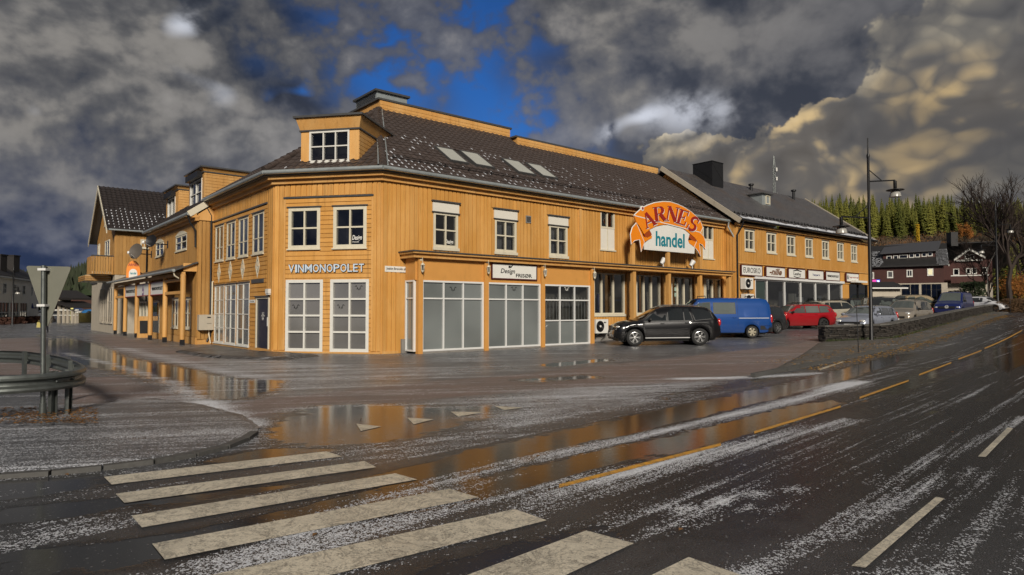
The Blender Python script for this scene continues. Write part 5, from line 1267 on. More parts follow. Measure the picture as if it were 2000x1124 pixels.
# gable triangle of this building above the lower roof
P = [PF+UP*(WF-.1)-DR*.02, PF-NR*9.6+UP*(WF-.1)-DR*.02, PF-NR*4.9+UP*(zF+LF*math.sin(pF)-.35)-DR*.02]; mb = MB(); mb.prism(P, DR*.1); part('gable_wall', mb, M_TRIM, fb)
P = [PF+DR*(UF-.02)+UP*-.2, PF+DR*(UF-.02)-NR*9.6+UP*-.2, PF+DR*(UF-.02)-NR*9.6+UP*WF, PF+DR*(UF-.02)-NR*4.9+UP*(zF+LF*math.sin(pF)-.35), PF+DR*(UF-.02)+UP*WF]; mb = MB(); mb.prism(P, -DR*.2); part('end_wall', mb, M_OCHRE, fb)
# icy eave strip
mb = MB()
for k in range(260):
    a = random.uniform(.3, UF); l = random.uniform(.1, .5); s0 = random.uniform(.0, .35); mb.box8([RF.pt(a, s0, .0), RF.pt(a+l, s0, .0), RF.pt(a+l, s0+.12, .0), RF.pt(a, s0+.12, .0), RF.pt(a, s0, .03), RF.pt(a+l, s0, .03), RF.pt(a+l, s0+.12, .02), RF.pt(a, s0+.12, .02)])
o = part('roof_snow', mb, M_SNOW, fr); o['kind'] = 'stuff'
mb = MB()
for k in range(150): a = .2+k*(UF-.3)/150; mb.ell(RF.pt(a, .75+.1*math.sin(k*1.7), .05), (.06, .06, .06), 6, 4)
o = part('snow_guard', mb, M_BLACK, fr); o['kind'] = 'stuff'
# chimney, roof dormer, vent pipes
a, s = RF.us(*Z7c(485, 165)); c = RF.pt(a, s); mb = MB(); q = [c+DR*x-NR*y for x, y in ((-.65, -.6), (.65, -.6), (.65, .9), (-.65, .9))]; zc = CAMH+ray(*Z7c(470, 5)).z/ray(*Z7c(470, 5)).y*c.y
mb.box8([v+UP*(-.9) for v in q]+[Vector((v.x, v.y, zc)) for v in q]); ch = part('chimney', mb, M_DARKMETAL, fr)
for k, (i, j) in enumerate(((0, 1), (3, 0))):
    A_, B_ = q[i], q[j]; mb = MB(); mb.tube([Vector((A_.x, A_.y, zc-.1)), Vector(((B_).x, B_.y, c.z))], .012, 4); part('sheet_seam', mb, M_BLACK, ch)
mb = MB(); cc = sum(q, Vector())/4; q2 = [cc+(v-cc)*1.03 for v in q]; mb.box8([Vector((v.x, v.y, zc)) for v in q2]+[Vector((v.x, v.y, zc+.06)) for v in q2]); part('chimney_cap', mb, M_BLACK, ch)
a, s = RF.us(*Z7c(985, 370)); c = RF.pt(a, s); D = Facade(Vector((c.x, c.y, 0)), DR, NR); h = .75
mb = MB(); q = [(-.55, 0), (.55, 0)]; mb.prism([D.pt(-.55, c.z-.1), D.pt(.55, c.z-.1), D.pt(.55, c.z+h), D.pt(-.55, c.z+h)], -NR*1.1); dm = part('dormer', mb, M_ZINC, fr)
mb = MB(); fbox(mb, D, -.7, .7, c.z+h, c.z+h+.06, -1.6, .18); part('dormer_roof', mb, M_FLASH, dm)
window(D.shift(.02), fr, (-.1, .45, c.z+.08, c.z+h-.06), (), (), .06, .04, M_CREAM, M_PANE_D, room=False, head=False, sill=0)
for (x, y, h) in ((850, 235, .45), (1228, 318, .75)):
    a, s = RF.us(*Z7c(x, y)); c = RF.pt(a, s); mb = MB(); mb.lathe([(.11, -.2), (.11, h-.15), (.2, h-.1), (.2, h), (.02, h+.05)], c, n=10); part('vent_pipe', mb, M_DARKMETAL, fr, smooth=40)
pipe([FF.pt(.12, zF-.1, .48), FF.pt(.12, zF-.45, .35), FF.pt(.05, zF-.9, .10), FF.pt(.05, .5, .10)], fb, .05, M_DARKMETAL)
# row of signs
sg = [(125, 420), (470, 738), (783, 1020), (1057, 1275), (1305, 1502), (1592, 1768)]
lab = ['white shop sign reading EUROSKO, first of the row', 'white shop sign with brown slanted nille lettering', 'white shop sign with black house emblem over its name', 'white shop sign with small navy script lettering', 'white shop sign reading VINMONOPOLET on the slate-roofed building', 'white shop sign with red script, last of the row']
rcs = []
for (a, b), l in zip(sg, lab):
    rc = (FF.u_at(Z5b(a, 0)[0], .12), FF.u_at(Z5b(b, 0)[0], .12), zsg0, zsg1); s = shop_sign(FF, rc, l, .08, .08); rcs.append((rc, s))
T = .162
text_on(FF, 'EUROSKO', sub(rcs[0][0], .1, .9, .27, .75), T, M_BLKTXT, rcs[0][1], .006)
text_on(FF, '-nille', sub(rcs[1][0], .18, .82, .22, .85), T, plain('brown_letter', (.13, .045, .012), .5), rcs[1][1], .006, .03, .35)
rc = rcs[2][0]; text_on(FF, 'Leshu', sub(rc, .30, .72, .34, .64), T, M_BLKTXT, rcs[2][1], .006, .015)
def tri(rc, pts): return [(rc[0]+(rc[1]-rc[0])*a, rc[2]+(rc[3]-rc[2])*b) for a, b in pts]
poly_on(FF, tri(rc, [(.27, .70), (.5, .80), (.77, .70), (.77, .78), (.5, .92), (.27, .78)]), T, T+.006, M_BLKTXT, rcs[2][1], 'emblem_roof'); poly_on(FF, tri(rc, [(.30, .26), (.5, .16), (.72, .26), (.72, .20), (.5, .08), (.30, .20)]), T, T+.006, M_BLKTXT, rcs[2][1], 'emblem_base')
text_on(FF, "Tøgger'n", sub(rcs[3][0], .28, .75, .36, .62), T, M_NAVY, rcs[3][1], .006, .02, .2)
text_on(FF, 'VINMONOPOLET', sub(rcs[4][0], .1, .92, .38, .62), T, M_BLKTXT, rcs[4][1], .006, .03)
rc = rcs[5][0]; text_on(FF, 'Tunge mel & mjøl', sub(rc, .22, .94, .40, .62), T, M_RED, rcs[5][1], .006); poly_on(FF, tri(rc, [(.08, .3), (.16, .3), (.16, .58), (.14, .66), (.14, .78), (.10, .78), (.10, .66), (.08, .58)]), T, T+.006, M_BLKTXT, rcs[5][1], 'bottle_emblem')
# ------------------------------------------------------------------ signs and fittings on the buildings
# arched banner sign over the colonnade
FSg = FM.shift(.92)
def S(x, y): return FSg.uz(*ZS(x, y))
def SP(l): return [S(*q) for q in l]
arn = thing('banner_sign', 'big orange ribbon sign reading ARNES over a white panel reading handel', 'sign', FSg.pt(S(870, 1000)[0], czt, 0))
band = [(430,320),(470,280),(555,205),(640,165),(740,130),(870,112),(980,118),(1080,150),(1180,195),(1290,265),(1380,345),(1440,430),(1462,500),(1430,575),(1405,640),(1386,712),(1340,652),(1280,600),(1200,533),(1100,482),(980,456),(870,456),(760,480),(670,527),(580,600),(545,540),(510,480),(470,430)]
ltail = [(470,432),(410,500),(382,600),(395,750),(440,700),(520,680),(545,860),(590,720),(640,690),(700,662),(705,620),(640,640),(580,640),(545,560),(505,490)]
rtail = [(1430,580),(1480,630),(1510,720),(1505,830),(1460,760),(1415,740),(1437,932),(1395,855),(1340,790),(1265,735),(1250,690),(1300,690),(1385,716),(1406,640)]
white = [(590,750),(595,830),(1345,893),(1352,800),(1268,738),(1250,690),(1275,598),(1190,528),(1090,482),(980,460),(870,462),(770,486),(672,532),(700,600),(700,662),(640,700)]
poly_on(FSg, SP(white), 0, .04, M_SIGNW, arn, 'white_panel'); poly_on(FSg, SP(ltail), .0, .062, M_ORANGE, arn, 'ribbon_tail'); poly_on(FSg, SP(rtail), .0, .062, M_ORANGE, arn, 'ribbon_tail'); poly_on(FSg, SP(band), .0, .085, M_ORANGE, arn, 'ribbon')
poly_on(FSg, SP([(580,607),(668,542),(700,600),(690,622),(628,655)]), .04, .068, M_ORANGE_D, arn, 'ribbon_fold'); poly_on(FSg, SP([(1283,598),(1340,640),(1377,712),(1320,700),(1258,652)]), .04, .068, M_ORANGE_D, arn, 'ribbon_fold')
def rim(l, o, mat, r, nm):
    P = [FSg.pt(*S(*q), o) for q in l+[l[0]]]; mb = MB(); mb.tube(P, r, 5); part(nm, mb, mat, arn)
rim(band[:14], .06, M_SIGNW, .035, 'white_edging'); rim(ltail[:8], .045, M_SIGNW, .028, 'white_edging') ; rim(rtail[:9], .045, M_SIGNW, .028, 'white_edging')
rim([(540,430+20),(580,600),(600,650)], .07, M_RED, .012, 'ribbon_line')
P = FSg.pt(*S(552, 215), .05); mb = MB(); mb.lathe([(.13, -.02), (.13, .05), (.08, .06), (.0001, .06)], P, n=14, M=NR.to_track_quat('Z', 'Y').to_matrix()); part('sign_rosette', mb, M_SIGNW, arn)
mb = MB(); mb.lathe([(.07, -.02), (.07, .07), (.0001, .071)], P, n=12, M=NR.to_track_quat('Z', 'Y').to_matrix()); part('rosette_centre', mb, M_RED, arn)
# serif capitals drawn as strokes in a unit box
def stroke(p, q, w): 
    p, q = Vector(p), Vector(q); d = (q-p).normalized(); n = Vector((-d.y, d.x))*w/2; return [p-n, q-n, q+n, p+n]
def hbox(x0, x1, y0, y1): return [Vector((x0, y0)), Vector((x1, y0)), Vector((x1, y1)), Vector((x0, y1))]
def arcs(cx, cy, rx, ry, a0, a1, w0, w1, n=12):
    out = []
    for k in range(n):
        s, e = a0+(a1-a0)*k/n, a0+(a1-a0)*(k+1.02)/n
        ws = [w0+(w1-w0)*math.sin(math.pi*j) for j in (k/n, (k+1)/n)]
        P = [Vector((cx+(rx+ws[0]/2)*math.cos(s), cy+(ry+ws[0]/2)*math.sin(s))), Vector((cx+(rx+ws[1]/2)*math.cos(e), cy+(ry+ws[1]/2)*math.sin(e))), Vector((cx+(rx-ws[1]/2)*math.cos(e), cy+(ry-ws[1]/2)*math.sin(e))), Vector((cx+(rx-ws[0]/2)*math.cos(s), cy+(ry-ws[0]/2)*math.sin(s)))]
        out.append(P)
    return out
pi = math.pi
GLY = {'A': [stroke((.12, .02), (.47, .98), .08), stroke((.5, 1.0), (.86, .02), .22), hbox(.25, .68, .30, .37), hbox(.0, .26, 0, .05), hbox(.66, 1.04, 0, .05)],
       'R': [hbox(.10, .31, .0, 1.0), hbox(.0, .42, 0, .05), hbox(.0, .5, .95, 1.0), *arcs(.48, .74, .24, .23, pi/2, -pi/2, .06, .2), hbox(.3, .5, .48, .54), stroke((.5, .5), (.80, .05), .22), hbox(.72, .98, .0, .06)],
       'N': [hbox(.10, .18, 0, 1.0), hbox(.0, .30, 0, .05), hbox(.0, .24, .95, 1), stroke((.16, .97), (.82, .03), .22), hbox(.80, .88, 0, 1.0), hbox(.68, 1.0, .95, 1.0)],
       'E': [hbox(.10, .31, 0, 1), hbox(.0, .80, 0, .06), hbox(.0, .78, .94, 1), hbox(.3, .60, .47, .53), hbox(.56, .61, .36, .64), hbox(.73, .79, .72, .95), hbox(.75, .82, .05, .28)],
       'S': [*arcs(.42, .74, .27, .22, .2*pi, 1.5*pi, .06, .20), *arcs(.42, .27, .29, .23, .5*pi, -.85*pi, .06, .20), hbox(.66, .71, .70, .98), hbox(.06, .11, .02, .32)]}
def glyph(ch, cx, cy, W, H, rot, mat, o, th, name):
    "letter centred on a zoom pixel of the sign, size in the same pixels, rotated"
    mb = MB()
    for k, poly in enumerate(GLY[ch]):
        pts = []
        for v in poly:
            x, y = (v.x-.48)*W, (v.y-.5)*H; X, Y = x*math.cos(rot)-y*math.sin(rot), x*math.sin(rot)+y*math.cos(rot); pts.append(FSg.pt(*S(cx+X, cy-Y), o))
        if (pts[1]-pts[0]).cross(pts[2]-pts[0]).dot(NR) < 0: pts = pts[::-1]
        mb.prism(pts, NR*(th+.0007*k))
    return part(name, mb, mat, arn)
for ch, x, y, W, H, r_ in (('A', 640, 385, 165, 205, .42), ('R', 812, 297, 185, 205, .12), ('N', 1000, 300, 170, 205, -.17), ('E', 1165, 352, 165, 205, -.32), ('S', 1326, 452, 165, 200, -.50)):
    W *= 1.08; H *= 1.08; glyph(ch, x+9, y+10, W, H, r_, M_SIGNW, .07, .03, 'letter_shadow'); glyph(ch, x, y, W, H, r_, M_RED, .07, .045, 'letter')
q0, q1 = S(765, 780), S(1197, 580); c0 = S(980, 690); Hh = S(980, 560)[1]-S(980, 805)[1]
co, fs = text_mesh('handel', .022); lo, hi = co.min(0), co.max(0)
mb = MB(); vs = []
for x, y, z in co:
    a, b = (x-lo[0])/(hi[0]-lo[0]), (y-lo[1])/(hi[1]-lo[1]); X = 765+a*432; ytop, ybot = 552+a*46, 775+a*38; vs.append(FSg.pt(*S(X, ybot+(ytop-ybot)*b), .04+.015*(z-lo[2])/(hi[2]-lo[2])))
mb.add(vs, fs); part('lettering', mb, M_TEAL, arn)
for px in (447, 973, 1455):
    u, z = S(px, 760); mb = MB(); fbox(mb, FSg, u-.11, u+.11, czt+.015, z+(.3 if px == 973 else .1), -.16, -.012); part('sign_post', mb, M_TRIM, arn)
# raised wall letters
vin = thing('wall_lettering', 'raised pale blue letters reading VINMONOPOLET on the cut-off corner', 'lettering', FB.pt(LB/2, FB.z_at(*Z2(720, 597)), .02))
wd = {'I': .45, 'M': 1.25, 'L': .85, 'E': .85, 'T': .9}; word = 'VINMONOPOLET'; tot = sum(wd.get(c, 1.05) for c in word); a0, a1 = FB.u_at(Z2(517, 0)[0]), FB.u_at(Z2(936, 0)[0]); z0, z1 = FB.z_at(*Z2(720, 596)), FB.z_at(*Z2(720, 553)); x = a0
for c in word:
    w_ = wd.get(c, 1.05)*(a1-a0)/tot; rc = (x+.02, x+w_-.025, z0, z1); text_on(FB, c, rc, .065, M_PALEBLUE, vin, .03, .004, name='letter'); text_on(FB, c, (rc[0]-.012, rc[1]+.012, z0-.012, z1+.012), .025, M_BLKTXT, vin, .038, .02, name='letter_side'); x += w_
# hairdresser sign
rc = RC(FC, Z3, 614, 547, 864, 641); rc = (rc[0], rc[1], FC.z_at(*Z3(740, 638)), FC.z_at(*Z3(740, 551))); s = shop_sign(FC, rc, 'white framed sign reading Design FRISØR above the shop window', .0, .05, M_MAROON, .05)
text_on(FC, 'Design', sub(rc, .19, .50, .30, .68), .05, M_BLKTXT, s, .006, .012, .25); text_on(FC, 'FRISØR', sub(rc, .52, .88, .16, .40), .05, M_BLKTXT, s, .006, .02)
poly_on(FC, tri(rc, [(.36, .72), (.41, .74), (.40, .88), (.36, .86)]), .05, .056, M_BLKTXT, s, 'emblem'); poly_on(FC, tri(rc, [(.415, .74), (.46, .92), (.43, .90), (.405, .80)]), .05, .0555, M_BLKTXT, s, 'emblem')
# street name plate, door plate, door lamp
rc = RC(FM, Z3, 30, 570, 157, 592); p = FM.pt((rc[0]+rc[1])/2, rc[2], .03); mb = MB(); zc = FM.z_at(*Z3(95, 580)); rc = (rc[0], rc[1], zc-.11, zc+.11); fbox(mb, FM, *rc, .03, .045); s = solo('street_name_plate', mb, M_SIGNW, 'small white street name plate on the corner wall', 'sign', loc=p)
text_on(FM, 'Joakim Brevolds alle', sub(rc, .06, .94, .25, .78), .045, M_BLKTXT, s, .003, .02)
rc = RC(FA, Z4c, 500, 484, 560, 516); p = FA.pt((rc[0]+rc[1])/2, rc[2], .02); mb = MB(); fbox(mb, FA, *rc, .02, .04); s = solo('door_plate', mb, M_SIGNW, 'small white plate beside the navy side door', 'sign', loc=p); text_on(FA, 'Varelev.', sub(rc, .12, .88, .3, .7), .04, M_BLKTXT, s, .003)
u, z = FA.uz(*Z4c(712, 390)); p = FA.pt(u, z-.1, .02); s = thing('door_lamp', 'white bulkhead lamp above the navy side door', 'lamp', p); mb = MB(); fbox(mb, FA, u-.22, u+.1, z-.09, z+.09, .02, .14); part('lamp_body', mb, M_WHITE, s); mb = MB(); fbox(mb, FA, u-.2, u+.08, z-.14, z-.092, .03, .12); part('lamp_lens', mb, M_CURTAIN_W, s)
# carriage lanterns on the canopy posts
lab = ['white carriage lantern on the corner canopy post', 'white carriage lantern left of the hairdresser sign', 'white carriage lantern right of the hairdresser sign', 'white carriage lantern where the open colonnade begins']
K = .68
for i, (px, y) in enumerate(((819, 522), (948, 526), (1058.5, 532), (1156, 537))):
    u = post_u[i]; z = FC.z_at(px, y, .2); p = FC.pt(u, z-.25, .11); s = thing('wall_lantern', lab[i], 'lamp', p, group='lanterns on the canopy posts'); c = FC.pt(u, z, .22)
    mb = MB(); mb.lathe([(.03*K, -.26*K), (.07*K, -.2*K), (.10*K, .10*K), (.105*K, .12*K)], c, n=6); part('lantern_glass', mb, M_PANE_D, s); mb = MB(); mb.lathe([(.13*K, .12*K), (.10*K, .17*K), (.03*K, .24*K), (.0001, .26*K)], c, n=6); part('lantern_roof', mb, M_CREAM, s)
    mb = MB(); mb.lathe([(.0001, -.30*K), (.05*K, -.27*K), (.085*K, -.19*K), (.075*K, -.18*K)], c, n=6)
    for k in range(6): a = k*pi/3; mb.tube([c+Vector((.068*math.cos(a), .068*math.sin(a), -.2))*K, c+Vector((.104*math.cos(a), .104*math.sin(a), .11))*K], .008, 4)
    part('lantern_frame', mb, M_CREAM, s); mb = MB(); mb.tube([FC.pt(u, z+.35, .10), FC.pt(u, z+.36, .2), c+UP*.26*K], .01, 5); fbox(mb, FC, u-.04, u+.04, z+.25, z+.45, .10, .115); part('lantern_bracket', mb, M_CREAM, s)
# floodlights on the canopy roof
for i, (px, l) in enumerate(((1296, 'silver floodlight under the left half of the banner sign'), (1353, 'silver floodlight under the right end of the banner sign'))):
    u = FM.u_at(px, .6); p = FM.pt(u, czt+.015, .6); s = thing('floodlight', l, 'lamp', p, group='floodlights under the banner sign'); mb = MB(); mb.tube([p, p+UP*.25], .025, 6); mb.tube([p-DR*.1+UP*.01, p-DR*1.3+UP*.03], .012, 4); part('floodlight_stem', mb, M_ALU, s)
    Mx = (DR*.55+UP*.75+NR*.2).to_track_quat('Z', 'Y').to_matrix(); mb = MB(); mb.lathe([(.05, -.22), (.09, -.2), (.13, .02), (.15, .12), (.14, .12), (.02, .05)], p+UP*.36, n=12, M=Mx); part('floodlight_head', mb, M_ALU, s, smooth=40)
# heat pumps
def heat_pump(f, u, z, label, w=.86, h=.66, dp=.32, brackets=True, o=.02, fan_side=-1):
    s = thing('heat_pump', label, 'heat pump', f.pt(u, z, o)); mb = MB(); fbox(mb, f, u-w/2, u+w/2, z, z+h, o+.06, o+.06+dp); part('casing', mb, M_SIGNW, s)
    c = f.pt(u, z+h*.5, o+.062+dp)-f.right*.14; Mx = f.n.to_track_quat('Z', 'Y').to_matrix(); mb = MB(); mb.lathe([(h*.40, 0), (h*.40, .006), (.0001, .007)], c, n=24, M=Mx); fan = part('fan_opening', mb, M_BLACK, s)
    mb = MB()
    for r_ in (.39, .31, .23, .15): mb.tube([c+f.n*.02+(f.right*math.cos(a)+UP*math.sin(a))*h*r_ for a in np.linspace(0, 2*pi, 25)], .006, 4, cap=False)
    for a in np.linspace(0, 2*pi, 12, endpoint=False): mb.tube([c+f.n*.018, c+f.n*.018+(f.right*math.cos(a)+UP*math.sin(a))*h*.39], .004, 3)
    part('fan_guard', mb, M_DARKMETAL, fan); mb = MB(); mb.lathe([(.055, .0), (.05, .03), (.0001, .031)], c+f.n*.008, n=12, M=Mx); part('fan_hub', mb, M_SIGNW, fan)
    mb = MB(); p = f.pt(u, z+h*.78, o+.063+dp)+f.right*.3; mb.box(p, (.01, .01, .05)); p2 = p; fbox(mb, f, u+w/2-.3, u+w/2-.18, z+h*.72, z+h*.82, o+.06+dp, o+.064+dp); part('badge', mb, M_BLACK, s)
    if brackets:
        for k in (-.3, .3): mb = MB(); fbox(mb, f, u+k-.02, u+k+.02, z-.05, z-.003, o, o+.42); mb.tube([f.pt(u+k, z-.03, o+.38), f.pt(u+k, z-.36, o+.02)], .014, 4); part('bracket', mb, M_GALV, s)
    return s
r = RC(FM, Z6, 135, 695, 298, 862, .5); heat_pump(FM, (r[0]+r[1])/2, .52, 'white heat pump with black fan under the first colonnade window', o=.10)
u, z = FF.uz(*Z5b(235, 535), .4); heat_pump(FF, u, z, 'upper white heat pump beside the green shop window', o=.05); heat_pump(FF, u+.05, z-.95, 'lower white heat pump beside the green shop window', o=.05)
u, z = .38, FWr.z_at(*Z3b(965, 925)); s = thing('meter_cabinet', 'beige metal cabinet hung on the dark ochre return wall', 'cabinet', FWr.pt(u, z, .03)); mb = MB(); fbox(mb, FWr, u-.36, u+.30, z, z+.72, .03, .36); part('cabinet_body', mb, M_STONEW, s); mb = MB(); fbox(mb, FWr, u-.22, u-.06, z+.56, z+.62, .36, .364); part('cabinet_badge', mb, M_DARKMETAL, s); mb = MB(); fbox(mb, FWr, u-.25, u-.05, z+.30, z+.315, .36, .364); part('cabinet_vent', mb, M_DARKMETAL, s); mb = MB(); mb.tube([FWr.pt(u-.2, z, .15), FWr.pt(u-.2, .5, .12), FWr.pt(u-.25, .05, .25)], .03, 6); part('drain_hose', mb, M_CREAM, s)
# satellite dishes on the wing
for (px, py, l, sz, mat) in ((275, 492, 'large grey-brown satellite dish beside the gable house', .46, plain('brown_dish', (.10, .085, .07), .5)), (307, 473, 'small dark satellite dish on the wing wall', .34, M_DARKMETAL)):
    u = FW.u_at(px+20); z = FW.z_at(px+20, py+6); p = FW.pt(u, z, .03); dc = p+NL*.75+UP*.12; nrm = (NL*.80+NR*.55+UP*.22).normalized(); Mx = nrm.to_track_quat('Z', 'Y').to_matrix(); s = thing('satellite_dish', l, 'satellite dish', p)
    mb = MB(); mb.lathe([(.0001, 0), (sz*.5, .03), (sz, .12), (sz+.01, .10), (sz*.5, -.01), (.0001, -.03)], dc, n=24, M=Mx); part('dish', mb, mat, s, smooth=50)
    mb = MB(); mb.tube([p, p+NL*.6, dc-nrm*.05], .03, 6); fbox(mb, FW, u-.1, u+.1, z-.2, z+.2, .025, .05); part('wall_arm', mb, M_DARKMETAL, s); mb = MB(); mb.tube([dc-UP*sz*.9, dc+nrm*.6-UP*.25], .018, 5); mb.ell(dc+nrm*.62-UP*.24, (.07, .07, .09), 8, 6); part('receiver_arm', mb, M_ALU, s)
# small version of the banner sign on the porch roof
u = FP.u_at(257, .3); z = ptop+.12; p = FP.pt(u, z-.03, .25); s = thing('porch_roof_sign', 'small orange and white arched sign standing on the porch roof', 'sign', p); FQ = Facade(p, -NL, NR)
def arch(w, h0, h1, n=12): return [(-w, 0), (w, 0)]+[(w*math.cos(a), h0+(h1-h0)*math.sin(a)) for a in np.linspace(0, pi, n)]
FQ = Facade(p, (NR*.35-NL*.93).normalized(), (NR*.93+NL*.35)); poly_on(FQ, [(a, z-.02+b) for a, b in arch(.36, .40, 1.0)], -.05, 0, M_ORANGE, s, 'orange_arch'); poly_on(FQ, [(a, z-.02+b) for a, b in arch(.22, .25, .52)], -.04, .02, M_SIGNW, s, 'white_panel')
text_on(FQ, 'ARNES', (-.26, .26, z+.66, z+.82), .0, M_RED, s, .01, .02); text_on(FQ, 'handel', (-.16, .16, z+.17, z+.32), .02, M_TEAL, s, .01, .02); mb = MB(); mb.tube([FQ.pt(.2, z+.45, -.03), FQ.pt(.7, z-.05, -.3)], .03, 5); part('sign_stay', mb, M_DARKMETAL, s)
# folding pavement board under the porch
p = gp(*Z3b(285, 1010)); s = thing('pavement_board', 'wooden folding pavement board leaning open under the porch', 'sign', p)
for sg_, nm in ((-1, 'board_leaf'), (1, 'board_leaf')):
    mb = MB(); a = p+DL*(-.35*sg_)*.6; q = [a+NL*.32, a-NL*.32, p-NL*.3+UP*1.25, p+NL*.3+UP*1.25]; mb.prism(q if (q[1]-q[0]).cross(q[2]-q[0]).dot(DL)*-sg_ > 0 else q[::-1], DL*-.03*sg_); lf = part(nm, mb, M_TRIM, s)
    mb = MB(); q2 = [a.lerp(p, .15)+NL*.25+UP*.25, a.lerp(p, .15)-NL*.25+UP*.25, p-NL*.24+UP*1.15, p+NL*.24+UP*1.15]; q2 = [v-DL*.036*sg_ for v in q2]; mb.prism(q2 if (q2[1]-q2[0]).cross(q2[2]-q2[0]).dot(DL)*-sg_ > 0 else q2[::-1], DL*-.006*sg_); part('chalk_panel', mb, M_BLACK, lf)
# ------------------------------------------------------------------ vehicles: bodies lofted from side profiles, +x is the nose
def interp(pts, x): 
    xs = [p[0] for p in pts]; ys = [p[1] for p in pts]; return float(np.interp(x, xs, ys))
class Car:
    def __init__(s, sp):
        s.sp = sp; s.L = sp['L']; s.W = sp['W']/2; s.top = sp['top']; s.belt = sp['belt']; s.sill = sp.get('sill', .24)
        s.wx = sp['wheels']; s.wr = sp.get('wr', .32); s.tum = sp.get('tumble', .30); s.ends = sp.get('ends', .42); s.front = sp.get('round', .16)
        h = s.L/2; xs = set(np.linspace(-h, h, 46).round(3)); xs |= {round(p[0], 3) for p in s.top}
        for w in s.wx: xs |= set((w+np.linspace(-1, 1, 15)*(s.wr+.075)).round(3))
        s.xs = sorted(x for x in xs if -h <= x <= h)
    def ztop(s, x): return interp(s.top, x)
    def bot(s, x):
        z = s.sill+.10*max(0, (abs(x)-(s.L/2-.35))/.35)
        for w in s.wx:
            r = s.wr+.07; d = abs(x-w)
            if d < r: z = max(z, s.wr*.98+math.sqrt(r*r-d*d))
        return z
    def half(s, x):
        h = s.L/2; e = s.ends; t = max(0, (abs(x)-(h-e))/e); return s.W-s.front*t**2.2
    def section(s, x):
        W = s.half(x); zt = s.ztop(x); zb = min(s.bot(x), zt-.12); zl = max(min(interp(s.belt, x), zt-.03), zb+.06); h = zt-zl; k = min(1, h/.25); tu = s.tum*h
        c = .035*min(1, W); return [(W-.07, zb), (W-.015, zb+.22*(zl-zb)), (W, zb+.55*(zl-zb)), (W-.012, zb+.86*(zl-zb)), (W-.045, zl), (W-.06-tu*.5, zl+h*.5), (W-.065-tu*.86, zl+h*.84), (W-.10-tu-.05*k, zt-.012*k), ((W-.12-tu)*.55, zt+c*.75), (0, zt+c)]
    def side_y(s, x, z):
        sec = s.section(x)[:8]; return float(np.interp(z, [p[1] for p in sec], [p[0] for p in sec]))
    def body(s):
        mb = MB(); rows = []
        for x in s.xs:
            sec = s.section(x); rows.append([(x, -y, z) for y, z in sec]+[(x, y, z) for y, z in sec[-2::-1]])
        n = len(rows[0]); vs = [v for r in rows for v in r]; fs = [(i*n+j, i*n+j+1, (i+1)*n+j+1, (i+1)*n+j) for i in range(len(rows)-1) for j in range(n-1)]
        fs = [f[::-1] for f in fs]
        fs += [tuple(range(n)), tuple(range((len(rows)-1)*n, len(rows)*n))[::-1]]
        fs[-2], fs[-1] = fs[-2][::-1], fs[-1][::-1]
        mb.add(vs, fs); return mb
    def side_patch(s, poly, off, mb, sides=(-1, 1)):
        pts = []
        for a, b in zip(poly, poly[1:]+poly[:1]):
            k = max(1, int(math.hypot(b[0]-a[0], b[1]-a[1])/.15)); pts += [(a[0]+(b[0]-a[0])*i/k, a[1]+(b[1]-a[1])*i/k) for i in range(k)]
        ar = sum(p[0]*q[1]-q[0]*p[1] for p, q in zip(pts, pts[1:]+pts[:1]))
        if ar < 0: pts = pts[::-1]
        for sd in sides:
            P = [(x, sd*(s.side_y(x, z)+off), z) for x, z in pts]; mb.add(P, [tuple(range(len(P)))[::(1 if sd < 0 else -1)]])
    def top_patch(s, x0, x1, inset, off, mb, n=6):
        vs = []; 
        for i in range(n+1):
            x = x0+(x1-x0)*i/n; sec = s.section(x); yl = sec[7][0]-inset; ys = np.linspace(-yl, yl, 7)
            e = .01; dz = (s.ztop(x+e)-s.ztop(x-e))/(2*e); nv = Vector((-dz, 0, 1)).normalized()*off
            for y in ys: z = float(np.interp(abs(y), [q[0] for q in sec[::-1]][:3], [q[1] for q in sec[::-1]][:3])); vs.append((x+nv.x, y, z+nv.z))
        fs = [(i*7+j, (i+1)*7+j, (i+1)*7+j+1, i*7+j+1) for i in range(n) for j in range(6)]; mb.add(vs, fs if x1 > x0 else [f[::-1] for f in fs])
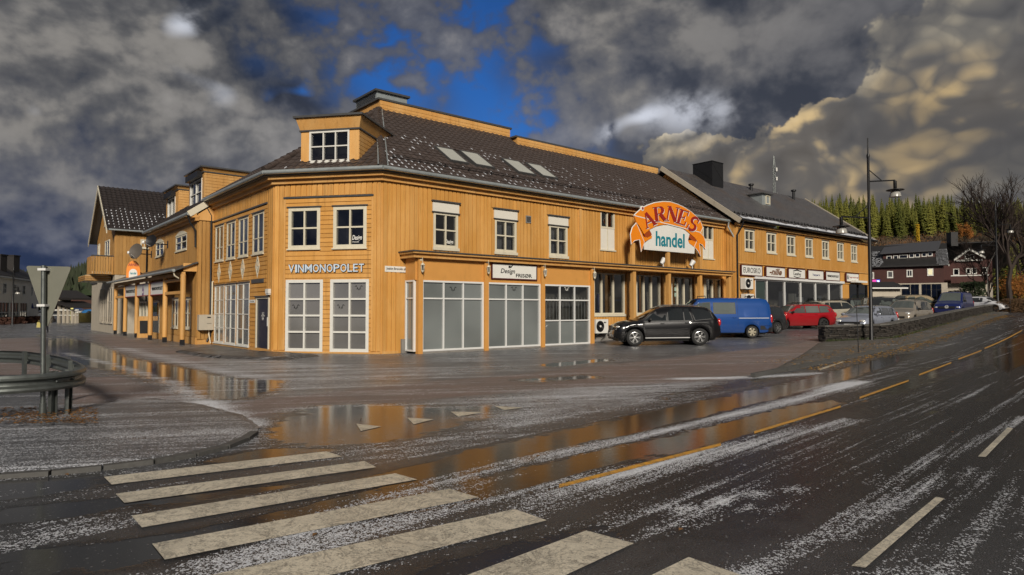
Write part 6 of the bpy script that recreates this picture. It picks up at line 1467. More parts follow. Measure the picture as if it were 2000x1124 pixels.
def wheel(parent, x, y, r, w, spokes, rimmat, style, sd):
    mb = MB(); mb.lathe([(r*.60, -w*.3), (r*.60, w*.02), (.0001, w*.02)], (0, 0, 0), axis='y', n=14); wo = part('wheel', mb, M_HUB, parent, local=True); wo.location = (x, y, r); wo.rotation_euler = (0, 0, 0 if sd > 0 else math.pi)
    mb = MB(); mb.lathe([(r*.66, -w/2), (r*.9, -w/2), (r*.985, -w*.38), (r, -w*.2), (r, w*.2), (r*.985, w*.38), (r*.9, w/2), (r*.66, w/2), (r*.64, w*.3), (r*.64, -w*.3)], axis='y', n=28, cap=False); part('tyre', mb, M_RUBBER, wo, smooth=40, local=True)
    mb = MB(); mb.lathe([(r*.66, w*.44), (r*.62, w*.46), (r*.58, w*.30), (r*.58, -w*.2)], axis='y', n=28, cap=False); mb.lathe([(r*.15, w*.1), (r*.15, w*.40), (r*.10, w*.43), (.0001, w*.43)], axis='y', n=12)
    for k in range(spokes):
        a = 2*pi*k/spokes
        for da in ((-.12, .12) if style == 'double' else (0,)):
            ca = a+da; wd = .011 if style == 'double' else (.024 if style == 'spoke' else .05); d = Vector((math.cos(ca), 0, math.sin(ca))); t = Vector((-math.sin(ca), 0, math.cos(ca)))
            p0, p1 = d*r*.10, d*r*.62; f0, f1 = Vector((0, w*.38, 0)), Vector((0, w*.43, 0))
            q = [p0-t*wd*r*2.2, p1-t*wd*r*2.6, p1+t*wd*r*2.6, p0+t*wd*r*2.2]; mb.box8([v+Vector((0, w*.28, 0)) for v in q]+[v+f1*.98 for v in q])
    part('rim', mb, rimmat, wo, local=True)
def build_car(name, label, sp, loc, rz, group='parked cars'):
    c = Car(sp); t = thing(name, label, sp.get('cat', 'car'), loc, rz, group); pm = sp['paint']; gm = sp.get('glass', M_CARGLASS); h = c.L/2
    part('body', c.body(), pm, t, smooth=38, local=True)
    mb = MB(); mb.box((0, 0, .40), (c.L*.9, 2*c.W-.5, .40)); mb.box((0, 0, c.wr*1.2), (c.L*.62, 2*c.W-.25, .15)) if False else None; part('underbody', mb, M_BLKPLA, t, local=True)
    for sd in (-1, 1):
        for wx in c.wx:
            mb = MB(); n = 14; r = c.wr+.06
            P = [(wx+r*math.cos(a), sd*(c.W-.05), c.wr+r*math.sin(a)) for a in np.linspace(-.15*pi, 1.15*pi, n)]; Q = [(p[0], sd*(c.W-.42), p[2]) for p in P]
            mb.add(P+Q, [(i, i+1, n+i+1, n+i) for i in range(n-1)]+[tuple(range(n, 2*n))]); part('wheel_arch_liner', mb, M_BLKPLA, t, local=True)
            wheel(t, wx, sd*(c.W-.115), c.wr, .21, sp.get('spokes', 5), sp.get('rim', M_RIM), sp.get('style', 'spoke'), sd)
    for poly in sp['side_glass']:
        for sd in (-1, 1): mb = MB(); c.side_patch(poly, .004, mb, (sd,)); part('side_window', mb, gm, t, local=True)
        mb = MB(); cx, cz = np.mean([p[0] for p in poly]), np.mean([p[1] for p in poly]); big = [(p[0]+(.03 if p[0] > cx else -.03), p[1]+(.025 if p[1] > cz else -.025)) for p in poly]; [(c.side_patch(big, .0015, mb, (sd,)), part('window_seal', mb, M_BLKPLA, t, local=True)) for sd, mb in ((-1, MB()), (1, MB()))]
    mb = MB(); c.top_patch(*sp['windscreen'], .035, .006, mb); part('windscreen', mb, sp.get('wglass', gm), t, local=True, smooth=60)
    if 'rear' in sp: mb = MB(); c.top_patch(*sp['rear'], .06, .006, mb); part('rear_window', mb, gm, t, local=True, smooth=60)
    for x, z0, z1 in sp.get('seams', ()):
        for sd in (-1, 1): mb = MB(); c.side_patch([(x, z0), (x+.012, z0), (x+.012, z1), (x, z1)], .003, mb, (sd,)); part('door_seam', mb, M_BLKPLA, t, local=True)
    for x, z in sp.get('handles', ()):
        for sd in (-1, 1): mb = MB(); y = c.side_y(x, z); mb.box((x, sd*(y+.015), z), (.17, .035, .035)); part('door_handle', mb, sp.get('trim', pm), t, local=True)
    for a, z0, z1, m_ in sp.get('strips', ()):
        for sd in (-1, 1): mb = MB(); c.side_patch([(a[0], z0), (a[1], z0), (a[1], z1), (a[0], z1)], .012, mb, (sd,)); part('side_moulding', mb, m_, t, local=True)
    # front face
    hl = sp.get('head', (h-.16, .62, .30, .11)); 
    for sd in (-1, 1): mb = MB(); mb.ell((hl[0]-.03, sd*(c.half(hl[0])-hl[2]*.70), hl[1]-.015), (.135, hl[2]*.62, hl[3]*.72), 14, 8, Matrix.Rotation(-sd*.42, 3, 'Z')); part('headlight', mb, M_LAMP, t, local=True, smooth=60)
    tl = sp.get('tail', (-h+.06, .9, .10, .24))
    for sd in (-1, 1): mb = MB(); mb.ell((tl[0], sd*(c.half(tl[0])-tl[2]*.55), tl[1]), (.09, tl[2], tl[3]), 10, 8); part('tail_light', mb, M_TAIL, t, local=True, smooth=60)
    g = sp.get('grille', (.56, .55, .12)); mb = MB(); mb.box((h-.015, 0, g[0]), (.06, g[1]*2, g[2])); mb.box((h-.02, 0, .34), (.06, 1.0, .10)); part('grille', mb, M_BLKPLA, t, local=True)
    for k, xx in ((1, h+.02), (-1, -h-.02)): mb = MB(); mb.box((xx, 0, .45 if k > 0 else sp.get('platez', .62)), (.014, .52, .11)); part('number_plate', mb, M_PLATE, t, local=True)
    mx, mz = sp['mirror']
    for sd in (-1, 1): y = c.side_y(mx, mz); mb = MB(); mb.ell((mx, sd*(y+.13), mz+.04), (.06, .115, .075), 10, 6); mb.box((mx, sd*(y+.04), mz), (.05, .12, .04)); part('door_mirror', mb, sp.get('mirrormat', M_BLKPLA), t, local=True, smooth=50)
    bump = sp.get('bumper')
    if bump:
        for x0, x1 in ((h-.20, h-.005), (-h+.005, -h+.20)): [(c.side_patch([(x0, .30), (x1, .32), (x1, .52), (x0, .55)], .012, mb, (sd,)), part('bumper_corner', mb, bump, t, local=True)) for sd, mb in ((-1, MB()), (1, MB()))]
        for xx in (h, -h): mb = MB(); W = c.half(xx); mb.box((xx, 0, .42), (.07, 2*W-.1, .22)); part('bumper', mb, bump, t, local=True)
    if sp.get('rails'):
        x0, x1 = sp['rails']
        for sd in (-1, 1): y = c.section((x0+x1)/2)[7][0]-.03; mb = MB(); xs_ = np.linspace(x0, x1, 9); mb.tube([(x, sd*y, c.ztop(x)+(.055 if 0 < i < 8 else .0)) for i, x in enumerate(xs_)], .016, 6); part('roof_rail', mb, M_BLKPLA, t, local=True)
    for xb in sp.get('bars', ()): mb = MB(); y = c.section(xb)[7][0]-.02; z = c.ztop(xb); mb.tube([(xb, -y, z), (xb, -y, z+.12), (xb, y, z+.12), (xb, y, z)], .02, 5); part('roof_bar', mb, M_BLKPLA, t, local=True)
    if sp.get('wipers'):
        x0, x1 = sp['windscreen'][:2]
        for y0 in (-.45, .2):
            mb = MB(); q = []
            for k in range(5): x = x1+(x0-x1)*(.06+.30*k/4) if x1 > x0 else x1+(x0-x1)*(.06+.3*k/4); q.append((x+.01, y0+.14*k, c.ztop(x)+.05))
            mb.tube(q, .012, 4); part('wiper', mb, M_BLKPLA, t, local=True)
    if sp.get('emblem'):
        z, r = sp['emblem']; p = Vector((h+.02, 0, z)); mb = MB(); mb.tube([p+Vector((0, r*math.cos(a), r*math.sin(a))) for a in np.linspace(0, 2*pi, 21)], .014, 5, cap=False)
        for q in (((-.62, .72), (-.05, .05)), ((.62, .72), (.05, .05)), ((-.85, .3), (-.42, -.75)), ((.85, .3), (.42, -.75)), ((-.42, -.75), (0, -.1)), ((.42, -.75), (0, -.1))): mb.tube([p+Vector((0, q[0][0]*r, q[0][1]*r)), p+Vector((0, q[1][0]*r, q[1][1]*r))], .012, 4)
        part('emblem', mb, M_ALU, t, local=True)
    return t
def top_wagon(H, L, hood=.95, nose=.66, cowl=1.05, roof0=.42, tail=.42):
    h = L/2; return [(-h, .52), (-h+.04, .80), (-h+.10, 1.0), (-h+tail, H-.06), (-h+tail+.25, H-.015), (-.4, H), (roof0-.2, H-.025), (roof0, H-.07), (cowl, hood+.06), (cowl+.12, hood), (h-.40, hood-.13), (h-.16, nose+.05), (h-.05, nose-.08), (h, .46)]
P_BLACK = car_paint('black_car_paint', (.0045, .0045, .0055), .1, .06); P_BLUE = car_paint('blue_van_paint', (.009, .058, .235), .1, .12); P_RED = car_paint('red_car_paint', (.33, .008, .014), .15, .2)
P_CREAM = car_paint('champagne_paint', (.46, .42, .33), .3, .2); P_SILV = car_paint('silver_blue_paint', (.36, .39, .47), .45, .2); P_TAUPE = car_paint('taupe_paint', (.33, .29, .235), .4, .25); P_NAVY = car_paint('navy_van_paint', (.012, .022, .12), .3, .15)
P_BEIGE = car_paint('beige_paint', (.42, .33, .20), .4, .2); P_WHITE = car_paint('white_car_paint', (.62, .63, .65), .05, .2); P_DGREY = car_paint('dark_grey_paint', (.03, .033, .036), .4, .2); P_PETROL = car_paint('petrol_blue_paint', (.03, .15, .36), .2, .2)
def wagon_glass(b, t, x0, x1, x2, x3):
    "rear quarter, rear door, front door panes; x0 rear end, x3 front end along the belt"
    m1, m2 = x0+(x3-x0)*.30, x0+(x3-x0)*.62
    return [[(x0, b+.03), (m1-.03, b), (m1-.03, t-.01), (x0+.26, t-.04)], [(m1+.03, b), (m2-.03, b), (m2-.03, t), (m1+.03, t-.005)], [(m2+.03, b), (x3, b), (x2, t-.03), (m2+.03, t)]]
def wagon(L, W, H, paint, **k):
    h = L/2; b = k.pop('b', .95); d = dict(L=L, W=W, top=top_wagon(H, L, **k.pop('topk', {})), belt=[(-h, b-.02), (0, b-.02), (h*.45, b-.05), (h, .66)], wheels=(-L*.285, L*.315), paint=paint, side_glass=wagon_glass(b+.02, H-.10, -h+.28, 0, .50, 1.02), windscreen=(1.03, .47), rear=(-h+.12, -h+.40), seams=[(.92, .32, b), (.02, .30, b), (-.98, .5, b)], handles=[(.25, b-.11), (-.75, b-.10)], mirror=(.82, b+.02), rails=(-h+.5, .35), sill=.22, wr=.315)
    d.update(k); return d
def place(px, py): 
    p = gp(px, py); return (p.x, p.y, zgf(p.x, p.y)-.005)
def between(a, b, wf):
    "car placed by the ground points of its rear and front near wheels (pixels); wf = wheels, half width"
    A, B = gp(*a), gp(*b); return A, B
# black off-roader in front of the colonnade
suv = dict(L=4.67, W=1.88, cat='car', top=[(-2.335, .62), (-2.31, .95), (-2.24, 1.08), (-1.98, 1.50), (-1.80, 1.62), (-1.2, 1.69), (-.3, 1.71), (.25, 1.66), (.45, 1.60), (1.12, 1.17), (1.25, 1.12), (1.9, 1.02), (2.16, .90), (2.29, .70), (2.335, .5)],
           belt=[(-2.3, 1.08), (0, 1.04), (1.1, 1.02), (2.3, .8)], wheels=(-1.38, 1.44), wr=.37, sill=.30, paint=P_BLACK, spokes=6, style='double', tumble=.33,
           side_glass=[[(-1.98, 1.16), (-1.20, 1.09), (-1.06, 1.58), (-1.62, 1.55), (-1.86, 1.42)], [(-1.08, 1.09), (-.74, 1.09), (-.74, 1.59), (-.94, 1.59)], [(-.70, 1.09), (-.03, 1.08), (-.05, 1.60), (-.70, 1.60)], [(.06, 1.08), (1.02, 1.08), (.42, 1.56), (.06, 1.60)]],
           windscreen=(1.12, .47), rear=(-2.23, -1.99), seams=[(.98, .42, 1.04), (.0, .36, 1.06), (-.98, .62, 1.06)], handles=[(.24, .96), (-.82, .98)], mirror=(.78, 1.10), rails=(-1.75, .25), head=(2.12, .84, .26, .10), tail=(-2.26, .98, .10, .17), grille=(.80, .34, .16), strips=[((-.95, .98), .33, .365, M_ALU)], platez=.85)
def put_car(name, label, sp, rear, front, near=1, **k):
    "near = +1 when the car's left side faces the camera"
    A, B = gp(*rear), gp(*front); d = (B-A); d.z = 0; d.normalize(); lat = Vector((-d.y, d.x, 0)); m = (sp['wheels'][0]+sp['wheels'][1])/2; W = sp['W']/2-.115
    c = (A+B)/2-lat*W*near-d*m; z = max(0, (zgf(A.x, A.y)+zgf(B.x, B.y))/2) ; o = build_car(name, label, sp, (c.x, c.y, z), math.atan2(d.y, d.x), **k)
    o.rotation_euler = (0, -math.atan2(zgf(B.x, B.y)-zgf(A.x, A.y), (B-A).length), math.atan2(d.y, d.x)); return o
put_car('parked_car', 'black off-roader with silver wheels parked in front of the colonnade', suv, (1364, 675), (1242, 676.5), 1)
# blue panel van
van = dict(L=4.75, W=1.70, cat='van', top=[(-2.375, .7), (-2.36, 1.2), (-2.30, 1.72), (-2.18, 1.90), (-1.9, 1.965), (0, 1.99), (1.05, 1.96), (1.30, 1.90), (1.95, 1.24), (2.05, 1.16), (2.25, .98), (2.345, .75), (2.375, .5)], belt=[(-2.4, 1.18), (1.2, 1.16), (2.3, .85)], wheels=(-1.35, 1.05), wr=.31, sill=.28, paint=P_BLUE, tumble=.13, ends=.25, round=.08,
           spokes=6, style='disc', rim=plain('tan_steel_rim', (.42, .38, .28), .4, .4), side_glass=[[(-.52, 1.22), (.55, 1.22), (.55, 1.74), (-.52, 1.74)], [(.74, 1.20), (1.72, 1.20), (1.35, 1.72), (.74, 1.76)]], glass=M_CARGLASS_L, wglass=M_CARGLASS, windscreen=(1.95, 1.33), seams=[(.66, .45, 1.8), (-.64, .4, 1.85)], handles=[(.85, 1.02), (-.45, 1.02)], mirror=(1.62, 1.2), bars=(-1.6, .9), head=(2.28, .76, .24, .12), tail=(-2.34, .95, .07, .22), strips=[((-2.2, -.68), .98, 1.005, M_ALU), ((-2.35, -1.75), .42, .62, M_BLKPLA)], bumper=M_BLKPLA, platez=.7)
put_car('parked_van', 'bright blue panel van with roof bars behind the black off-roader', van, (1471, 661), (1372, 661.5), 1)
# small dark hatchback behind the van
hat = wagon(3.8, 1.66, 1.50, P_DGREY, topk=dict(tail=.30), spokes=7, rails=None)
put_car('parked_car', 'small dark hatchback half hidden behind the blue van', hat, (1517, 652), (1456, 655), 1)
red = wagon(4.35, 1.69, 1.46, P_RED, spokes=6, style='disc', rim=M_HUB, glass=M_CARGLASS_L, tail=(-2.10, .82, .09, .15), bars=(-.1,)); put_car('parked_car', 'red estate car with roof rails in the shop car park', red, (1597, 643), (1541, 644), 1)
ch = wagon(4.65, 1.78, 1.50, P_CREAM, glass=M_CARGLASS, topk=dict(tail=.62)); put_car('parked_car', 'champagne coloured estate car beyond the red one', ch, (1652, 632), (1582, 634), 1)
dk = wagon(4.4, 1.8, 1.62, P_DGREY, glass=M_CARGLASS_L, topk=dict(tail=.5)); 
def face_car(name, label, sp, px, py, ang, D=None, **k):
    p = gp(px, py) if D is None else at_depth(px, py, D); z = zgf(p.x, p.y); return build_car(name, label, sp, (p.x, p.y, z), R(ang), **k)
def on_depth(px, D): r = ray(px, 600); x = r.x/r.y*D; return Vector((x, D, zgf(x, D)))
def depth_car(name, label, sp, px, D, ang, **k): p = on_depth(px, D); return build_car(name, label, sp, (p.x, p.y, p.z), R(ang), **k)
depth_car('parked_car', 'black estate car seen over the champagne car', wagon(4.4, 1.75, 1.50, P_BLACK, glass=M_CARGLASS_L), 1650, 46.5, 200)
depth_car('parked_car', 'dark grey tall car with roof rails above the silver estate', dk, 1703, 46.0, 192)
sil = wagon(4.35, 1.73, 1.47, P_SILV, wipers=True, glass=M_CARGLASS, wglass=M_CARGLASS_L, mirrormat=P_SILV, head=(2.02, .66, .32, .13)); depth_car('parked_car', 'silver-blue estate car nosed up to the low stone wall', sil, 1693, 36.0, 219)
tau = wagon(4.35, 1.80, 1.62, P_TAUPE, b=1.0, wipers=False, wglass=M_CARGLASS_L, head=(2.0, .80, .32, .14), topk=dict(hood=1.03, cowl=1.12, nose=.8), bars=(-.5, .3), windscreen=(1.10, .47)); depth_car('parked_car', 'taupe tall car with roof bars behind the stone wall', tau, 1772, 41.0, 221)
bei = wagon(4.3, 1.78, 1.66, P_BEIGE, b=1.02, glass=M_CARGLASS_L, topk=dict(hood=1.05, cowl=1.1), spokes=5); depth_car('parked_car', 'beige off-roader left of the navy van', bei, 1797, 54, 9)
depth_car('parked_car', 'dark red car roof showing behind the beige off-roader', wagon(4.4, 1.75, 1.5, P_RED), 1797, 63, -5)
t4 = dict(L=4.8, W=1.84, cat='van', top=[(-2.4, .7), (-2.38, 1.3), (-2.32, 1.80), (-2.2, 1.90), (0, 1.94), (.62, 1.91), (.80, 1.86), (1.50, 1.20), (1.62, 1.13), (2.12, .98), (2.32, .82), (2.37, .6), (2.4, .45)], belt=[(-2.4, 1.12), (1.4, 1.10), (2.4, .78)], wheels=(-1.42, 1.50), wr=.32, sill=.27, paint=P_NAVY, tumble=.14, ends=.3, round=.10, spokes=6, side_glass=[[(.32, 1.16), (1.30, 1.16), (.88, 1.68), (.32, 1.70)]], windscreen=(1.50, .82), wglass=M_CARGLASS_L, seams=[(.24, .4, 1.8), (1.36, .4, 1.1)], handles=[(.4, 1.0)], mirror=(1.22, 1.18), head=(2.26, .72, .34, .12), tail=(-2.36, 1.0, .07, .25), grille=(.70, .55, .17), emblem=(.74, .11), bumper=P_NAVY)
depth_car('parked_van', 'dark navy panel van facing the road behind the stone wall', t4, 1864, 52.6, 224)
depth_car('parked_car', 'small white hatchback right of the navy van', wagon(4.0, 1.70, 1.46, P_WHITE), 1922, 62, -62)
depth_car('parked_car', 'petrol blue people carrier parked at the far left of the street', wagon(4.5, 1.8, 1.68, P_PETROL, b=1.0, topk=dict(hood=1.0, cowl=1.15), windscreen=(1.12, .47)), 176, 92, 178)
# ------------------------------------------------------------------ dry-stone wall
def stone_wall():
    K = GP([(1613,669),(1736,664),(1800,648),(1862,631),(1915,617),(1957,607)]); H = .70
    o = thing('stone_wall', 'low dark dry-stone wall along the road in front of the car park', 'wall', K[0])
    core = MB(); pieces = []; copes = []; d0 = (K[1]-K[0]); d0.z = 0; d0.normalize(); K = [K[0]+Vector((-d0.y, d0.x, 0))*.46]+K
    for a, b in zip(K[:-1], K[1:]):
        d = (b-a); d.z = 0; L = d.length; d.normalize(); inn = Vector((-d.y, d.x, 0)); z0, z1 = a.z, b.z
        q = [a+inn*.06, b+inn*.06, b+inn*.42, a+inn*.42]; core.box8([Vector((v.x, v.y, zgf(v.x, v.y)-.2)) for v in q]+[Vector((v.x, v.y, zz+H-.03)) for v, zz in zip(q, (z0, z1, z1, z0))])
        z = 0.0
        while z < H-.02:
            h = random.choice((.06, .075, .09, .11)); h = min(h, H-z); x = -random.uniform(0, .3)
            while x < L:
                l = random.uniform(.16, .62); c0, c1 = max(0, x), min(L, x+l)
                if c1-c0 > .05:
                    p = a+d*((c0+c1)/2); gz = z0+(z1-z0)*(c0+c1)/2/L; dep = random.uniform(.20, .26)
                    pieces.append((Vector((p.x, p.y, gz+z+h/2))+inn*(dep/2+random.uniform(-.06, .05)), (c1-c0-.02, dep, h-.018), math.atan2(d.y, d.x)+random.uniform(-.07, .07), random.uniform(-.05, .05)+math.atan2(z1-z0, L)))
                x += l
            z += h
        x = 0.0
        while x < L:
            l = random.uniform(.5, 1.0); c1 = min(L, x+l); p = a+d*((x+c1)/2); gz = z0+(z1-z0)*(x+c1)/2/L
            copes.append((Vector((p.x, p.y, gz+H+.03))+inn*.22, (c1-x-.015, .50+random.uniform(-.04, .05), .07), math.atan2(d.y, d.x), math.atan2(z1-z0, L)+random.uniform(-.015, .015))); x += l
    c = part('wall_core', core, M_BLACK, o)
    ms = _ub.copy(); ms.materials.append(M_STONE)
    bm = bmesh.new(); bm.from_mesh(ms); bmesh.ops.bevel(bm, geom=bm.edges[:], offset=.10, segments=1, affect='EDGES'); bm.to_mesh(ms); bm.free()
    mc = _ub.copy(); mc.materials.append(M_STONECAP)
    pieces.sort(key=lambda q: q[0].length); rest = MB(); base = base_of(o)
    def mat4(q): return Matrix.Translation(q[0]-base) @ Matrix.Rotation(q[2], 4, 'Z') @ Matrix.Rotation(-q[3], 4, 'Y') @ Matrix.Diagonal((*q[1], 1))
    for i, q in enumerate(pieces):
        if i < 300: s = link('stone', ms, o); s.matrix_local = mat4(q)
        else:
            M = Matrix.Translation(base) @ mat4(q); rest.add([M @ v.co for v in ms.vertices], [tuple(p.vertices) for p in ms.polygons])
    if rest.v: s = part('stone_facing', rest, M_STONE, o); s['kind'] = 'stuff'
    for q in copes: s = link('coping_stone', mc, o); s.matrix_local = mat4(q)
    return K
WK = stone_wall()
# grass tufts at the wall foot
def tufts(pts, n, mat, name, label, hh=(.05, .16), spread=.18):
    mb = MB()
    for _ in range(n):
        i = random.randrange(len(pts)-1); p = pts[i].lerp(pts[i+1], random.random()); d = (pts[i+1]-pts[i]).normalized(); q = p+Vector((d.y, -d.x, 0))*random.uniform(-.02, spread); z = zgf(q.x, q.y)+.03; h = random.uniform(*hh); a = random.uniform(0, 6.28); w = Vector((math.cos(a), math.sin(a), 0))*.012; ln = Vector((random.gauss(0, .04), random.gauss(0, .04), h))
        b = Vector((q.x, q.y, z)); mb.add([b-w, b+w, b+ln], [(0, 1, 2)])
    struct(name, mb, mat, None, label, 'stuff')
M_GRASS = plain('wet_grass', (.045, .062, .012), .6, var=.5, nscale=8)
tufts(WK[1:], 2600, M_GRASS, 'grass', 'thin grass along the foot of the stone wall')
# ------------------------------------------------------------------ street lamps
def lamp_head(s, p, sc=1.0):
    mb = MB(); mb.lathe([(.045*sc, .40*sc), (.075*sc, .38*sc), (.075*sc, .06*sc), (.05*sc, .03*sc)], p, n=10); part('lamp_neck', mb, M_BLACK, s, smooth=40)
    mb = MB(); mb.lathe([(.05*sc, .04*sc), (.24*sc, .0), (.38*sc, -.03*sc), (.38*sc, -.05*sc), (.2*sc, -.03*sc)], p, n=20); part('lamp_brim', mb, M_BLACK, s, smooth=40)
    mb = MB(); mb.lathe([(.10*sc, -.03*sc), (.17*sc, -.08*sc), (.225*sc, -.20*sc), (.25*sc, -.33*sc), (.255*sc, -.36*sc), (.22*sc, -.355*sc), (.0001, -.34*sc)], p, n=18); part('lamp_shade', mb, plain('frosted_lamp_shade', (.33, .32, .29), .25, var=.08), s, smooth=40)
def street_lamp(label, base, H, arms, r=.075, sc=1.0):
    s = thing('street_lamp', label, 'street lamp', base); b = Vector(base); mb = MB(); mb.lathe([(r*1.5, -.1), (r*1.5, .08), (r*1.15, .12), (r*1.1, H*.50), (r*.85, H*.52), (r*.75, H*.90), (r*.9, H*.905), (r*.9, H*.915), (r*.5, H*.925), (r*.35, H)], b, n=12); part('lamp_pole', mb, M_BLACK, s, smooth=40)
    for v, z, brz in arms:
        v = Vector(v); e = b+UP*z+v+UP*.06*1; mb = MB(); mb.tube([b+UP*z, e], .032*sc, 6); part('lamp_arm', mb, M_BLACK, s)
        mb = MB(); mb.tube([b+UP*(z+brz), b+UP*z+v*.50+UP*.04], .022*sc, 6); part('arm_brace', mb, M_BLACK, s); lamp_head(s, e-UP*.42*sc, sc)
    return s
b = gp(1702, 668); H = at_depth(1689, 270, b.y).z-b.z; k = b.y/F_PX
street_lamp('tall black street lamp with two hanging shades at the stone wall', b, H, [((52*k, 0, 0), at_depth(1700, 355, b.y).z-b.z, 24*k), ((-55*k, 0, 0), at_depth(1700, 426, b.y).z-b.z, 27*k)])
b = Vector(on_depth(1949, 61)); H = at_depth(1943, 392, b.y).z-b.z; k = b.y/F_PX
street_lamp('distant black street lamp with two shades at the end of the stone wall', b, H, [((28*k, 0, 0), at_depth(1946, 440, b.y).z-b.z, 14*k), ((-30*k, 0, 0), at_depth(1946, 480, b.y).z-b.z, 14*k)], .09, 1.0)
b = gp(24, 634); H = at_depth(24, 518, b.y).z-b.z
street_lamp('far black street lamp in front of the white house', b, H, [((.55, 0, 0), H*.62, .5)], .09, 1.0)
# snow marker pole beside the lamp
b = gp(1677, 693); b.z += .09; mb = MB(); h = at_depth(1673, 590, b.y).z-b.z; mb.tube([b-UP*.1, b+Vector((-.05, 0, h))], [.016, .012], 6); solo('snow_marker', mb, M_BLACK, 'thin black snow marker rod on the kerb left of the tall lamp', 'marker', loc=b)
b = Vector(on_depth(1973, 60)); mb = MB(); mb.tube([b-UP*.1, b+UP*2.6], .03, 6); solo('snow_marker', mb, M_BLACK, 'thin dark rod on the far kerb right of the distant lamp', 'marker', loc=b)
# ------------------------------------------------------------------ guard rail, give-way sign
def guard_rail():
    P = [(-22,15.6),(-16,15.4),(-12.6,15.2),(-11.2,14.9),(-10.2,14.2),(-9.0,13.1),(-8.0,12.0),(-7.2,11.0),(-6.9,10.45),(-6.85,10.1),(-6.95,9.75),(-7.3,9.4),(-8.0,9.1),(-9.2,8.75),(-11,8.4),(-14,8.1)]
    pts = [Vector((*p, 0)) for p in P]; fine = []
    for i in range(len(pts)-1):
        p0, p1, p2, p3 = pts[max(0, i-1)], pts[i], pts[i+1], pts[min(len(pts)-1, i+2)]
        for q in range(6):
            t = q/6; fine.append(.5*((2*p1)+(p2-p0)*t+(2*p0-5*p1+4*p2-p3)*t*t+(3*p1-p0-3*p2+p3)*t**3))
    fine.append(pts[-1])
    o = thing('guard_rail', 'galvanised steel guard rail bending round the corner by the give-way sign', 'guard rail', (-9, 11, 0))
    prof = [(.0, .135), (.05, .127), (.07, .09), (.065, .058), (.0, .026), (-.005, .0), (.0, -.026), (.065, -.058), (.07, -.09), (.05, -.127), (.0, -.135)]
    mb = MB(); n = len(prof); vs = []; zc = .57
    for i, p in enumerate(fine):
        d = (fine[min(i+1, len(fine)-1)]-fine[max(i-1, 0)]).normalized(); out = Vector((-d.y, d.x, 0))
        vs += [p+out*(a) +UP*(zc+b_) for a, b_ in prof]
    k = len(fine); fs = [(i*n+j, (i+1)*n+j, (i+1)*n+j+1, i*n+j+1) for i in range(k-1) for j in range(n-1)]; mb.add(vs, fs)
    vs2 = []
    for i, p in enumerate(fine):
        d = (fine[min(i+1, k-1)]-fine[max(i-1, 0)]).normalized(); out = Vector((-d.y, d.x, 0)); vs2 += [p+out*(a-.006)+UP*(zc+b_) for a, b_ in prof]
    mb.add(vs2, [f[::-1] for f in fs]); part('rail_beam', mb, M_GALV, o, smooth=35)
    for idx in (8, 20, 27, 36, 51, 57, 72, 81):
        p = fine[idx]; d = (fine[idx+1]-fine[idx-1]).normalized(); out = Vector((-d.y, d.x, 0)); c = p-out*.08; mb = MB(); a = math.atan2(d.y, d.x); Mz = Matrix.Rotation(a, 3, 'Z')
        mb.box(c+UP*.30, (.10, .012, .84), Mz); mb.box(c+UP*.30+Mz @ Vector((.05, .028, 0)), (.010, .055, .84), Mz); mb.box(c+UP*.30+Mz @ Vector((-.05, .028, 0)), (.010, .055, .84), Mz); po = part('rail_post', mb, M_GALV, o)
        mb = MB(); mb.box(p-out*.035+UP*.57, (.09, .07, .16), Mz); mb.ell(p+out*.012+UP*.57, (.02, .02, .02), 8, 5); part('rail_bolt', mb, M_GALV, po)
guard_rail()
b = gp(83, 821); k = b.y/F_PX; s = thing('give_way_sign', 'triangular road sign seen from behind on a grey post at the left edge', 'road sign', b); zt = at_depth(78, 519, b.y).z; lean = Vector((-5*k, 0, 0))
mb = MB(); mb.tube([b-UP*.1, b+UP*.25], .046, 12); mb.tube([b+UP*.24, b+lean+UP*(zt-b.z)], .033, 12); part('sign_post', mb, M_GALV, s, smooth=40)
fc = b+lean*.8; W2 = 45*k; Hh = 122*k; ctr = Vector((fc.x+4*k, fc.y+.055, 0))
def rounded(pts, r=.05, n=4):
    out = []
    for i, p in enumerate(pts):
        a, c = Vector(pts[i-1]), Vector(pts[(i+1) % len(pts)]); p = Vector(p); d1, d2 = (a-p).normalized(), (c-p).normalized()
        for q in range(n+1): t = q/n; out.append(((p+d1*r)*(1-t)**2+p*2*t*(1-t)+(p+d2*r)*t*t))
    return out
tri_ = rounded([(-W2, zt), (W2, zt-.015), (0, zt-Hh)]); M_SIGNBACK = plain('sign_back', (.19, .19, .15), .5, .2, var=.12, nscale=4)
mb = MB(); mb.prism([ctr+Vector((p.x, 0, p.y)) for p in tri_], (0, -.004, 0)); mb.f = [f[::-1] for f in mb.f]; part('sign_plate', mb, M_SIGNBACK, s)
mb = MB(); mb.prism([ctr+Vector((p.x, .003, p.y)) for p in tri_], (0, .002, 0)); part('sign_face', mb, M_RED, s)
for z in (zt-.06, zt-.60): mb = MB(); mb.box(Vector((fc.x, b.y+.0, z)), (.12, .11, .035)); part('clamp', mb, M_ALU, s)
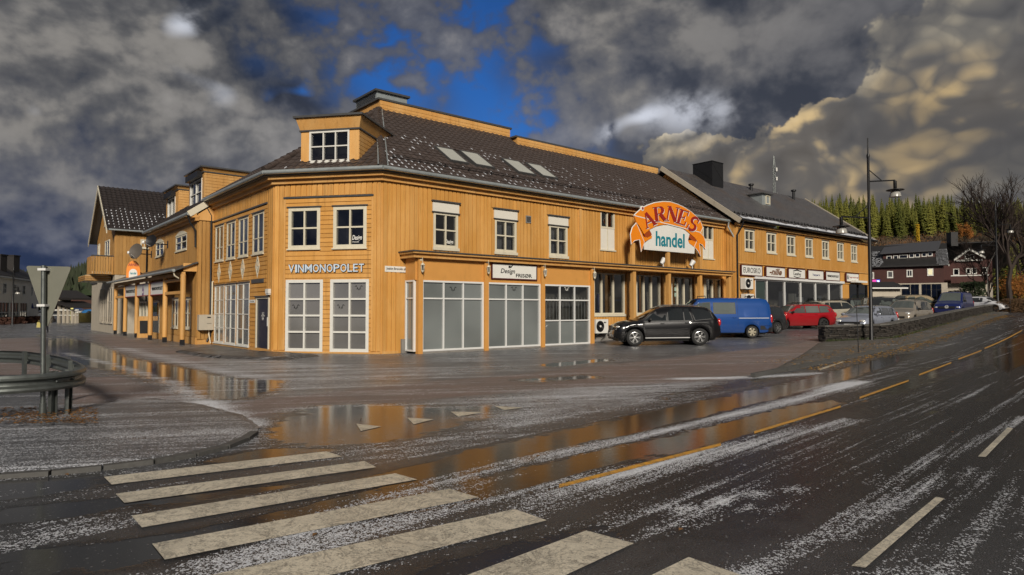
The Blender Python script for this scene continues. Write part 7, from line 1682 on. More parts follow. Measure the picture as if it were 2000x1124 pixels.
# ------------------------------------------------------------------ walker behind the sign post
def person(loc, rz):
    J = {'pel': ((0, 0, .93), .15), 'wst': ((0, .0, 1.08), .14), 'chs': ((0, .02, 1.30), .165), 'nck': ((0, .02, 1.47), .065), 'hdl': ((0, .05, 1.56), .075), 'hd': ((0, .045, 1.65), .095), 'hdt': ((0, .03, 1.73), .075),
         'lh': ((.09, 0, .90), .105), 'lk': ((.10, .10, .50), .07), 'la': ((.10, .02, .09), .05), 'lt': ((.11, .17, .05), .045), 'rh': ((-.09, 0, .90), .105), 'rk': ((-.10, -.02, .50), .07), 'ra': ((-.10, -.20, .12), .05), 'rt': ((-.11, -.06, .05), .045),
         'ls': ((.18, .02, 1.40), .085), 'le': ((.25, -.04, 1.13), .06), 'lw': ((.27, .04, .88), .042), 'lf': ((.27, .06, .78), .035), 'ln': ((.27, .075, .72), .02), 'lth': ((.235, .10, .80), .016), 'rs': ((-.18, .02, 1.40), .085), 're': ((-.25, .0, 1.13), .06), 'rw': ((-.27, .12, .90), .042), 'rf': ((-.27, .15, .81), .035), 'rn': ((-.27, .165, .74), .02), 'rth': ((-.235, .18, .83), .016)}
    Ed = [('pel', 'wst'), ('wst', 'chs'), ('chs', 'nck'), ('nck', 'hdl'), ('hdl', 'hd'), ('hd', 'hdt'), ('pel', 'lh'), ('lh', 'lk'), ('lk', 'la'), ('la', 'lt'), ('pel', 'rh'), ('rh', 'rk'), ('rk', 'ra'), ('ra', 'rt'), ('chs', 'ls'), ('ls', 'le'), ('le', 'lw'), ('lw', 'lf'), ('lf', 'ln'), ('lf', 'lth'), ('chs', 'rs'), ('rs', 're'), ('re', 'rw'), ('rw', 'rf'), ('rf', 'rn'), ('rf', 'rth')]
    ks = list(J); me = bpy.data.meshes.new('person'); me.from_pydata([J[k][0] for k in ks], [(ks.index(a), ks.index(b_)) for a, b_ in Ed], [])
    o = link('person', me); o.location = loc; o.rotation_euler = (0, 0, rz); WORLDPOS[o.name] = Vector(loc); o.modifiers.new('skin', 'SKIN'); 
    for i, k in enumerate(ks): sv = me.skin_vertices[0].data[i]; sv.radius = (J[k][1],)*2; sv.use_root = k == 'pel'
    m2 = o.modifiers.new('sub', 'SUBSURF'); m2.levels = m2.render_levels = 2
    m, t, b_ = mk('dark_clothing'); oc = objc(t); sp = t.new('ShaderNodeSeparateXYZ'); t.put(sp, 0, oc); z = sp.outputs[2]
    c = t.mix(t.sstep(z, .93, .95), (.014, .015, .022), (.022, .022, .026)); c = t.mix(t.sstep(z, 1.50, 1.51), c, (.42, .24, .17)); t.put(b_, 'Base Color', c); t.put(b_, 'Roughness', .8); me.materials.append(m)
    tag(o, 'person in dark clothes walking in the street behind the sign post', 'person')
    mb = MB(); mb.ell((0, .01, 1.70), (.105, .115, .105), 12, 8); h = part('hair', mb, plain('brown_hair', (.03, .02, .013), .7), o, local=True, smooth=60); mb = MB(); mb.ell((0, .15, 1.645), (.016, .025, .022), 8, 6); part('nose', mb, m, o, local=True)
    return o
pl = gp(88, 652); person(pl, R(200))
p = pl+Vector((-.36, -.1, .62)); s = thing('carrier_bag', 'pale yellow carrier bag held by the person in the street', 'bag', p-UP*.2); mb = MB(); mb.box8([p+Vector(v) for v in ((-.13, -.06, -.2), (.13, -.06, -.2), (.13, .06, -.2), (-.13, .06, -.2), (-.11, -.03, .16), (.11, -.03, .16), (.11, .03, .16), (-.11, .03, .16))]); part('bag_body', mb, plain('yellow_bag', (.45, .38, .12), .5), s); mb = MB(); mb.tube([p+Vector((-.07, 0, .15)), p+Vector((-.04, 0, .27)), p+Vector((.04, 0, .27)), p+Vector((.07, 0, .15))], .01, 5); part('bag_handle', mb, MATS['yellow_bag'], s)
# ------------------------------------------------------------------ white house and entrance hall far left
M_HOUSEW = plain('cream_render_wall', (.74, .70, .61), .7, var=.12, nscale=1.5, dirt=.2); M_DKROOF = plain('dark_shingle', (.022, .019, .018), .6, var=.4, nscale=3)
PH = Vector((-59.5, 76.6, 0)); dh = Vector((-.385, .923, 0)); FH1 = Facade(PH-dh*9, dh, (.923, .385)); wh = thing('white_house', 'cream rendered two-storey house with dark roof at the far left', 'house', FH1.pt(9)); UL = 23.8
up = [(FH1.u_at(a), FH1.u_at(b_), 3.55, 4.75) for a, b_ in ((5, 11.5), (25, 31), (43, 48.5), (60, 63))]; lo_ = [(FH1.u_at(a), FH1.u_at(b_), .6, 2.55) for a, b_ in ((-3, 17), (20, 36), (39, 53))]
wall_core(FH1, wh, 0, UL, -.1, 5.35, up+lo_, M_HOUSEW)
for r in up: window(FH1, wh, r, (.5,), (.5,), .09, .06, M_WHITE, M_PANE_D, head=False)
for r in lo_: window(FH1, wh, r, (.33, .66), (.35,), .09, .08, M_WHITE, M_PANE_D, head=False, room=True, roommat=M_ROOM2)
mb = MB(); fbox(mb, FH1, -.2, UL+.2, 5.35, 5.6, -.1, .45); part('eave_board', mb, M_WHITE, wh)
RH = RoofPlane(FH1.pt(0, 5.6, .5), dh, -FH1.n, R(34)).fix(); mb = MB(); mb.prism([RH.pt(a, c) for a, c in ((-.3, 0), (UL+.3, 0), (UL-3, 4.2), (-.3, 4.2))][::-1], -RH.n*.12); rf_ = part('roof', mb, M_DKROOF, wh)
for px_, w_ in ((1.5, .7), (20, 1.6)): a, c = RH.us(px_, 527); cpt = RH.pt(a, min(c, 3.6)); mb = MB(); mb.box(cpt+UP*.7, (w_, 1.0, 2.0)); mb.box(cpt+UP*1.75, (w_+.15, 1.15, .12)); part('chimney', mb, M_DKROOF, rf_)
text_on(FH1, 'BUA', (FH1.u_at(70.5), FH1.u_at(64.5), 1.75, 2.0), .0, M_NAVY, wh, .03); mb = MB(); mb.tube([FH1.pt(FH1.u_at(62), 1.8, .05), FH1.pt(FH1.u_at(62), 2.5, .05)], [.22, .03], 5); part('tree_emblem', mb, M_NAVY, wh)
def shrub_mesh(w, d, h, n, seed, s=(.10, .2)):
    rnd = random.Random(seed); mb = MB()
    for _ in range(n):
        a = rnd.uniform(0, 6.28); r = math.sqrt(rnd.random()); z = rnd.random()**.8; p = Vector((w*r*math.cos(a)*(1-.3*z), d*r*math.sin(a)*(1-.3*z), h*z)); q = rnd.uniform(*s); u = Vector((rnd.gauss(0, 1), rnd.gauss(0, 1), rnd.gauss(0, 1))).normalized(); v = u.orthogonal().normalized()
        mb.add([p-u*q, p+v*q*.6, p+u*q, p-v*q*.6], [(0, 1, 2, 3)])
    return mb
M_HEDGE = plain('brown_hedge', (.075, .03, .018), .8, var=.5, nscale=4); M_SHRUBY = plain('autumn_orange_leaf', (.26, .095, .012), .7, var=.5, nscale=3); M_SHRUBG = plain('dark_green_leaf', (.028, .045, .014), .7, var=.5, nscale=3); M_TWIG = plain('brown_twig', (.030, .019, .014), .85, var=.4, nscale=5)
M_BIRCH = plain('birch_bark', (.24, .225, .20), .7, var=.5, nscale=7); M_YELLEAF = plain('yellow_leaf', (.52, .33, .015), .7, var=.4, nscale=3); M_BARK = plain('grey_bark', (.055, .045, .036), .85, var=.4, nscale=6, bump=.5)
def plant(name, label, cat, loc, w, d, h, n, mat, seed, s=(.10, .2), group=None, stem=M_TWIG, trunk=0.0):
    o = thing(name, label, cat, loc, 0, group); mb = shrub_mesh(w, d, h, n, seed, s); mb.v = [(a, b_, c+trunk) for a, b_, c in mb.v]; part('foliage', mb, mat, o, local=True); rnd = random.Random(seed); mb = MB()
    for _ in range(7): e = Vector((rnd.uniform(-w, w)*.6, rnd.uniform(-d, d)*.6, trunk+h*.8)); mb.tube([(0, 0, -.05), (e.x*.2, e.y*.2, (trunk+h*.3)*.8), e], [max(.03, h*.02), max(.02, h*.013), .006], 5)
    part('stem', mb, stem, o, local=True); return o
for i in range(7): q = FH1.pt(2+i*3.3, 0, 1.1); plant('hedge_shrub', 'low reddish brown hedge shrub below the white house', 'shrub', q, 1.8, .6, .75, 900, M_HEDGE, i, (.06, .12), 'hedge below the white house')
# glazed entrance hall
eh = thing('entrance_hall', 'white framed glass entrance hall with steep roof beside the white house', 'building', at_depth(120, 634, 80)); D0 = 80.0
FE = Facade(at_depth(92, 600, 82), (at_depth(152, 600, 79)-at_depth(92, 600, 82)).normalized(), (0, -1)); FE = Facade(FE.P, FE.d, (FE.d.y, -FE.d.x)); ue = lambda px: FE.u_at(px)
zt_ = lambda y: CAMH+(HOR-y)*80/F_PX
for px_, y0 in ((98, 576), (116, 583), (126, 592), (134, 600), (143, 606), (150, 612)):
    mb = MB(); u = ue(px_); fbox(mb, FE, u-.17, u+.17, -.1, zt_(y0), -.15, .15); part('column', mb, M_STONEW, eh)
a = ue(93); bb = ue(152)
mb = MB(); fbox(mb, FE, a, bb, -.1, zt_(612), -3.4, -3.2); part('back_wall', mb, M_ROOM2, eh); mb = MB(); fbox(mb, FE, a, bb, zt_(606)-.1, zt_(606)+.1, -.1, .12); fbox(mb, FE, a, bb, .9, 1.0, -.08, .08); part('transom', mb, M_WHITE, eh)
prev = a
for px_ in (98, 107, 116, 126, 134, 143, 150): u = ue(px_); mb = MB(); vs = [FE.pt(prev+.05, .05, -.05), FE.pt(u-.05, .05, -.05), FE.pt(u-.05, zt_(607), -.05), FE.pt(prev+.05, zt_(607), -.05)]; mb.add(vs, [(0, 1, 2, 3)]); part('pane', mb, M_PANE, eh); prev = u
P = [FE.pt(ue(84), zt_(590), .6), FE.pt(ue(102), zt_(566), .6), FE.pt(ue(131), zt_(582), .6), FE.pt(ue(131), zt_(586), .6), FE.pt(ue(102), zt_(572), .6), FE.pt(ue(86), zt_(592), .6)]; mb = MB(); mb.prism(P, -FE.n*3.5); part('gable_roof', mb, M_DKROOF, eh)
mb = MB(); mb.prism([FE.pt(ue(118), zt_(592), .8), FE.pt(ue(151), zt_(602), .8), FE.pt(ue(151), zt_(600), .8), FE.pt(ue(118), zt_(588), .8)], -FE.n*3.5); part('lean_to_roof', mb, M_DKROOF, eh)
mb = MB(); fbox(mb, FE, ue(104), ue(110), .3, 2.2, -2, -1.6); part('lit_display', mb, emis('warm_lit_display', (.9, .75, .25), .55), eh)
lw = thing('low_hall', 'low building with long dark brown roof behind the petrol blue people carrier', 'building', at_depth(160, 632, 100)); 
P = [at_depth(120, 592, 100), at_depth(182, 606, 96), at_depth(240, 606, 96), at_depth(240, 588, 110), at_depth(130, 586, 110)]; mb = MB(); mb.prism([at_depth(118, 586, 106), at_depth(180, 607, 100), at_depth(280, 607, 100), at_depth(280, 586, 106)], (0, .2, -.25)); part('roof', mb, M_HEDGE, lw)
mb = MB(); p0, p1 = at_depth(135, 632, 101), at_depth(260, 632, 101); z1 = at_depth(180, 609, 101).z; mb.box8([Vector((p0.x, 101, -.1)), Vector((p1.x, 101, -.1)), Vector((p1.x, 106, -.1)), Vector((p0.x, 106, -.1)), Vector((p0.x, 101, z1)), Vector((p1.x, 101, z1)), Vector((p1.x, 106, z1)), Vector((p0.x, 106, z1))]); part('wall', mb, M_HOUSEW, lw)
for k in range(5): x = p0.x+2+k*2.0; mb = MB(); mb.box((x, 100.98, .5*z1), (1.3, .06, 1.1)); part('window', mb, M_PANE_D, lw)
# ------------------------------------------------------------------ dark red-brown house on the right
M_BROWN = wood_paint('dark_brown_board', (.050, .012, .008), (.065, .018, .012)); M_HROOF = plain('dark_tile_roof', (.020, .019, .019), .5, var=.4, nscale=2)
A0, B0 = at_depth(1690, 600, 95.5), at_depth(1846, 600, 90.5); dH = (B0-A0); dH.z = 0; dH.normalize(); FH = Facade(A0, dH, (dH.y, -dH.x)); gz = 2.2
bh = thing('brown_house', 'dark red-brown timber house with long dormer below the forest', 'house', Vector((A0.x, A0.y, gz)))
Z8b = zm(1700, 460, .16); zz = lambda y: FH.z_at(1770, Z8b(0, y)[1]); uu = lambda x: FH.u_at(Z8b(x, 0)[0])
UH = uu(905); w3 = [(uu(a), uu(c), zz(y1), zz(y0)) for a, c, y0, y1 in ((212, 285, 432, 515), (450, 524, 422, 507), (703, 778, 412, 497), (20, 52, 440, 520))]
wall_core(FH, bh, -6, UH, zz(585), zz(372), w3, M_BROWN)
for i, r in enumerate(w3): window(FH, bh, r, () if i != 1 else (.5,), (), .13, .08, M_WHITE, M_PANE if i else M_FROST, room=i != 2, head=False, sill=.05)
r = w3[2]; poly_on(FH, [(r[0]+.12, r[2]+.12), (r[1]-.12, r[2]+.12), (r[1]-.12, r[3]-.12), (r[0]+.12, r[3]-.12)], -.2, -.17, emis('lit_window', (1.0, .86, .5), .75), bh, 'lit_blind')
gl = [(uu(388), uu(490), gz+.3, zz(600)), (uu(497), uu(598), gz+.3, zz(600)), (uu(630), uu(745), gz+.3, zz(600)), (uu(752), uu(872), gz+.3, zz(600)), (uu(215), uu(285), gz+.1, zz(610))]
wall_core(FH, bh, -6, UH+.4, gz-.3, zz(587), gl, M_STONEW, name='ground_floor_wall')
for r in gl: window(FH, bh, r, (.5,), (.72,), .06, .06, M_DARKMETAL, M_PANE_D, head=False, sill=0, roommat=M_ROOM2)
RHs = RoofPlane(FH.pt(0, zz(372), .5), dH, -FH.n, R(33)).fix(); sH = 6.2; mb = MB(); mb.prism([RHs.pt(a, c) for a, c in ((-6.5, 0), (UH+.6, 0), (UH+.6, sH), (-6.5, sH))], -RHs.n*.15); bk = -FH.n*10.4; mb.prism([RHs.pt(-6.5, sH), RHs.pt(UH+8, sH), RHs.pt(UH+8, 0)+bk, RHs.pt(-6.5, 0)+bk], -UP*.15); rr_ = part('roof', mb, M_HROOF, bh)
mb = MB()
for _ in range(900):
    a = random.choice((random.uniform(-6, uu(150)), random.uniform(uu(820), UH+.4))); s_ = math.floor(random.uniform(.2, 4.6)/.33)*.33; mb.box8([RHs.pt(a+x, s_+y, .0) for x, y in ((0, 0), (.22, 0), (.22, .07), (0, .07))]+[RHs.pt(a+x, s_+y, .03) for x, y in ((0, 0), (.22, 0), (.22, .07), (0, .07))])
o = part('roof_snow', mb, M_SNOW, rr_); o['kind'] = 'stuff'
mb = MB(); fbox(mb, FH, -6.5, UH+.6, zz(385), zz(368), .42, .5); part('eave_board', mb, M_HROOF, rr_)
mb = MB(); fbox(mb, FH, UH+.55, UH+.63, zz(372)-.25, zz(372)+.02, .1, .55); part('barge_board', mb, M_WHITE, rr_)
# long shed dormer
FD = FH.shift(-1.35); ud = lambda x: FD.u_at(Z8b(x, 0)[0]); zd = lambda y: FD.z_at(1770, Z8b(0, y)[1]); dw_ = [(ud(a), ud(c), zd(y1), zd(y0)) for a, c, y0, y1 in ((208,274,243,293), (290,352,240,287), (362,470,235,284), (484,548,228,277), (556,620,225,274), (638,700,220,270), (711,774,215,266))]
do = wall_core(FD, rr_, ud(165), ud(805), zd(318), zd(205), dw_, M_BROWN, name='dormer')
for r in dw_: window(FD, rr_, r, (), (), .10, .06, M_WHITE, M_PANE_D, head=False, sill=0, depth=.6)
P = [FD.pt(ud(160)-.3, zd(222), .5), FD.pt(ud(820)+.2, zd(208), .5), FD.pt(ud(870)+.3, zd(208)+1.7, -4.2), FD.pt(ud(190), zd(222)+1.55, -4.2)]; mb = MB(); mb.prism(P, UP*.14); part('dormer_roof', mb, plain('grey_sheet_roof', (.06, .06, .065), .4, var=.2), rr_)
mb = MB(); fbox(mb, FD, ud(165), ud(165)+.1, zd(318), zd(205), -3, -.25); fbox(mb, FD, ud(805)-.1, ud(805), zd(318), zd(205), -3, -.25); part('dormer_cheek', mb, M_BROWN, rr_)
c_ = RHs.pt(FH.u_at(1867), sH); mb = MB(); mb.box(c_+UP*.5, (1.0, 1.0, 2.0)); part('chimney', mb, M_HROOF, rr_)
# gabled wing with balcony
FK = FH.shift(-1.0); uk = lambda x: FK.u_at(Z8b(x, 0)[0]); zk = lambda y: FK.z_at(1895, Z8b(0, y)[1]); wk = [(uk(1020), uk(1095), zk(485), zk(403)), (uk(1176), uk(1236), zk(475), zk(400)), (uk(1246), uk(1310), zk(475), zk(400)), (uk(1375), uk(1440), zk(468), zk(395)), (uk(1165), uk(1222), zk(292), zk(230)), (uk(1228), uk(1282), zk(290), zk(230))]
wall_core(FK, bh, uk(880), uk(1500), zk(580), zk(300), wk[:4], M_BROWN); wall_core(FK, bh, uk(880), uk(1500), gz-.3, zk(582), [], M_STONEW, name='ground_floor_wall')
P = [FK.pt(uk(1030), zk(299)), FK.pt(uk(1410), zk(290)), FK.pt(uk(1218), zk(175))]; mb = MB(); mb.prism(P, -FK.n*.2); part('gable_wall', mb, M_BROWN, bh)
for r in wk[:4]: window(FK, bh, r, (), (), .11, .06, M_WHITE, M_PANE_D, head=False, sill=0, curtain_or_sheen=[(.0, .45)] if r is wk[0] else None, cm=M_CURTAIN_W)
for r in wk[4:]: window(FK.shift(.06), bh, r, (), (), .10, .06, M_WHITE, M_PANE, head=False, sill=0, room=False)
for a_, y_, n_ in ((1030, 290, 'barge_board'), (1410, 270, 'barge_board')):
    mb = MB(); e, ap_ = FK.pt(uk(a_), zk(y_), .75), FK.pt(uk(1218), zk(165), .75); mb.prism([e, ap_, ap_-UP*.28, e-UP*.28], FK.n*.08); part('barge_board', mb, M_WHITE, rr_); mb = MB(); mb.prism([e+UP*.06, ap_+UP*.06, ap_-FK.n*6+UP*.06, e-FK.n*6+UP*.06], UP*.1); part('wing_roof', mb, M_HROOF, rr_)
mb = MB(); fbox(mb, FK, uk(1060), uk(1380), zk(315), zk(298), .05, .35); part('gable_trim', mb, M_WHITE, bh)
for ya, yb_ in ((500, 488),): mb = MB(); fbox(mb, FK, uk(985), uk(1450), zk(ya), zk(yb_), .9, 1.05); bo = part('balcony', mb, M_WHITE, bh); mb = MB(); fbox(mb, FK, uk(985), uk(1450), zk(575), zk(502), .92, 1.0); part('balcony_boards', mb, M_BROWN, bo); mb = MB(); fbox(mb, FK, uk(985), uk(1450), zk(585), zk(575), .0, 1.0); part('balcony_floor', mb, M_BROWN, bo)
# low kiosk with pink-blue sign between the buildings
kp = at_depth(1716, 600, 70); ks = thing('bus_shelter', 'small dark-roofed shelter beside the slate-roofed building', 'shelter', Vector((kp.x, kp.y, zgf(kp.x, kp.y)))); g0 = zgf(kp.x, kp.y)
ztop = at_depth(1716, 563, 70).z; mb = MB(); mb.box((kp.x+.2, 70, g0+(ztop-g0)/2), (3.0, 2.2, ztop-g0)); part('wall', mb, M_STONEW, ks); mb = MB(); zz2 = at_depth(1716, 556, 70).z; mb.box8([Vector((kp.x+a, 70+c, ztop)) for a, c in ((-2.2, -1.6), (2.2, -1.6), (2.2, 1.6), (-2.2, 1.6))]+[Vector((kp.x+a, 70+c, zz2+.25)) for a, c in ((-1.5, -.6), (1.3, -.6), (1.3, 1.0), (-1.5, 1.0))]); part('roof', mb, M_HROOF, ks); mb = MB(); mb.box((kp.x, 68.36, ztop-.06), (4.4, .06, .13)); part('fascia', mb, M_SIGNW, ks)
q0 = at_depth(1712, 550, 94); ls = thing('lit_shop_sign', 'pink and blue illuminated shop sign on the brown house', 'sign', FH.pt(uu(70), zz(590), .05)); mb = MB(); fbox(mb, FH, uu(10), uu(78), zz(588), zz(535), .03, .15); part('pink_panel', mb, emis('pink_sign_light', (.55, .05, .30), .5), ls); mb = MB(); fbox(mb, FH, uu(80), uu(122), zz(588), zz(535), .03, .15); part('blue_panel', mb, emis('blue_sign_light', (.05, .08, .5), .6), ls); text_on(FH, '29', (uu(86), uu(116), zz(580), zz(544)), .15, emis('white_sign_light', (.8, .85, 1), .8), ls, .01, .03)
# ------------------------------------------------------------------ wooded hill behind
def hill_z(x, y): return np.clip(3+.19*(y-130), 2, 75)-.0*x
hx = np.linspace(20, 420, 60); hy = np.linspace(118, 520, 60); X, Y = np.meshgrid(hx, hy); Zh = 2.2+np.maximum(0, .19*(Y-128))*sst(X/Y, .15, .42); Zh = np.minimum(Zh, 2.2+.19*(372-128)+.02*(Y-372)*(Y > 372))+1.6*np.sin(X*.07)*np.sin(Y*.05)*sst(Y, 128, 180)
mb = MB(); n = 60; mb.add(np.stack([X, Y, Zh-.8], -1).reshape(-1, 3).tolist(), [(j*n+i, j*n+i+1, (j+1)*n+i+1, (j+1)*n+i) for j in range(n-1) for i in range(n-1)]); M_FLOOR = plain('forest_floor', (.055, .040, .015), .9, var=.5, nscale=.15); struct('hill', mb, M_FLOOR, 60, 'wooded hillside behind the houses')
def hz(x, y):
    i = np.clip(np.searchsorted(hx, x)-1, 0, 58); j = np.clip(np.searchsorted(hy, y)-1, 0, 58); a = (x-hx[i])/(hx[i+1]-hx[i]); b_ = (y-hy[j])/(hy[j+1]-hy[j]); return float((Zh[j, i]*(1-a)+Zh[j, i+1]*a)*(1-b_)+(Zh[j+1, i]*(1-a)+Zh[j+1, i+1]*a)*b_)-.8
def foliage_mat(name, c0, c1):
    m, t, b_ = mk(name); oi = t.new('ShaderNodeObjectInfo').outputs['Random']; p = geo_pos(t); n_ = t.noise(p, .55, 3, .6); f = t.math('ADD', t.math('MULTIPLY', oi, .6), t.math('MULTIPLY', n_, .5)); t.put(b_, 'Base Color', t.mix(f, c0, c1)); t.put(b_, 'Roughness', .75); t.put(b_, 'Specular IOR Level', .2); return m
M_SPRUCE = foliage_mat('spruce_needles', (.026, .046, .011), (.20, .19, .036))
def spruce_mesh(seed):
    rnd = random.Random(seed); cr = MB(); H = 18.0; lv = 24
    for i in range(lv):
        f = i/(lv-1); z = 1.6+(H-1.8)*f**.92; L = (2.55*(1-f)**.85+.14)*rnd.uniform(.8, 1.15); nb = 9 if f < .7 else 6; a0 = rnd.uniform(0, 6.28)
        for k in range(nb):
            a = a0+k*2*pi/nb+rnd.uniform(-.25, .25); l = L*rnd.uniform(.7, 1.15); d = Vector((math.cos(a), math.sin(a), 0)); w = Vector((-d.y, d.x, 0))*l*.30; b0 = Vector((0, 0, z)); dr_2 = -l*rnd.uniform(.28, .55)
            m_ = b0+d*l*.55+UP*dr_2*.35; e = b0+d*l+UP*dr_2
            cr.add([b0+UP*.12, m_-w+UP*-.12, m_+UP*.15, m_+w+UP*-.12, e, m_-w*.5-UP*.55, m_+w*.5-UP*.5], [(0, 1, 2), (0, 2, 3), (2, 1, 4), (2, 4, 3), (1, 5, 4), (3, 4, 6)])
    tr = MB(); tr.tube([(0, 0, -.6), (0, 0, 8), (0, 0, H-.4)], [.22, .14, .02], 6); return cr.mesh('crown', M_SPRUCE), tr.mesh('trunk', M_BARK)
SPR = [spruce_mesh(s) for s in range(6)]
def spruce(x, y, z, sc, i, label, group):
    o = thing('spruce_tree', label, 'tree', (x, y, z), random.uniform(0, 6.28), group); o.scale = (sc*random.uniform(.85, 1.15),)*2+(sc,); cr, tr = SPR[i % 6]; link('crown', cr, o); link('trunk', tr, o)
cnt = 0; pts = []
rnd = random.Random(3); tries = 0
while cnt < 285 and tries < 20000:
    tries += 1; y = rnd.uniform(288, 378); px_ = rnd.uniform(1520, 2060); x = (px_-CX)/F_PX*y
    if any((x-a)**2+(y-b_)**2 < 4.3**2 for a, b_ in pts): continue
    if px_ > 1868 and y > 345 and rnd.random() < .75: continue
    pts.append((x, y)); sc = rnd.uniform(.66, 1.16)*(1.0 if px_ < 1870 else .88)*(.75+.25*float(sst(px_, 1540, 1660)))
    spruce(x, y, hz(x, y), sc, cnt, 'dark green spruce standing in the forest on the hillside', 'spruces on the hillside'); cnt += 1
fv, ff, fo, nf = [], [], 0, 0; SV = []
for cr, tr in SPR[:4]: a_ = np.empty(len(cr.vertices)*3); cr.vertices.foreach_get('co', a_); SV.append((a_.reshape(-1, 3), [tuple(p_.vertices) for p_ in cr.polygons]))
while nf < 230:
    y = rnd.uniform(292, 385); px_ = rnd.uniform(1540, 2060); x = (px_-CX)/F_PX*y
    if px_ > 1868 and y > 345: continue
    v_, f_ = SV[nf % 4]; k_ = rnd.uniform(.55, .98)*(.75+.25*float(sst(px_, 1540, 1660))); fv.append(v_*(k_, k_, k_)+(x, y, hz(x, y))); ff += [tuple(i_+fo for i_ in q_) for q_ in f_]; fo += len(v_); nf += 1
me_ = bpy.data.meshes.new('forest_fill'); me_.from_pydata(np.concatenate(fv).tolist(), [], ff); me_.materials.append(M_SPRUCE); tag(link('forest_fill', me_), 'further spruces filling the hillside forest', None, None, 'stuff')
for i, (px_, D) in enumerate(((1962, 96), (1978, 88), (1990, 104), (2003, 92), (2016, 84), (2030, 98), (1946, 112), (1970, 120), (1998, 126), (2022, 116))):
    p = on_depth(px_, D); spruce(p.x, p.y, p.z if D < 118 else hz(p.x, p.y), rnd.uniform(.42, .62), i, 'dark spruce growing behind the leafless trees at the right edge', 'spruces behind the leafless trees')
# scrub along the foot of the forest
mb = MB(); mats_ = [M_TWIG, M_SHRUBY, M_SHRUBG, plain('pale_twig', (.13, .085, .05), .85, var=.4)]
for _ in range(520):
    y = rnd.uniform(238, 296); px_ = rnd.uniform(1560, 2060); x = (px_-CX)/F_PX*y; z = hz(x, y); s_ = rnd.uniform(1.5, 3.6); mi = rnd.choice((0, 0, 3, 3, 1, 2, 3, 0))
    for _k in range(60):
        v = Vector((rnd.gauss(0, .45), rnd.gauss(0, .45), rnd.random()))*s_; u_ = Vector((rnd.gauss(0, .3), rnd.gauss(0, .3), 1)).normalized() if mi in (0, 3) else Vector((rnd.gauss(0, 1), rnd.gauss(0, 1), rnd.gauss(0, 1))).normalized(); w_ = u_.orthogonal().normalized(); q = (.75 if mi in (0, 3) else .35); p = Vector((x, y, z))+v; mb.add([p-u_*q, p+w_*q*.22, p+u_*q, p-w_*q*.22], [(0, 1, 2, 3)], mi)
o = link('scrub', mb.mesh('scrub', mats_)); tag(o, 'brown and orange scrub along the foot of the forest', None, None, 'stuff')
# single autumn trees
def fork_tree(name, label, loc, H, seed, levels, mat, spread=.5, leaf=None, nleaf=0, lean=(0, 0), first=.28, r0=.16, kids=(3, 4), leafsize=(.12, .22)):
    rnd = random.Random(seed); o = thing(name, label, 'tree', loc); wood = MB(); tips = []
    def grow(p, d, L, r, lev):
        segs = 3; path = [p]; q = p; dd = d.copy()
        for _ in range(segs): dd = (dd+Vector((rnd.gauss(0, .12), rnd.gauss(0, .12), rnd.gauss(.03, .07)))).normalized(); q = q+dd*L/segs; path.append(q)
        wood.tube(path, [r*(1-.38*i/segs) for i in range(segs+1)], 6 if lev < 2 else (4 if lev < 4 else 3), cap=False)
        if lev >= levels: tips.append(q); return
        for k in range(rnd.randint(*kids)):
            a = rnd.uniform(0, 6.28); t = dd.orthogonal().normalized(); t = (Matrix.Rotation(a, 3, dd) @ t); nd = (dd+t*rnd.uniform(spread*.6, spread*1.5)+UP*.10).normalized(); s_ = path[rnd.choice((1, 2, 3))] if k else q; grow(s_, nd, L*rnd.uniform(.62, .84), r*.60 if k else r*.62, lev+1)
    grow(Vector((0, 0, -.1)), Vector((lean[0], lean[1], 1)).normalized(), H*first, r0, 0); part('trunk', wood, mat, o, local=True)
    if leaf:
        mb = MB()
        for _ in range(nleaf):
            p = rnd.choice(tips)+Vector((rnd.gauss(0, .35), rnd.gauss(0, .35), rnd.gauss(0, .35))); u_ = Vector((rnd.gauss(0, 1), rnd.gauss(0, 1), rnd.gauss(0, 1))).normalized(); w_ = u_.orthogonal().normalized(); q = rnd.uniform(*leafsize); mb.add([p-u_*q, p+w_*q*.6, p+u_*q, p-w_*q*.6], [(0, 1, 2, 3)])
        part('crown', mb, leaf, o, local=True)
    return o
g = lambda px_, D: on_depth(px_, D)
fork_tree('bare_tree', 'big leafless tree with dark twigs at the right edge', g(1974, 64), 16, 4, 6, M_TWIG, .42, None, 0, first=.27, r0=.30)
fork_tree('bare_tree', 'second leafless tree partly outside the right edge', g(2010, 67), 16, 9, 6, M_TWIG, .55, None, 0, first=.28, r0=.26)
fork_tree('bare_tree', 'slimmer leafless tree left of the big bare one', g(1932, 74), 12, 15, 6, M_TWIG, .6, None, 0, first=.25, r0=.18)
fork_tree('bare_tree', 'leafless tree rising behind the russet hedge', g(1988, 76), 13, 19, 6, M_TWIG, .6, None, 0, first=.26, r0=.2)
fork_tree('birch_tree', 'thin white-stemmed birch in front of the balcony', g(1933, 70), 5.4, 21, 3, M_BIRCH, .25, None, 0, first=.62, r0=.06, kids=(1, 2))
fork_tree('orange_tree', 'small tree with orange leaves near the right edge', g(1992, 66), 4.0, 31, 4, M_TWIG, .5, M_SHRUBY, 2600, first=.30, r0=.07, leafsize=(.05, .10))
q = Vector(((1795-CX)/F_PX*262, 262, 0)); q.z = hz(q.x, q.y); plant('birch_tree', 'slim bright yellow birch at the foot of the forest', 'tree', q, .75, .75, 8.5, 1500, M_YELLEAF, 33, (.2, .35), None, M_BIRCH, 1.2)
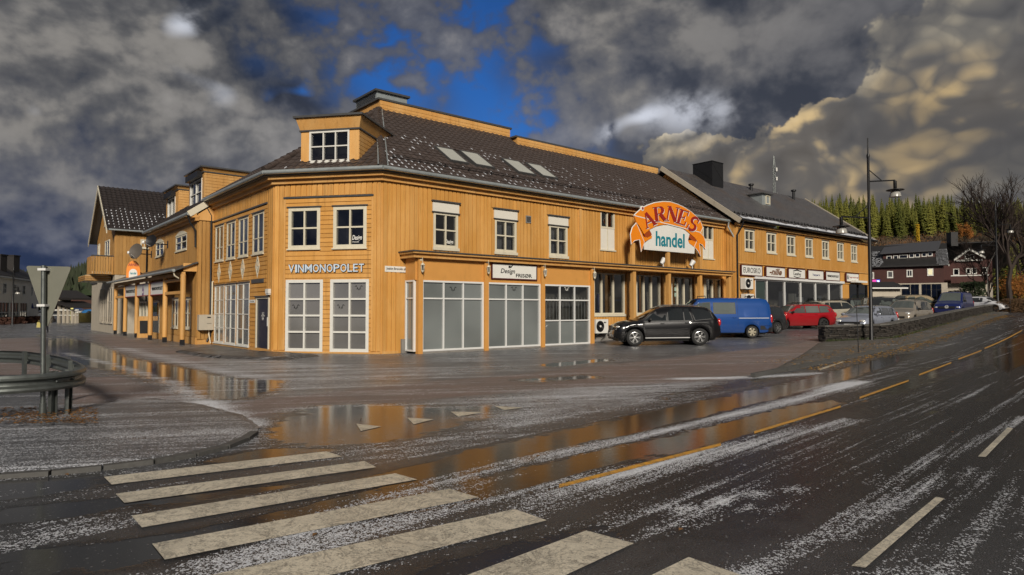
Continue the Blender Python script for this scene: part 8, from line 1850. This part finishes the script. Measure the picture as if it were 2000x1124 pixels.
q = Vector(((1888-CX)/F_PX*255, 255, 0)); q.z = hz(q.x, q.y); fork_tree('orange_tree', 'orange autumn tree at the foot of the forest', q, 12, 35, 4, M_TWIG, .6, M_SHRUBY, 3600, first=.28, r0=.2, leafsize=(.14, .28))
plant('juniper_bush', 'dark green conifer bush in front of the balcony house', 'shrub', g(1900, 72), 1.7, 1.2, 3.0, 2600, M_SHRUBG, 41, (.08, .16)); plant('juniper_bush', 'smaller green bush left of the balcony bush', 'shrub', g(1868, 74), 1.1, 1.0, 2.0, 1500, M_SHRUBG, 42, (.08, .16))
for i in range(5): plant('hedge_shrub', 'clipped russet hedge shrub at the right edge', 'shrub', g(1962+i*14, 60.5+i*.2), 1.2, .8, 1.0+.3*(i % 2), 1900, plain('russet_hedge', (.075, .038, .012), .8, var=.7, nscale=6), 50+i, (.04, .08), 'russet hedge at the right edge')
# antenna mast far behind the slate roof
b = Vector(((1515-CX)/F_PX*140, 140, 2)); zt2 = at_depth(1515, 305, 140).z; s = thing('antenna_mast', 'lattice radio mast rising behind the slate roof', 'mast', b); mb = MB()
for a in range(3): d = Vector((math.cos(a*2.09), math.sin(a*2.09), 0))*.32; mb.tube([b+d, Vector((b.x, b.y, zt2-2))+d*.8, Vector((b.x, b.y, zt2))], .05, 4)
part('mast_leg', mb, M_GALV, s); mb = MB(); z = b.z
while z < zt2-2.2:
    for a in range(3): d0, d1 = [Vector((math.cos(q*2.09), math.sin(q*2.09), 0))*.30 for q in (a, a+1)]; mb.tube([Vector((b.x, b.y, z))+d0, Vector((b.x, b.y, z+.9))+d1], .025, 3)
    z += .9
o = part('mast_bracing', mb, M_GALV, s)
for zz_ in (zt2-3, zt2-5, zt2-8.5): mb = MB(); mb.lathe([(.0001, -.4), (.18, -.38), (.18, .38), (.0001, .4)], Vector((b.x+.45, b.y-.3, zz_)), n=8); part('antenna', mb, M_SIGNW, s)
# far wooded hill on the left
hxs = np.linspace(-420, -150, 40); hys = np.linspace(330, 560, 24); X, Y = np.meshgrid(hxs, hys); Zl = 44*np.exp(-((X+218)/62)**2)*np.exp(-((Y-440)/90)**2)+24*np.exp(-((X+330)/60)**2)*np.exp(-((Y-470)/90)**2)-1
mb = MB(); mb.add(np.stack([X, Y, Zl], -1).reshape(-1, 3).tolist(), [(j*40+i, j*40+i+1, (j+1)*40+i+1, (j+1)*40+i) for j in range(23) for i in range(39)]); struct('hill', mb, M_SHRUBG, 60, 'dark wooded hill at the far left')
mb = MB()
for _ in range(2600):
    i, j = rnd.uniform(0, 38.9), rnd.uniform(0, 22.9); x, y = -420+i*270/39, 330+j*230/23; z = 44*math.exp(-((x+218)/62)**2)*math.exp(-((y-440)/90)**2)+24*math.exp(-((x+330)/60)**2)*math.exp(-((y-470)/90)**2)-2; h = rnd.uniform(4, 9); w_ = h*.25; mb.add([(x+w_*math.cos(a), y+w_*math.sin(a), z) for a in (0, 1.26, 2.5, 3.8, 5.0)]+[(x, y, z+h)], [(k, (k+1) % 5, 5) for k in range(5)])
struct('far_wood', mb, plain('far_wood_green', (.028, .036, .016), .9, var=.5, nscale=.08), None, 'far-off wood covering the hill at the left', 'stuff')
